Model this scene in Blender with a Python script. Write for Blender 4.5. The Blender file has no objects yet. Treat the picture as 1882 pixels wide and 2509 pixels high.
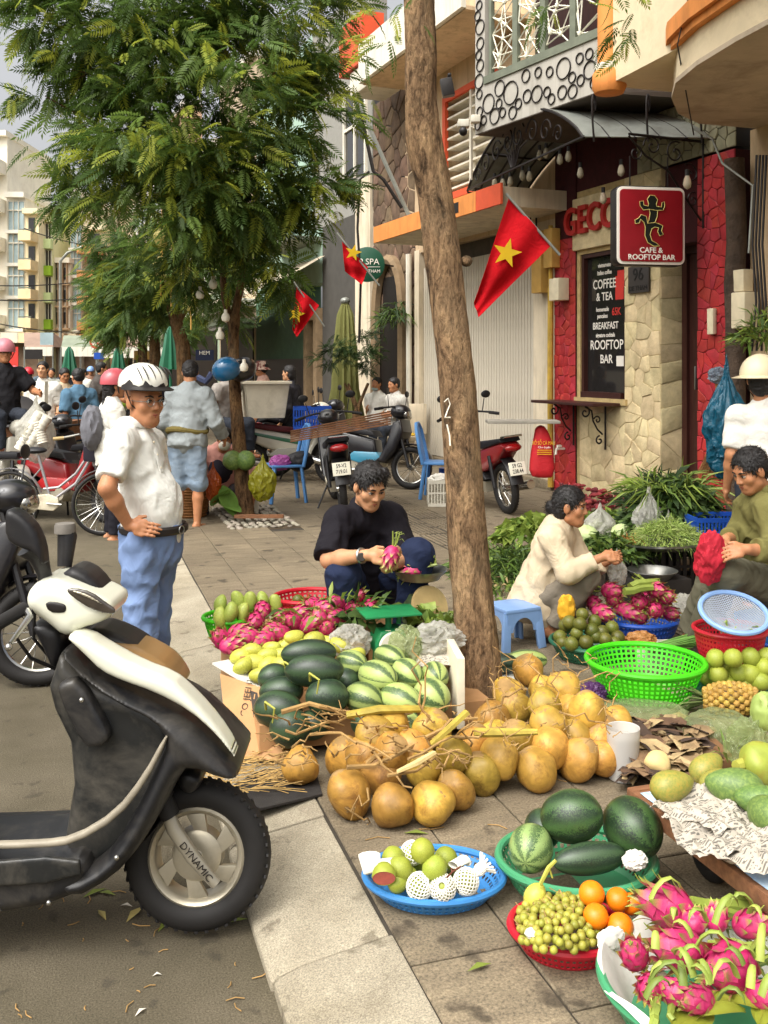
import bpy,bmesh,math,random
import numpy as np
from mathutils import Vector,Matrix,Quaternion
# ---------------------------------------------------------------- camera, sky, sun, exposure
SC=bpy.context.scene
COL=SC.collection
CX,HY,FP,EYE,YAW=941.0,893.0,2400.0,1.62,math.radians(17.5)
CR=Vector((math.cos(YAW),-math.sin(YAW),0));CF=Vector((math.sin(YAW),math.cos(YAW),0));UP=Vector((0,0,1))
cd=bpy.data.cameras.new('camera');cam=bpy.data.objects.new('camera',cd);COL.objects.link(cam)
cd.sensor_fit='VERTICAL';cd.sensor_height=24.0;cd.lens=24.0*FP/2509.0
cd.shift_y=-(2509/2-HY)/2509.0;cd.shift_x=0.0
cd.clip_start=0.05;cd.clip_end=600
cam.location=(0,0,EYE);cam.rotation_euler=(math.pi/2,0,-YAW)
SC.camera=cam
SUN_EL,SUN_AZ=math.radians(56),math.radians(-122)
w=bpy.data.worlds.new('World');SC.world=w;w.use_nodes=True
nt=w.node_tree;bg=nt.nodes['Background']
sky=nt.nodes.new('ShaderNodeTexSky');sky.sky_type='NISHITA';sky.sun_disc=False
sky.sun_elevation=SUN_EL;sky.sun_rotation=SUN_AZ
sky.air_density=0.8;sky.dust_density=8.0;sky.ozone_density=0.6
hz=nt.nodes.new('ShaderNodeHueSaturation');hz.inputs['Saturation'].default_value=0.12;hz.inputs['Value'].default_value=1.15
nt.links.new(sky.outputs[0],hz.inputs['Color']);nt.links.new(hz.outputs[0],bg.inputs[0]);bg.inputs[1].default_value=0.15
sl=bpy.data.lights.new('sun','SUN');sl.energy=1.4;sl.angle=math.radians(85);sl.color=(1.0,0.9,0.72)
so=bpy.data.objects.new('sun',sl);COL.objects.link(so)
sd=Vector((math.sin(SUN_AZ)*math.cos(SUN_EL),math.cos(SUN_AZ)*math.cos(SUN_EL),math.sin(SUN_EL)))
so.rotation_euler=sd.to_track_quat('Z','Y').to_euler();so.location=(4,10,14)
SC.view_settings.view_transform='Standard';SC.view_settings.look='None'
SC.view_settings.exposure=0.7;SC.view_settings.gamma=1.0;SC.view_settings.use_curve_mapping=False
SC.cycles.use_denoising=True
SC.cycles.max_bounces=6;SC.cycles.transparent_max_bounces=12;SC.cycles.caustics_reflective=False;SC.cycles.caustics_refractive=False
SC.cycles.sample_clamp_indirect=4.0
# ---------------------------------------------------------------- where a sight line meets a real plane
def ray(px,py):
 return CF+CR*((px-CX)/FP)+UP*(-(py-HY)/FP)
def K(px,py,d):
 return Vector((0,0,EYE))+ray(px,py)*d
def G(px,py,z=0.0):
 return K(px,py,(EYE-z)*FP/(py-HY))
def FX(px,py,X):
 r=ray(px,py);return Vector((0,0,EYE))+r*(X/r.x)
def FY(px,py,Y):
 r=ray(px,py);return Vector((0,0,EYE))+r*(Y/r.y)
def mpp(d):return d/FP
# ---------------------------------------------------------------- materials
def lin(c):
 def f(v):
  v/=255.0
  return v/12.92 if v<=0.04045 else((v+0.055)/1.055)**2.4
 return tuple(f(v)for v in c)
def hx(h):
 h=h.lstrip('#');return lin((int(h[0:2],16),int(h[2:4],16),int(h[4:6],16)))
MATS={}
def newmat(name):
 m=bpy.data.materials.new(name);m.use_nodes=True
 nt=m.node_tree;b=nt.nodes['Principled BSDF']
 return m,nt,b
def ramp(nt,fac,stops):
 r=nt.nodes.new('ShaderNodeValToRGB');e=r.color_ramp.elements
 while len(e)<len(stops):e.new(0.5)
 for el,(p,c)in zip(e,stops):
  el.position=p;el.color=(*c,1)
 nt.links.new(fac,r.inputs[0]);return r.outputs[0]
def texco(nt,which='Object'):
 t=nt.nodes.new('ShaderNodeTexCoord');return t.outputs[which]
def noise_tex(nt,co,scale,detail=4,rough=0.6,dist=0.0,stretch=None):
 n=nt.nodes.new('ShaderNodeTexNoise');n.inputs['Scale'].default_value=scale
 n.inputs['Detail'].default_value=detail;n.inputs['Roughness'].default_value=rough;n.inputs['Distortion'].default_value=dist
 if stretch:
  mp=nt.nodes.new('ShaderNodeMapping');mp.inputs['Scale'].default_value=stretch
  nt.links.new(co,mp.inputs[0]);co=mp.outputs[0]
 nt.links.new(co,n.inputs['Vector']);return n.outputs['Fac']
def math_node(nt,op,a,b=None,c=None):
 n=nt.nodes.new('ShaderNodeMath');n.operation=op
 for i,v in enumerate((a,b,c)):
  if v is None:continue
  if hasattr(v,'is_output'):nt.links.new(v,n.inputs[i])
  else:n.inputs[i].default_value=v
 return n.outputs[0]
def mixc(nt,fac,a,b,mode='MIX'):
 n=nt.nodes.new('ShaderNodeMix');n.data_type='RGBA';n.blend_type=mode
 for i,v in((0,fac),(6,a),(7,b)):
  if hasattr(v,'is_output'):nt.links.new(v,n.inputs[i])
  elif i==0:n.inputs[0].default_value=v
  else:n.inputs[i].default_value=(*v,1)
 return n.outputs[2]
def bump(nt,b,h,strength=0.3,dist=0.01):
 n=nt.nodes.new('ShaderNodeBump');n.inputs['Strength'].default_value=strength;n.inputs['Distance'].default_value=dist
 nt.links.new(h,n.inputs['Height']);nt.links.new(n.outputs[0],b.inputs['Normal'])
def M(name,col=None,rough=0.6,var=0.12,scale=6,bmp=0.0,bscale=80,bdist=0.004,metal=0.0,spec=0.4,coat=0.0,col2=None,lo=0.35,hi=0.65,
 vcol=False,rnd=0.0,dirt=None,dirt_amt=0.35,dirt_scale=3,sss=0.0,stretch=None,trans=0.0,alpha=1.0,detail=5,weave=0.0,twoside=0.0,wrinkle=False,streak=False):
 if name in MATS:return MATS[name]
 m,nt,b=newmat(name)
 c=hx(col)if isinstance(col,str)else(col or(0.5,0.5,0.5))
 co=texco(nt)
 n=noise_tex(nt,co,scale,detail,0.6,0.3,stretch)
 if vcol:
  a=nt.nodes.new('ShaderNodeVertexColor');a.layer_name='Col'
  v=ramp(nt,n,[(lo,(1-var,)*3),(hi,(1+var,)*3)])
  base=mixc(nt,1.0,a.outputs[0],v,'MULTIPLY')
 else:
  if col2 is not None:
   c2=hx(col2)if isinstance(col2,str)else col2
   base=ramp(nt,n,[(lo,c),(hi,c2)])
  else:
   base=ramp(nt,n,[(lo,tuple(x*(1-var)for x in c)),(hi,tuple(min(1,x*(1+var))for x in c))])
 if dirt is not None:
  dn=noise_tex(nt,co,dirt_scale,7,0.7,0.5,(2.2,2.2,0.25)if streak else None)
  f=ramp(nt,dn,[(0.48,(0,0,0)),(0.72,(dirt_amt,)*3)])
  base=mixc(nt,f,base,hx(dirt)if isinstance(dirt,str)else dirt)
 if rnd:
  oi=nt.nodes.new('ShaderNodeObjectInfo')
  hs=nt.nodes.new('ShaderNodeHueSaturation')
  nt.links.new(math_node(nt,'MULTIPLY_ADD',oi.outputs['Random'],rnd*2,1-rnd),hs.inputs['Value'])
  r2=math_node(nt,'FRACT',math_node(nt,'MULTIPLY',oi.outputs['Random'],7.31))
  nt.links.new(math_node(nt,'MULTIPLY_ADD',r2,rnd*0.12,0.5-rnd*0.06),hs.inputs['Hue'])
  nt.links.new(base,hs.inputs['Color']);base=hs.outputs[0]
 nt.links.new(base,b.inputs['Base Color'])
 b.inputs['Roughness'].default_value=rough;b.inputs['Metallic'].default_value=metal
 b.inputs['Specular IOR Level'].default_value=spec;b.inputs['Coat Weight'].default_value=coat
 if coat:b.inputs['Coat Roughness'].default_value=0.12
 if sss:
  b.inputs['Subsurface Weight'].default_value=sss;b.inputs['Subsurface Radius'].default_value=(0.02,0.008,0.004);b.inputs['Subsurface Scale'].default_value=0.4
 if trans:b.inputs['Transmission Weight'].default_value=trans;b.inputs['IOR'].default_value=1.15
 if alpha<1:b.inputs['Alpha'].default_value=alpha
 if bmp:
  bn=noise_tex(nt,co,bscale,3 if wrinkle else 5,0.5 if wrinkle else 0.65,1.6 if wrinkle else 0.2,stretch)
  if wrinkle:bn=math_node(nt,'ADD',math_node(nt,'ABSOLUTE',math_node(nt,'SUBTRACT',bn,0.5)),math_node(nt,'MULTIPLY',noise_tex(nt,co,400,2,0.5),0.02))
  bump(nt,b,bn,bmp,bdist)
 if twoside:
  tr=nt.nodes.new('ShaderNodeBsdfTranslucent');nt.links.new(base,tr.inputs[0])
  mx=nt.nodes.new('ShaderNodeMixShader');mx.inputs[0].default_value=twoside
  out=nt.nodes['Material Output']
  nt.links.new(b.outputs[0],mx.inputs[1]);nt.links.new(tr.outputs[0],mx.inputs[2]);nt.links.new(mx.outputs[0],out.inputs[0])
 MATS[name]=m;return m
# ---------------------------------------------------------------- objects
ROOTM={}
def tag(o,label=None,cat=None,group=None,kind=None):
 if label:o['label']=label
 if cat:o['category']=cat
 if group:o['group']=group
 if kind:o['kind']=kind
 return o
def thing(name,label,cat,loc=(0,0,0),rot=None,group=None):
 o=bpy.data.objects.new(name,None);COL.objects.link(o);o.empty_display_size=0.1
 m=Matrix.Translation(Vector(loc))
 if rot is not None:m=m@(rot.to_4x4()if isinstance(rot,Matrix)else Matrix.Rotation(rot,4,'Z'))
 o.matrix_world=m;ROOTM[o.name]=m
 return tag(o,label,cat,group)
def link(name,me,mats=None,parent=None,mat4=None):
 o=bpy.data.objects.new(name,me);COL.objects.link(o)
 if mats is not None and not me.materials:
  for m in(mats if isinstance(mats,(list,tuple))else[mats]):me.materials.append(m)
 if parent is not None:o.parent=parent
 if mat4 is not None:o.matrix_basis=mat4
 return o
def copy_tree(o,parent=None,name=None):
 c=o.copy();COL.objects.link(c);c.parent=parent
 if o.name in ROOTM:ROOTM[c.name]=ROOTM[o.name]
 for ch in o.children:copy_tree(ch,c)
 return c
def frame(x,z=UP):
 """rotation whose local X is x, local Z near z"""
 x=Vector(x).normalized();z=Vector(z);y=z.cross(x)
 if y.length<1e-5:y=Vector((0,1,0)).cross(x)
 y.normalize();z=x.cross(y)
 return Matrix((x,y,z)).transposed()
class MB:
 """collects shapes; build() links them as one mesh object"""
 def __init__(s):s.v=[];s.f=[];s.m=[];s.c=[];s.col=None;s.mi=0
 def add(s,vs,fs):
  o=len(s.v)
  s.v+=[tuple(v)for v in vs];s.f+=[tuple(i+o for i in f)for f in fs];s.m+=[s.mi]*len(fs)
  s.c+=[s.col or(1,1,1)]*len(vs);return s
 def box(s,c,size,R=None):
  c=Vector(c);hx_,hy_,hz_=(k/2 for k in size)
  p=[Vector((x*hx_,y*hy_,z*hz_))for z in(-1,1)for y in(-1,1)for x in(-1,1)]
  if R is not None:p=[R@q for q in p]
  return s.add([c+q for q in p],[(0,2,3,1),(4,5,7,6),(0,1,5,4),(2,6,7,3),(0,4,6,2),(1,3,7,5)])
 def bar(s,a,b,w,h,up=UP):
  a=Vector(a);b=Vector(b);R=frame(b-a,up)
  return s.box((a+b)/2,((b-a).length,w,h),R)
 def tube(s,pts,r,n=8,cap=True,flat=1.0,up=None):
  pts=[Vector(p)for p in pts];rs=r if isinstance(r,(list,tuple))else[r]*len(pts)
  base=len(s.v);vs=[];fs=[]
  prev=None
  for i,p in enumerate(pts):
   t=(pts[min(i+1,len(pts)-1)]-pts[max(i-1,0)])
   if t.length<1e-9:t=Vector((0,0,1))
   t.normalize()
   if prev is None:
    a=Vector(up)if up is not None else(Vector((0,0,1))if abs(t.z)<0.9 else Vector((1,0,0)))
   else:a=prev
   a=a-t*a.dot(t)
   if a.length<1e-6:a=t.orthogonal()
   a.normalize();prev=a;b2=t.cross(a)
   for k in range(n):
    an=2*math.pi*k/n
    vs.append(p+(a*math.cos(an)*flat+b2*math.sin(an))*rs[i])
  for i in range(len(pts)-1):
   for k in range(n):
    k2=(k+1)%n
    fs.append((i*n+k,i*n+k2,(i+1)*n+k2,(i+1)*n+k))
  if cap:
   fs.append(tuple(reversed(range(n))));e=(len(pts)-1)*n;fs.append(tuple(e+k for k in range(n)))
  return s.add(vs,fs)
 def ring(s,c,R,r,axis=(0,0,1),n=24,m=6,sx=1.0):
  Rm=frame(Vector(axis).orthogonal(),axis);c=Vector(c)
  vs=[];fs=[]
  for i in range(n):
   a=2*math.pi*i/n
   for j in range(m):
    b=2*math.pi*j/m
    q=Vector(((R+r*math.cos(b))*math.cos(a)*sx,(R+r*math.cos(b))*math.sin(a),r*math.sin(b)))
    vs.append(c+Rm@q)
  for i in range(n):
   for j in range(m):
    fs.append((i*m+j,((i+1)%n)*m+j,((i+1)%n)*m+(j+1)%m,i*m+(j+1)%m))
  return s.add(vs,fs)
 def lathe(s,prof,c=(0,0,0),n=24,R=None,closed=False,sx=1.0,sy=1.0):
  c=Vector(c);vs=[];fs=[];k=len(prof)
  for i in range(n):
   a=2*math.pi*i/n
   for(r,z)in prof:
    q=Vector((r*math.cos(a)*sx,r*math.sin(a)*sy,z))
    vs.append(c+(R@q if R is not None else q))
  for i in range(n):
   i2=(i+1)%n
   for j in range(k-1+(1 if closed else 0)):
    j2=(j+1)%k
    fs.append((i*k+j,i2*k+j,i2*k+j2,i*k+j2))
  return s.add(vs,fs)
 def ell(s,c,r,R=None,n=12,m=8):
  prof=[(math.sin(math.pi*j/m),-math.cos(math.pi*j/m))for j in range(m+1)]
  c=Vector(c);vs=[];fs=[]
  for i in range(n):
   a=2*math.pi*i/n
   for(q,z)in prof:
    p=Vector((q*math.cos(a)*r[0],q*math.sin(a)*r[1],z*r[2]))
    vs.append(c+(R@p if R is not None else p))
  k=m+1
  for i in range(n):
   i2=(i+1)%n
   for j in range(m):fs.append((i*k+j,i2*k+j,i2*k+j+1,i*k+j+1))
  return s.add(vs,fs)
 def prism(s,poly,off):
  """polygon (list of points) extruded by vector off"""
  n=len(poly);off=Vector(off);a=[Vector(p)for p in poly]
  vs=a+[p+off for p in a]
  fs=[tuple(range(n))[::-1],tuple(range(n,2*n))]+[(i,(i+1)%n,n+(i+1)%n,n+i)for i in range(n)]
  return s.add(vs,fs)
 def quad(s,*p):return s.add(p,[tuple(range(len(p)))])
 def grid(s,rows):
  """rows of points -> sheet"""
  k=len(rows[0]);vs=[p for r in rows for p in r]
  return s.add(vs,[(i*k+j,i*k+j+1,(i+1)*k+j+1,(i+1)*k+j)for i in range(len(rows)-1)for j in range(k-1)])
 def mesh(s,name,M4=None,smooth=True,angle=40,vcol=False,bevel=0.0,merge=False,solid=0.0):
  me=bpy.data.meshes.new(name)
  v=s.v if M4 is None else[tuple(M4@Vector(p))for p in s.v]
  me.from_pydata(v,[],s.f)
  if any(s.m):me.polygons.foreach_set('material_index',s.m)
  if vcol:
   at=me.color_attributes.new('Col','FLOAT_COLOR','POINT')
   at.data.foreach_set('color',np.array([(*c,1.0)for c in s.c],dtype=np.float32).ravel())
  if bevel or merge or solid:
   bm=bmesh.new();bm.from_mesh(me)
   bmesh.ops.remove_doubles(bm,verts=bm.verts,dist=1e-5)
   if solid:bmesh.ops.solidify(bm,geom=bm.faces[:],thickness=solid)
   if bevel:
    bmesh.ops.recalc_face_normals(bm,faces=bm.faces)
    es=[e for e in bm.edges if len(e.link_faces)==2 and e.calc_face_angle(0)>0.5]
    bmesh.ops.bevel(bm,geom=es,offset=bevel,segments=2,profile=0.6,affect='EDGES',clamp_overlap=True)
   bm.to_mesh(me);bm.free()
  if smooth:
   me.polygons.foreach_set('use_smooth',[True]*len(me.polygons));me.set_sharp_from_angle(angle=math.radians(angle))
  me.update();return me
 def build(s,name,mats,parent=None,local=False,**kw):
  M4=None
  if parent is not None and not local:
   p=parent
   while p.parent is not None and p.name not in ROOTM:p=p.parent
   M4=ROOTM.get(p.name,Matrix()).inverted()
  return link(name,s.mesh(name,M4,**kw),mats,parent)
def top(mb,name,mats,label,cat,group=None,kind=None,**kw):
 """a thing of one mesh with its origin at its base"""
 P=np.array(mb.v);c=Vector((P[:,0].mean(),P[:,1].mean(),P[:,2].min()))
 me=mb.mesh(name,Matrix.Translation(-c),**kw)
 o=link(name,me,mats);o.location=c
 return tag(o,label,cat,group,kind)
def text(body,parent,mat,origin,xdir,updir,height,align='CENTER',ext=0.002,name='lettering',bold=0.0,width=1.0,spacing=1.0):
 """flat lettering as real raised letters; origin is a world point"""
 cu=bpy.data.curves.new(name,'FONT');cu.body=body;cu.size=height/0.72;cu.align_x=align;cu.align_y='CENTER'
 cu.extrude=ext;cu.offset=bold;cu.space_character=spacing;cu.resolution_u=3
 cu.materials.append(mat)
 o=bpy.data.objects.new(name,cu);COL.objects.link(o)
 me=bpy.data.meshes.new_from_object(o);bpy.data.objects.remove(o);me.name=name
 o=bpy.data.objects.new(name,me);COL.objects.link(o)
 x=Vector(xdir).normalized();y=Vector(updir).normalized();z=x.cross(y)
 m=Matrix.Translation(Vector(origin))@Matrix((x,y,z)).transposed().to_4x4()@Matrix.Diagonal((width,1,1,1))
 if parent is not None:
  o.parent=parent;p=parent
  while p.parent is not None and p.name not in ROOTM:p=p.parent
  m=ROOTM.get(p.name,Matrix()).inverted()@m
 o.matrix_basis=m
 return o
# ---------------------------------------------------------------- smooth solids (bodies, cloth) from blended volumes
def cap_(a,b,ra,rb,k=0.02,m=0,flat=None,sub=False):return dict(t='c',a=Vector(a),b=Vector(b),ra=ra,rb=rb,k=k,m=m,flat=flat,sub=sub)
def ell_(c,r,R=None,k=0.02,m=0,sub=False):return dict(t='e',c=Vector(c),r=r,R=R,k=k,m=m,sub=sub,flat=None)
def surf(prims,res,noise=None):
 lo=np.full(3,1e9);hi=np.full(3,-1e9);B=[]
 for p in prims:
  if p['t']=='c':
   pa,pb=np.array(p['a']),np.array(p['b']);l=np.minimum(pa-p['ra'],pb-p['rb']);h=np.maximum(pa+p['ra'],pb+p['rb'])
  else:
   mr=max(p['r']);c=np.array(p['c']);l=c-mr;h=c+mr
   if p['R']is not None:
    Rm=np.abs(np.array(p['R']))@np.array(p['r']);l=c-Rm;h=c+Rm
   else:l=c-np.array(p['r']);h=c+np.array(p['r'])
  B.append((l,h))
  if not p['sub']:lo=np.minimum(lo,l);hi=np.maximum(hi,h)
 lo-=3*res+0.01;hi+=3*res+0.01
 n=np.ceil((hi-lo)/res).astype(int)+1
 D=np.full(n,1.0,dtype=np.float32);MT=np.zeros(n,dtype=np.int8)
 ax=[lo[i]+res*np.arange(n[i])for i in range(3)]
 for p,(l,h)in zip(prims,B):
  mg=p['k']+3*res
  i0=np.clip(np.floor((l-mg-lo)/res).astype(int),0,n-1);i1=np.clip(np.ceil((h+mg-lo)/res).astype(int)+1,1,n)
  if np.any(i1<=i0):continue
  sl=tuple(slice(i0[q],i1[q])for q in range(3))
  X,Y,Z=np.meshgrid(ax[0][sl[0]],ax[1][sl[1]],ax[2][sl[2]],indexing='ij')
  if p['t']=='c':
   a=p['a'];ab=p['b']-p['a'];L2=max(ab.length_squared,1e-9)
   t=((X-a.x)*ab.x+(Y-a.y)*ab.y+(Z-a.z)*ab.z)/L2;tc=np.clip(t,0,1)
   d=np.sqrt((X-a.x-tc*ab.x)**2+(Y-a.y-tc*ab.y)**2+(Z-a.z-tc*ab.z)**2)-(p['ra']+(p['rb']-p['ra'])*tc)
   if p['flat']:
    L=math.sqrt(L2)
    if 'b' in p['flat']:d=np.maximum(d,(t-1)*L)
    if 'a' in p['flat']:d=np.maximum(d,-t*L)
  else:
   c=p['c'];r=p['r'];q=[X-c.x,Y-c.y,Z-c.z]
   if p['R']is not None:
    R=p['R'];q=[R[0][i]*q[0]+R[1][i]*q[1]+R[2][i]*q[2]for i in range(3)]
   k0=np.sqrt((q[0]/r[0])**2+(q[1]/r[1])**2+(q[2]/r[2])**2)
   k1=np.sqrt((q[0]/r[0]**2)**2+(q[1]/r[1]**2)**2+(q[2]/r[2]**2)**2)+1e-9
   d=k0*(k0-1)/k1
  d=d.astype(np.float32);S=D[sl]
  k=max(p['k'],1e-4)
  if p['sub']:
   h_=np.clip(0.5-0.5*(S+d)/k,0,1);D[sl]=S*(1-h_)-d*h_+k*h_*(1-h_)
  else:
   MT[sl][d<S]=p['m']
   h_=np.clip(0.5+0.5*(S-d)/k,0,1);D[sl]=S*(1-h_)+d*h_-k*h_*(1-h_)
 if noise is not None:
  amp,fr,seed=noise
  rs=np.random.RandomState(seed);X,Y,Z=np.meshgrid(*ax,indexing='ij',sparse=True)
  N=np.zeros(n,dtype=np.float32)
  for o in range(3):
   ph=rs.rand(6)*6.28;f=fr*(1.7**o)
   N+=(np.sin(X*f+ph[0]+1.6*np.sin(Z*f*0.6+ph[1]))*np.sin(Y*f+ph[2]+1.4*np.sin(X*f*0.5+ph[3]))+np.sin(Z*f*1.1+ph[4]+1.8*np.sin((X+Y)*f*0.7+ph[5])))/(1.5**o)
  D=D+amp*(np.abs(N)-0.8)
 return nets(D,MT,lo,res)
def nets(D,MT,lo,res):
 n=np.array(D.shape);s=D<0
 tot=sum(s[i:n[0]-1+i,j:n[1]-1+j,k:n[2]-1+k].astype(np.int8)for i in(0,1)for j in(0,1)for k in(0,1))
 act=(tot>0)&(tot<8);idx=np.argwhere(act)
 P=np.zeros((len(idx),3));C=np.zeros(len(idx))
 corners=[(i,j,k)for i in(0,1)for j in(0,1)for k in(0,1)]
 for a in corners:
  for q in range(3):
   if a[q]:continue
   b=list(a);b[q]=1
   da=D[idx[:,0]+a[0],idx[:,1]+a[1],idx[:,2]+a[2]];db=D[idx[:,0]+b[0],idx[:,1]+b[1],idx[:,2]+b[2]]
   mk=(da<0)!=(db<0);t=np.where(mk,da/(da-db+1e-12),0)
   pt=idx+np.array(a,float);pt[:,q]+=t
   P+=pt*mk[:,None];C+=mk
 P=lo+(P/C[:,None])*res
 vid=np.full(n-1,-1,dtype=np.int64);vid[act]=np.arange(len(idx))
 F=[]
 for q in range(3):
  o1,o2=[(1,2),(2,0),(0,1)][q]
  sa=[slice(None)]*3;sb=[slice(None)]*3;sa[q]=slice(0,-1);sb[q]=slice(1,None)
  df=s[tuple(sa)]!=s[tuple(sb)];e=np.argwhere(df)
  e=e[(e[:,o1]>0)&(e[:,o2]>0)&(e[:,o1]<n[o1]-1)&(e[:,o2]<n[o2]-1)]
  inside=s[e[:,0],e[:,1],e[:,2]]
  def cell(d1,d2):
   c=e.copy();c[:,o1]-=d1;c[:,o2]-=d2;return vid[c[:,0],c[:,1],c[:,2]]
  Q=np.stack([cell(1,1),cell(0,1),cell(0,0),cell(1,0)],1)
  Q[~inside]=Q[~inside][:,::-1];F.append(Q)
 F=np.concatenate(F);F=F[(F>=0).all(1)]
 mt=MT[idx[:,0],idx[:,1],idx[:,2]]
 return P,F,mt
def surf_mesh(name,parts,M4=None):
 """parts: list of (P, F, mat) to join in one mesh"""
 o=0;Ps=[];Fs=[];Ms=[]
 for P,F,mt in parts:
  Ps.append(P);Fs.append(F+o);Ms.append(mt[F[:,0]]);o+=len(P)
 P=np.concatenate(Ps);F=np.concatenate(Fs);Mi=np.concatenate(Ms)
 if M4 is not None:
  A=np.array(M4);P=P@A[:3,:3].T+A[:3,3]
 me=bpy.data.meshes.new(name);nf=len(F)
 me.vertices.add(len(P));me.vertices.foreach_set('co',P.astype(np.float32).ravel())
 me.loops.add(nf*4);me.loops.foreach_set('vertex_index',F.astype(np.int32).ravel())
 me.polygons.add(nf);me.polygons.foreach_set('loop_start',np.arange(0,nf*4,4,dtype=np.int32))
 me.polygons.foreach_set('material_index',Mi.astype(np.int32));me.polygons.foreach_set('use_smooth',np.ones(nf,dtype=bool))
 me.update(calc_edges=True);me.validate();return me
def solid(name,prims,res,mats,parent,noise=None):
 M4=ROOTM[parent.name].inverted()if parent is not None and parent.name in ROOTM else None
 return link(name,surf_mesh(name,[surf(prims,res,noise)],M4),mats,parent)
def outline_slab(name,pts,thick,mat,parent,axis,bevel=0.01,local=False,segs=3):
 """closed outline of world points, thickened both ways along axis, rounded rim"""
 ax=Vector(axis).normalized()*(thick/2)
 bm=bmesh.new();a=[bm.verts.new(Vector(p)-ax)for p in pts];b=[bm.verts.new(Vector(p)+ax)for p in pts];n=len(pts)
 bm.faces.new(a[::-1]);bm.faces.new(b)
 for i in range(n):bm.faces.new((a[i],a[(i+1)%n],b[(i+1)%n],b[i]))
 bmesh.ops.recalc_face_normals(bm,faces=bm.faces)
 if bevel:
  es=[e for e in bm.edges if any(len(f.verts)==n and n>4 or len(f.verts)!=4 for f in e.link_faces)]if n!=4 else bm.edges[:]
  bmesh.ops.bevel(bm,geom=es,offset=bevel,segments=segs,profile=0.5,affect='EDGES',clamp_overlap=True)
 me=bpy.data.meshes.new(name)
 if parent is not None and not local:
  p=parent
  while p.parent is not None and p.name not in ROOTM:p=p.parent
  bm.transform(ROOTM[p.name].inverted())
 bm.to_mesh(me);bm.free()
 me.polygons.foreach_set('use_smooth',[True]*len(me.polygons));me.set_sharp_from_angle(angle=math.radians(35))
 return link(name,me,mat,parent)
def chaikin(P,n=2):
 for _ in range(n):P=[q for i in range(len(P))for q in(tuple(np.array(P[i])*.75+np.array(P[(i+1)%len(P)])*.25),tuple(np.array(P[i])*.25+np.array(P[(i+1)%len(P)])*.75))]
 return P
def pillow(name,pts,ex,ey,ez,org,th,mat,parent,R=.08,edge=.35,res=.007,sm=2):
 """outline (2-d, in the ex/ey plane at org) swollen into a rounded panel of thickness th along ez"""
 P=np.array(chaikin(pts,sm));lo=P.min(0)-3*res;hi=P.max(0)+3*res;h=th/2;nx,ny=(np.ceil((hi-lo)/res).astype(int)+1);nz=int(math.ceil((th+6*res)/res))+1
 X,Y=np.meshgrid(lo[0]+res*np.arange(nx),lo[1]+res*np.arange(ny),indexing='ij');d2=np.full(X.shape,1e9);ins=np.zeros(X.shape,bool)
 for i in range(len(P)):
  a,b=P[i],P[(i+1)%len(P)];e=b-a;t=np.clip(((X-a[0])*e[0]+(Y-a[1])*e[1])/max(e@e,1e-12),0,1);d2=np.minimum(d2,(X-a[0]-t*e[0])**2+(Y-a[1]-t*e[1])**2)
  c=((a[1]>Y)!=(b[1]>Y));ins^=c&(X<(b[0]-a[0])*(Y-a[1])/(b[1]-a[1]+1e-12)+a[0])
 d=np.sqrt(d2);d[ins]*=-1;q=np.clip(-d/R,0,1);hh=h*(edge+(1-edge)*np.sqrt(1-(1-q)**2));z=-h-3*res+res*np.arange(nz)
 D=np.maximum(d[:,:,None],np.abs(z)[None,None,:]-hh[:,:,None]);k=min(.012,th*.2);dd=d[:,:,None]+k;zz=np.abs(z)[None,None,:]-hh[:,:,None]+k;D=np.minimum(np.maximum(dd,zz),0)+np.sqrt(np.maximum(dd,0)**2+np.maximum(zz,0)**2)-k
 V,F,mt=nets(D.astype(np.float32),np.zeros(D.shape,np.int8),np.array([lo[0],lo[1],-h-3*res]),res)
 V=V[:,:1]*np.array(ex)+V[:,1:2]*np.array(ey)+V[:,2:]*np.array(ez)+np.array(org)
 if Vector(ex).cross(Vector(ey)).dot(Vector(ez))<0:F=F[:,::-1]
 p=parent
 while p.parent is not None and p.name not in ROOTM:p=p.parent
 return link(name,surf_mesh(name,[(V,F,mt)],ROOTM[p.name].inverted()),mat,parent)
RND=random.Random(7)
ORD=['first','second','third','fourth','fifth','sixth','seventh','eighth','ninth','tenth','eleventh','twelfth','thirteenth','fourteenth','fifteenth','sixteenth','seventeenth','eighteenth','nineteenth','twentieth',
 'twenty-first','twenty-second','twenty-third','twenty-fourth','twenty-fifth','twenty-sixth','twenty-seventh','twenty-eighth','twenty-ninth','thirtieth','thirty-first','thirty-second','thirty-third','thirty-fourth','thirty-fifth','thirty-sixth','thirty-seventh','thirty-eighth','thirty-ninth','fortieth']
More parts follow.
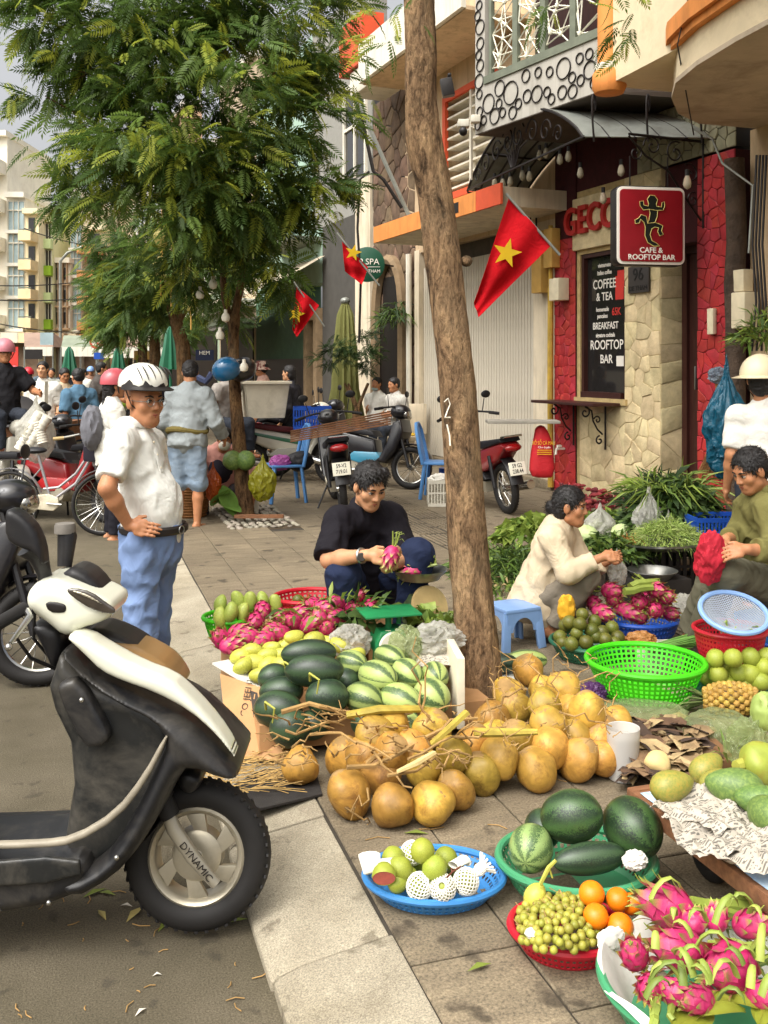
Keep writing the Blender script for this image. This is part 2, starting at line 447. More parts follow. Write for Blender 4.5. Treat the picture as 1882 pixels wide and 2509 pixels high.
# ================================================================ ground, kerb, pavement
FO=Vector((5.85,11.8,0));FT=Vector((-0.0822,0.9966,0));FN=Vector((-0.9966,-0.0822,0))
def W3(s,z,off=0.0):return FO+FT*s+FN*off+UP*z
def FWall(px,py,off=0.0):
 r=ray(px,py);o=FO+FN*off;d=o.dot(FN)/r.dot(FN);p=Vector((0,0,EYE))+r*d
 return(p-o).dot(FT),p.z,d
def ground_mat(name,cols,scale,bscale,bs,rough=0.85,spots=None,stretch=None,crack=False,bd=0.006):
 m,nt,b=newmat(name);co=texco(nt,'Generated');co=nt.nodes.new('ShaderNodeNewGeometry').outputs['Position']
 n1=noise_tex(nt,co,scale,6,0.6,0.4,stretch);base=ramp(nt,n1,[(0.3,cols[0]),(0.7,cols[1])])
 n2=noise_tex(nt,co,scale*0.28,5,0.6,0.6);f2=ramp(nt,n2,[(0.42,(0,0,0)),(0.7,(0.55,)*3)])
 base=mixc(nt,f2,base,cols[2])
 g=noise_tex(nt,co,bscale,3,0.7);gr=ramp(nt,g,[(0.3,(0.5,)*3),(0.5,(1,1,1)),(0.7,(1.5,)*3)])
 base=mixc(nt,1.0,base,gr,'MULTIPLY')
 if spots:
  n3=noise_tex(nt,co,spots[1],3,0.5,0.2);f3=ramp(nt,n3,[(0.62,(0,0,0)),(0.68,(spots[2],)*3)]);base=mixc(nt,f3,base,spots[0])
 oi=nt.nodes.new('ShaderNodeObjectInfo');v=math_node(nt,'MULTIPLY_ADD',oi.outputs['Random'],0.24,0.88)
 hs=nt.nodes.new('ShaderNodeHueSaturation');nt.links.new(v,hs.inputs['Value']);nt.links.new(base,hs.inputs['Color'])
 nt.links.new(hs.outputs[0],b.inputs['Base Color']);b.inputs['Roughness'].default_value=rough;b.inputs['Specular IOR Level'].default_value=0.3
 add=math_node(nt,'ADD',noise_tex(nt,co,bscale,4,0.75),math_node(nt,'MULTIPLY',n1,1.5));bump(nt,b,add,bs,bd)
 return m
m_asph=ground_mat('asphalt',(hx('#58513f'),hx('#6f6654'),hx('#474034')),2.2,170,0.8,spots=(hx('#3a342c'),9,0.5))
m_paver=ground_mat('grey_stone_paver',(hx('#6b604f'),hx('#857862'),hx('#50473a')),3.0,120,0.45,0.75,spots=(hx('#2f2820'),5.5,0.7),stretch=(1,5,1))
m_granite=ground_mat('kerb_granite',(hx('#8f8674'),hx('#a9a08c'),hx('#71664f')),4,200,0.6,0.8,spots=(hx('#4f4637'),7,0.55))
m_joint=M('joint_dirt','#3d372e',0.95,0.2,20)
m_soil=M('tree_pit_soil','#4a3d2c',0.95,0.3,15,0.6,40,0.02)
mb=MB();mb.quad((-160,-30,-0.1),(0.56,-30,-0.1),(0.56,300,-0.1),(-160,300,-0.1))
mb.quad((0.5,-30,-0.104),(60,-30,-0.104),(60,300,-0.104),(0.5,300,-0.104))
o=mb.build('road',m_asph,smooth=False);tag(o,'worn grey asphalt road with litter along the kerb',kind='structure')
mb=MB();mb.box((3.9,29,-0.07),(6.1,70,0.124));pav=mb.build('pavement',m_joint,smooth=False)
tag(pav,'wide pavement of grey stone slabs crowded with fruit sellers',kind='structure')
def rounded_block(name,sx,sy,sz,bev=0.006):
 bm=bmesh.new();bmesh.ops.create_cube(bm,size=1.0);bmesh.ops.scale(bm,vec=(sx,sy,sz),verts=bm.verts)
 es=[e for e in bm.edges if all(v.co.z>0 for v in e.verts)]
 bmesh.ops.bevel(bm,geom=es,offset=bev,segments=1,affect='EDGES');me=bpy.data.meshes.new(name);bm.to_mesh(me);bm.free();return me
PW,PL=0.322,0.60
pm=rounded_block('paver',PW-0.006,PL-0.006,0.03,0.004);pm.materials.append(m_paver)
# ribbed guidance slabs
mb=MB();mb.box((0,0,-0.004),(PW-0.006,PL-0.006,0.022))
for i in range(6):mb.box((-PW/2+0.035+i*0.05,0,0.011),(0.028,PL-0.05,0.008))
tm=mb.mesh('ribbed_paver',smooth=False);tm.materials.append(m_paver)
far=MB();near=[]
TACT=(7,8)
for c in range(17):
 x=0.862+PW*(c+0.5)
 for r in range(-3,60):
  y=0.25+PL*(r+(0.5 if c%2 else 0.0))+0.15
  if y<0.6:continue
  pit=(1.45<x<2.15 and 9.6<y<11.1)
  if pit:continue
  lim=FO.x+(y-FO.y)*-0.0825+0.25
  if x>lim:continue
  if y<10.2:near.append((x,y,c))
  else:far.box((x,y,-0.012),(PW-0.007,PL-0.007,0.024))
near.sort(key=lambda p:p[1])
for x,y,c in near[:300]:
 o=link('paver',tm if(c in TACT and y>5)else pm,None,pav);o.location=(x,y,-0.0155+RND.uniform(-0.0015,0.0015));o.rotation_euler=(RND.uniform(-.004,.004),RND.uniform(-.004,.004),0)
for x,y,c in near[300:]:far.box((x,y,-0.012),(PW-0.007,PL-0.007,0.024))
for c in TACT:
 for r in range(34):
  for i in range(6):far.box((0.862+PW*c+0.035+i*0.05,10.6+r*PL,0.001),(0.028,PL-0.06,0.008))
o=far.build('far_paver',m_paver,pav,smooth=False);o['kind']='stuff'
# kerb: separate granite blocks with a sloping top
kerb=thing('kerb',None,None,(0.69,8,-0.1));tag(kerb,'pale granite kerb of long sloping blocks along the road',kind='structure')
KL=0.775
kb=MB();prof=[(0.855,0.0),(0.855,-0.12),(0.515,-0.12),(0.515,-0.075),(0.53,-0.062),(0.60,-0.04)]
kb.prism([(x-0.69,-KL/2+0.004,z+0.1)for x,z in prof],(0,KL-0.008,0))
kme=kb.mesh('kerb_stone',smooth=False,bevel=0.006);kme.materials.append(m_granite)
for i in range(-3,55):
 o=link('kerb_stone',kme,None,kerb);o.location=(RND.uniform(-.004,.004),2.65-8+KL*(i+0.5),RND.uniform(-.003,.003));o.rotation_euler=(0,0,RND.uniform(-.004,.004))
# tree pits with cobbles
m_cob=M('cobble_stone','#8d8577',0.8,0.25,9,0.3,60,rnd=0.35)
cobmes=[]
for v in range(4):
 bm=bmesh.new();bmesh.ops.create_icosphere(bm,subdivisions=2,radius=1.0);rr=random.Random(v)
 for q in bm.verts:q.co*=1+rr.uniform(-.14,.14);q.co.z*=0.45;q.co.y*=0.62
 me=bpy.data.meshes.new('cobble');bm.to_mesh(me);bm.free();me.polygons.foreach_set('use_smooth',[True]*len(me.polygons));me.materials.append(m_cob);cobmes.append(me)
pit=MB();pit.box((1.8,10.35,-0.012),(0.75,1.6,0.012));pito=pit.build('tree_pit',m_soil,pav,smooth=False)
for i in range(9):
 for j in range(15):
  x=1.48+i*0.08+RND.uniform(-.015,.015);y=9.66+j*0.1+RND.uniform(-.02,.02)
  if(x-1.76)**2+(y-10.4)**2<0.02:continue
  o=link('cobble',RND.choice(cobmes),None,pito);s=RND.uniform(0.034,0.046);o.scale=(s,s*1.2,s);o.location=(x,y,RND.uniform(-.002,.008));o.rotation_euler=(RND.uniform(-.2,.2),RND.uniform(-.2,.2),RND.uniform(0,3))
# ================================================================ facade pieces
def clip(poly,nx,ny,d):
 out=[]
 for i in range(len(poly)):
  a,b=poly[i],poly[(i+1)%len(poly)];da=a[0]*nx+a[1]*ny-d;db=b[0]*nx+b[1]*ny-d
  if da<=0:out.append(a)
  if(da<0)!=(db<0):
   t=da/(da-db);out.append((a[0]+(b[0]-a[0])*t,a[1]+(b[1]-a[1])*t))
 return out
def cells(w,h,nx,ny,jit=0.42,seed=1,gap=0.006):
 r=random.Random(seed);P=[((i+0.5+r.uniform(-jit,jit))*w/nx,(j+0.5+r.uniform(-jit,jit))*h/ny)for i in range(nx)for j in range(ny)]
 res=[]
 for k,p in enumerate(P):
  poly=[(0,0),(w,0),(w,h),(0,h)]
  near=sorted(range(len(P)),key=lambda q:(P[q][0]-p[0])**2+(P[q][1]-p[1])**2)[1:20]
  for q in near:
   dx,dy=P[q][0]-p[0],P[q][1]-p[1];L=math.hypot(dx,dy)
   poly=clip(poly,dx/L,dy/L,(dx*(P[q][0]+p[0])+dy*(P[q][1]+p[1]))/2/L-gap)
   if len(poly)<3:break
  if len(poly)>=3:res.append(poly)
 return res
def stones(parent,s0,z0,w,h,nx,ny,mat,off=0.0,proud=0.018,seed=1,gap=0.006,sdir=None,ndir=None,org=None,jit=0.42,rough=0.006,name='stone'):
 sd_=sdir or-FT;nd=ndir or FN;og=org if org is not None else W3(s0,z0,off)
 p=parent
 while p.parent is not None and p.name not in ROOTM:p=p.parent
 Mi=ROOTM[p.name].inverted();r=random.Random(seed+99)
 for poly in cells(w,h,nx,ny,jit,seed,gap):
  cx=sum(q[0]for q in poly)/len(poly);cy=sum(q[1]for q in poly)/len(poly)
  n=len(poly);b=[og+sd_*q[0]+UP*q[1]-nd*0.004 for q in poly]
  pr=proud+r.uniform(-rough,rough);ts=r.uniform(-.3,.3)*rough*8;tz=r.uniform(-.3,.3)*rough*8
  ins=[(q[0]+(cx-q[0])*0.12,q[1]+(cy-q[1])*0.12)for q in poly]
  t=[og+sd_*q[0]+UP*q[1]+nd*(pr*0.6+(q[0]-cx)*ts+(q[1]-cy)*tz)for q in poly]
  u=[og+sd_*q[0]+UP*q[1]+nd*(pr+(q[0]-cx)*ts+(q[1]-cy)*tz)for q in ins]
  m_=MB();m_.add(b+t+u,[(i,(i+1)%n,n+(i+1)%n,n+i)for i in range(n)]+[(n+i,n+(i+1)%n,2*n+(i+1)%n,2*n+i)for i in range(n)]+[tuple(range(2*n,3*n))])
  me=m_.mesh(name,Mi,smooth=True,angle=30);link(name,me,mat,parent)
def wallbox(mb,s0,s1,z0,z1,o0,o1):
 mb.add([W3(s,z,o)for z in(z0,z1)for o in(o0,o1)for s in(s0,s1)],[(0,2,3,1),(4,5,7,6),(0,1,5,4),(2,6,7,3),(0,4,6,2),(1,3,7,5)]);return mb
def wpart(name,mat,parent,*boxes,bevel=0.0,**kw):
 m_=MB()
 for b in boxes:wallbox(m_,*b)
 return m_.build(name,mat,parent,smooth=bool(bevel),bevel=bevel,**kw)
m_cream=M('cream_stone','#d3c197',0.85,0.14,7,0.6,40,0.015,rnd=0.14,dirt='#8f7a50',dirt_amt=0.45)
m_red=M('red_painted_stone','#a62a2c',0.6,0.15,8,0.4,60,0.008,rnd=0.10,dirt='#5c1a18',dirt_amt=0.35)
m_reddark=M('dark_red_mortar','#3d1214',0.9,0.2,12)
m_creamj=M('cream_mortar','#b39c6c',0.9,0.15,12)
m_wood=M('dark_brown_wood','#3a1d18',0.45,0.25,4,0.2,30,stretch=(12,12,1))
m_black=M('black_paint','#1b1614',0.45,0.2,10)
m_iron=M('wrought_iron','#211a18',0.5,0.25,20,0.2,80,metal=0.3)
m_white=M('white_paint','#dcd6c6',0.6,0.05,5,dirt='#8f8872',dirt_amt=0.45,streak=True)
m_beige=M('beige_render','#c8ae8c',0.85,0.08,3,0.15,60,dirt='#7d6a50',dirt_amt=0.55,streak=True)
m_beige2=M('pale_render','#d6c8ae',0.85,0.08,3,0.15,60,dirt='#8a7a60',dirt_amt=0.6000000000000001,streak=True)
m_orange=M('orange_paint','#d98a45',0.7,0.1,4,dirt='#8a5428',dirt_amt=0.5,streak=True)
m_vermil=M('vermilion_paint','#c9502e',0.6,0.1,4)
m_pink=M('pink_render','#d6a3a0',0.85,0.08,3)
m_soffit=M('soffit_render','#b7a690',0.9,0.12,2,dirt='#6b5a48',dirt_amt=0.5)
m_glass,nt_,b_=newmat('dark_window_glass');b_.inputs['Base Color'].default_value=(0.02,0.018,0.017,1);b_.inputs['Roughness'].default_value=0.04;b_.inputs['Specular IOR Level'].default_value=0.7;MATS['dark_window_glass']=m_glass
m_steel=M('brushed_steel','#9c9c98',0.3,0.12,8,metal=0.9)
m_galv=M('galvanised_sheet','#8c8f88',0.45,0.12,5,metal=0.4,dirt='#5a5348',dirt_amt=0.5)
# ---------------------------------------------------------------- cafe
cafe=thing('cafe_building','red and cream stone clad cafe front with dark window and door','building',W3(-2,0,0))
bk=wpart('backing_wall',m_creamj,cafe,(-0.95,-1.02,0,3.75,-0.3,0.0),(-1.02,-1.94,0,1.22,-0.3,0.0),(-1.02,-1.94,2.97,3.75,-0.3,0.0),(-1.94,-2.57,0,3.75,-0.4,0.0))
stones(bk,-1.02,0,0.92,1.2,4,5,m_cream,seed=3,gap=0.0025,proud=0.012,rough=0.006,jit=.5)
stones(bk,-1.94,0,0.63,3.75,4,19,m_cream,seed=5,gap=0.0025,proud=0.014,rough=0.007,jit=.5)
stones(bk,0,0,0.34,3.75,1,16,m_cream,seed=8,gap=0.0025,proud=.012,sdir=-FN,ndir=-FT,org=W3(-2.572,0,0.0),jit=0.3)
wl=wpart('red_wall',m_reddark,cafe,(-0.48,-0.95,0,3.2,-0.3,0.02));stones(wl,-0.48,0,0.47,3.2,4,26,m_red,off=0.02,seed=11,gap=0.002,proud=0.012,rough=0.006)
rp=wpart('red_pillar',m_reddark,cafe,(-3.21,-3.75,0,3.72,-0.35,0.03));stones(rp,-3.21,0,0.54,3.72,5,30,m_red,off=0.03,seed=12,gap=0.003,proud=0.012,jit=.5)
up=wpart('upper_red_wall',m_reddark,cafe,(-0.48,-0.95,3.2,4.38,-0.3,0.02),(-0.95,-3.21,3.75,4.38,-0.3,0.0),(-2.57,-3.21,2.9,3.75,-0.3,-0.05))
m_greyst=M('grey_olive_stone','#8d8a72',0.85,0.15,6,0.4,40,0.01,rnd=0.15)
gw=wpart('upper_stone_wall',m_black,cafe,(-2.2,-3.75,3.75,4.35,-0.3,0.022));stones(gw,-2.2,3.75,1.55,0.6,12,5,m_greyst,off=0.022,seed=14,gap=0.004,proud=0.016)
# window
win=wpart('window',m_wood,cafe,(-1.02,-1.07,1.22,2.97,-0.12,-0.02),(-1.89,-1.94,1.22,2.97,-0.12,-0.02),(-1.07,-1.89,2.92,2.97,-0.12,-0.02),(-1.07,-1.89,1.22,1.29,-0.12,0.03))
wpart('pane',m_glass,win,(-1.06,-1.90,1.28,2.93,-0.09,-0.08));wpart('reveal',m_creamj,win,(-0.95,-2.0,1.15,1.22,-0.1,0.045))
wpart('interior',m_black,win,(-1.06,-1.90,1.28,2.93,-0.4,-0.38))
m_lt=M('white_lettering','#e6e0d4',0.7,0.03,5)
xw=-FT
for body,z,h,wd,ps in(('vietnamese',2.81,0.052,0.8,-1.42),('italian coffee',2.72,0.052,0.8,-1.42),('COFFEE',2.58,0.115,0.85,-1.42),('& TEA',2.43,0.10,0.9,-1.42),('homemade',2.28,0.052,0.8,-1.38),('pancakes',2.20,0.052,0.8,-1.38),('BREAKFAST',2.08,0.085,0.85,-1.44),('signature cocktails',1.97,0.05,0.75,-1.44),('ROOFTOP',1.85,0.115,0.9,-1.46),('BAR',1.68,0.105,0.95,-1.46)):
 text(body,win,m_lt,W3(ps,z,-0.076),xw,UP,h,width=wd,ext=0.001,bold=0.0015)
m_sred=M('red_print','#c8352c',0.6,0.1,6)
text('65K',win,m_sred,W3(-1.66,2.24,-0.076),xw,UP,0.09,width=0.85,ext=0.001,bold=0.002)
wpart('sticker',m_sred,win,(-1.64,-1.80,2.38,2.66,-0.079,-0.077),(-1.68,-1.86,2.52,2.72,-0.0785,-0.0765));wpart('poster',m_lt,win,(-1.66,-1.80,1.60,1.72,-0.079,-0.077))
# name board
nb=wpart('name_board',m_cream,cafe,(-0.93,-2.05,3.02,3.66,0.0,0.06),bevel=0.02)
text('GECCO',nb,M('sign_red','#a8231f',0.5,0.1,6),W3(-1.50,3.36,0.085),xw,UP,0.34,ext=0.025,bold=0.008,width=0.85)
wpart('number_plate',M('dark_plate','#3b3633',0.5,0.1,8),cafe,(-2.05,-2.42,2.42,2.72,0.02,0.045),bevel=0.004)
text('96',cafe,M('engraved','#15110f',0.4,0.05,8),W3(-2.235,2.62,0.047),xw,UP,0.14,ext=0.002,bold=0.002);text('DE THAM',cafe,MATS['engraved'],W3(-2.235,2.47,0.047),xw,UP,0.055,ext=0.002)
door=wpart('door',m_wood,cafe,(-2.57,-3.21,0.0,2.9,-0.36,-0.3),(-2.60,-2.68,0.0,2.9,-0.3,-0.26),(-3.12,-3.2,0,2.9,-0.3,-0.26),(-2.86,-2.92,0,2.9,-0.3,-0.27),(-2.68,-3.12,2.82,2.9,-0.3,-0.26))
wpart('handle',m_steel,door,(-2.83,-2.85,1.35,1.6,-0.27,-0.235),bevel=0.005)
wpart('step',m_paver,cafe,(-2.5,-3.3,0.0,0.16,-0.36,0.12),bevel=0.01)
# window counter on scroll brackets
ct=wpart('counter',m_wood,cafe,(-0.55,-1.9,1.14,1.175,0.03,0.42),bevel=0.006)
def scroll(p0,ex,ey,pts,r=0.012,mbx=None):
 q=mbx or MB();q.tube([p0+ex*a+ey*b for a,b in pts],r,6);return q
def spiral(cx,cy,r0,turns,a0,sgn=1,n=22,shrink=0.85):
 return[(cx+r0*(1-shrink*i/n)*math.cos(a0+sgn*turns*6.283*i/n),cy+r0*(1-shrink*i/n)*math.sin(a0+sgn*turns*6.283*i/n))for i in range(n+1)]
for s_ in(-0.95,-1.62):
 q=MB();b0=W3(s_,1.14,0.06)
 q.tube([W3(s_,1.14,0.05),W3(s_,0.62,0.05)],0.013,6)
 scroll(b0,FN,UP,spiral(0.27,-0.08,0.07,1.2,1.57,1),0.011,q);scroll(b0,FN,UP,[(0.27,-0.01),(0.18,-0.06),(0.16,-0.18),(0.10,-0.28),(0.03,-0.34)],0.011,q);scroll(b0,FN,UP,spiral(0.07,-0.41,0.055,1.1,1.57,-1),0.011,q);scroll(b0,FN,UP,spiral(0.1,-0.17,0.05,1.1,0.3,1),0.009,q)
 q.build('bracket',m_iron,ct)
tap=MB();p=W3(-0.72,0.56,0.03);tap.tube([p,p+FN*0.12,p+FN*0.13-UP*0.07],0.016,6);tap.box(p+FN*0.08+UP*0.035,(0.05,0.05,0.03));top(tap,'wall_tap',m_white,'small white water tap on the red wall by the shutter','tap')
# awning: barrel vault on wrought iron
aw=thing('awning','dark arched awning with scroll ironwork over the cafe front','awning',W3(-1.5,3.9,0.6))
A0,A1,B0,B1=W3(0.16,3.9,0.95),W3(-2.97,3.9,1.25),W3(0.3,3.9,0.03),W3(-3.42,3.9,0.03)
rows=[];NA=22
for j in range(6):
 t=j/5;p,q=A0.lerp(B0,t),A1.lerp(B1,t);rows.append([p.lerp(q,i/NA)+UP*(0.62*math.sin(math.pi*i/NA)**0.8)for i in range(NA+1)])
mb=MB();mb.grid(rows);mb.build('canopy_sheet',m_galv,aw,solid=0.012)
mb=MB()
for j in range(6):mb.tube([p-UP*0.015 for p in rows[j]],0.016,6)
for i in range(0,NA+1,4):mb.tube([rows[j][i]-UP*0.03 for j in range(6)],0.012,6)
mb.build('rib_frame',m_iron,aw)
ax=(A1-A0).normalized();Lw=(A1-A0).length
for k,(cx,cz,r0,tn,a0,sg)in enumerate([(0.35,0.12,0.10,1.3,0,1),(0.62,0.22,0.14,1.3,3.1,-1),(0.95,0.30,0.15,1.4,0.5,1),(1.28,0.36,0.17,1.4,2.6,-1),(1.58,0.36,0.17,1.4,0.4,1),(1.95,0.32,0.16,1.3,3.0,-1),(2.28,0.25,0.14,1.3,0,1),(2.58,0.15,0.11,1.3,3.1,-1)]):
 scroll(A0,ax,UP,spiral(cx,cz,r0,tn,a0,sg),0.010).build('scroll',m_iron,aw)
q=MB()
for k in range(7):scroll(A0,ax,UP,[(1.45+(k-3)*0.02,0.02),(1.45+(k-3)*0.06,0.2),(1.45+(k-3)*0.13,0.40-abs(k-3)*0.05)],0.009,q)
q.tube([A0,A1],0.014,6);q.build('fan_scroll',m_iron,aw)
for(t,e)in((0.08,0.0),(0.5,0),(0.92,0)):
 p=A1.lerp(B1,t);scroll(p,Vector((0,-0.2,0))+FN*0.3,UP,[(0,-0.05),(0.1,0.15),(0.12,0.3)]+spiral(0.0,0.32,0.12,1.2,0,1),0.012).build('crest_scroll',m_iron,aw)
for s_,sg in((-0.05,1),(-3.3,-1)):
 q=MB();b0=W3(s_,3.9,0.05);q.tube([W3(s_,3.92,0.04),W3(s_,3.0,0.04)],0.014,6);q.tube([W3(s_,3.88,0.04),W3(s_,3.88,0.95)],0.014,6)
 scroll(b0,FN,UP,[(0.9,-0.04),(0.7,-0.22),(0.42,-0.35),(0.2,-0.62),(0.02,-0.82)],0.012,q)
 for(cx,cz,r0,a0,g)in((0.62,-0.12,0.11,0,1),(0.34,-0.16,0.12,2,-1),(0.16,-0.36,0.11,1,1),(0.12,-0.62,0.08,2,-1),(0.82,-0.2,0.08,2,1)):scroll(b0,FN,UP,spiral(cx,cz,r0,1.3,a0,g),0.009,q)
 q.build('bracket',m_iron,aw)
# bulbs on the awning
m_bulb=M('clear_bulb_glass','#e8dcc0',0.08,0.05,5,trans=0.6,spec=0.6)
bulb=MB();bulb.lathe([(0.0,-0.075),(0.024,-0.06),(0.032,-0.035),(0.026,0.0),(0.016,0.025),(0.015,0.03)],n=10);bulb.mi=1;bulb.lathe([(0.017,0.028),(0.017,0.075),(0.0,0.078)],n=8)
bme=bulb.mesh('bulb');bme.materials.append(m_bulb);bme.materials.append(m_black)
spots=[(1212,442),(1232,445),(1250,440),(1280,425),(1297,427),(1322,375),(1338,370),(1372,385),(1393,378),(1422,418),(1522,412),(1478,480),(1684,440)]
for i,(x,y)in enumerate(spots):
 d=12.3-(x-1212)*0.0075
 o=link('hanging_bulb',bme);o.location=K(x,y,d);o.scale=(1.2,1.2,1.2)
 tag(o,'clear hanging bulb on the cafe awning, '+ORD[i]+' from the shutter side','light bulb','bulbs under the cafe awning')
# hanging cafe sign
sp=K(1590,555,9.75);sw,sh=0.735,0.79
sx=(CR*0.985+CF*0.17).normalized();sn=Vector((sx.y,-sx.x,0));sgn=thing('hanging_sign','red square cafe sign with white border and gecko emblem','sign',sp-UP*sh/2)
def rrect(w,h,r,n=5):
 return[(sgx*(w/2-r)+r*math.cos(a),sgy*(h/2-r)+r*math.sin(a))for sgx,sgy,a0 in((1,1,0),(-1,1,1.571),(-1,-1,3.1416),(1,-1,4.712))for a in[a0+1.5708*i/n for i in range(n+1)]]
fr=sn if sn.dot(CF)<0 else-sn
def spt(x,y,o=0.0):return sp+sx*x+UP*y+fr*o
outline_slab('case',[spt(x,y,-0.03)for x,y in rrect(sw,sh,0.07)],0.14,m_black,sgn,fr,0.01)
outline_slab('border',[spt(x,y,0.045)for x,y in rrect(sw*0.97,sh*0.97,0.06)],0.012,M('sign_white','#ece7dc',0.5,0.03,5),sgn,fr,0.002)
outline_slab('face',[spt(x,y,0.056)for x,y in rrect(sw*0.90,sh*0.90,0.04)],0.012,M('sign_maroon','#8e1420',0.4,0.08,5),sgn,fr,0.002)
m_gl=M('gecko_outline','#d8c878',0.5,0.05,6);m_gd=M('gecko_green','#171c16',0.5,0.15,10)
GE=[(-0.02,0.30),(0.03,0.295),(0.06,0.255),(0.045,0.215),(0.05,0.19),(0.10,0.185),(0.105,0.23),(0.13,0.24),(0.135,0.20),(0.12,0.155),(0.06,0.15),(0.055,0.09),(0.03,0.03),(0.07,0.02),(0.115,0.0),(0.10,-0.05),(0.12,-0.085),(0.08,-0.10),(0.06,-0.06),(0.07,-0.02),(0.03,-0.015),(0.0,-0.03),(-0.02,-0.09),(0.0,-0.15),(0.05,-0.175),(0.08,-0.2),(0.02,-0.205),(-0.045,-0.17),(-0.075,-0.10),(-0.07,-0.02),(-0.085,0.03),(-0.12,0.06),(-0.135,0.02),(-0.175,0.015),(-0.18,0.05),(-0.14,0.07),(-0.115,0.105),(-0.06,0.09),(-0.045,0.02),(-0.03,0.06),(-0.02,0.12),(-0.03,0.16),(-0.09,0.15),(-0.125,0.19),(-0.13,0.235),(-0.09,0.24),(-0.085,0.20),(-0.04,0.19),(-0.035,0.215),(-0.05,0.26)]
outline_slab('gecko_emblem',[spt(x,y,0.066)for x,y in GE],0.008,m_gd,sgn,fr,0.0)
q=MB();L=[spt(x,y,0.071)for x,y in GE];q.tube(L+[L[0]],0.004,5);q.tube([spt(-0.03,0.16,0.071),spt(0.06,0.15,0.071)],0.003,5);q.tube([spt(-0.045,0.02,0.071),spt(0.03,0.03,0.071)],0.003,5);q.build('gecko_line',m_gl,sgn)
text('CAFE &',sgn,MATS['sign_white'],spt(-0.005,-0.245,0.064),sx,UP,0.054,ext=0.002,bold=0.001);text('ROOFTOP BAR',sgn,MATS['sign_white'],spt(0,-0.315,0.064),sx,UP,0.054,ext=0.002,bold=0.001,width=0.98)
for e in(-.2,.2):q=MB();q.tube([spt(e,sh/2),spt(e,sh/2+0.3)],0.008,5);q.build('hanger',m_iron,sgn)
# balcony with ring panels and starburst grilles
bal=thing('ring_balcony','white balcony panelled with black rings below starburst window grilles','balcony',(5.2,9.8,4.4))
P0,P1=Vector((4.58,10.88,0)),Vector((5.05,8.79,0));bx=(P1-P0).normalized();bn=Vector((bx.y,-bx.x,0));bn=bn if bn.x<0 else-bn;BL=(P1-P0).length
def bp(a,z,o=0.0):return P0+bx*a+UP*z+bn*o
def bbox(mb,a0,a1,z0,z1,o0,o1):mb.add([bp(a,z,o)for z in(z0,z1)for o in(o0,o1)for a in(a0,a1)],[(0,2,3,1),(4,5,7,6),(0,1,5,4),(2,6,7,3),(0,4,6,2),(1,3,7,5)]);return mb
mp_=bbox(MB(),0,BL,4.38,4.93,-0.06,0);bbox(mp_,0,0.19,4.93,7.2,-0.06,0);panel=mp_.build('panel',M('shaded_white_panel','#b3aea4',.7,.06,4,dirt='#7d766a',dirt_amt=.5,streak=True),bal,smooth=False)  # white panel greyed in its colour to stand for shade; streaks are dirt
sb=MB();sb.add([bp(0,4.37,0),bp(BL,4.37,0),Vector((6.2,8.7,4.37)),Vector((5.95,10.95,4.37)),bp(0,4.45,-.05),bp(BL,4.45,-.05),Vector((6.2,8.7,4.45)),Vector((5.95,10.95,4.45))],[(0,1,2,3),(4,7,6,5),(0,4,5,1),(2,6,7,3),(0,3,7,4),(1,5,6,2)]);sb.build('floor_slab',M('dark_soffit','#5b5148',0.9,0.15,3),bal,smooth=False)
bw=bbox(MB(),0.2,BL+0.3,4.96,8.5,-0.8,-0.75);bw.build('back_wall',m_wood,bal,smooth=False)
rr=random.Random(4);C=[]
for tries in range(2500):
 r=rr.choice([0.15,0.13,0.11,0.09,0.07,0.055]);a=rr.uniform(r,BL-r);z=rr.uniform(4.40+r,4.91-r)if 0.5-2*r>0 else 4.65
 if all((a-A)**2+(z-Z)**2>(r+R+0.006)**2 for A,Z,R in C):C.append((a,z,r))
for tries in range(900):
 r=rr.choice([0.085,0.07,0.055]);a=rr.uniform(r,0.19-r)if r<0.09 else 0.095;z=rr.uniform(4.95,7.0)
 if all((a-A)**2+(z-Z)**2>(r+R+0.006)**2 for A,Z,R in C):C.append((a,z,r))
for a,z,r in C:
 q=MB();q.ring(bp(a,z,0.010),r,0.008,bn,22,5);q.build('ring',m_iron,panel)
m_gr=M('grey_green_frame','#6f7464',0.6,0.15,6,dirt='#3d4036',dirt_amt=0.4);m_lat=M('pale_lattice','#d9d6c4',0.6,0.08,6)
fr_=bbox(MB(),0.19,BL+0.05,4.93,5.02,-0.10,0.02);fr_.build('sill',m_gr,bal,smooth=False)
for k in range(4):
 a0=0.24+k*0.49;f=MB();bbox(f,a0,a0+0.05,5.02,7.2,-0.07,-0.02);bbox(f,a0+0.45,a0+0.49,5.02,7.2,-0.07,-0.021);gf=f.build('grille',m_gr,bal,smooth=False)
 pts=[(a0+0.05+rr.uniform(0.0,0.4),5.04+(j+rr.random())*0.14)for j in range(14)];l=MB();seen=set()
 pts+=[(a0+0.05,5.1+j*0.2)for j in range(9)]+[(a0+0.45,5.0+j*0.2)for j in range(10)]
 for i,p in enumerate(pts[:14]):
  for q_ in sorted(range(len(pts)),key=lambda q_:(pts[q_][0]-p[0])**2+(pts[q_][1]-p[1])**2)[1:8]:
   if(q_,i)not in seen:seen.add((i,q_));l.tube([bp(*p,-0.045),bp(*pts[q_],-0.045)],0.009,4)
  l.ell(bp(*p,-0.045),(0.03,0.03,0.03),None,6,4)
 l.build('lattice',m_lat,gf)
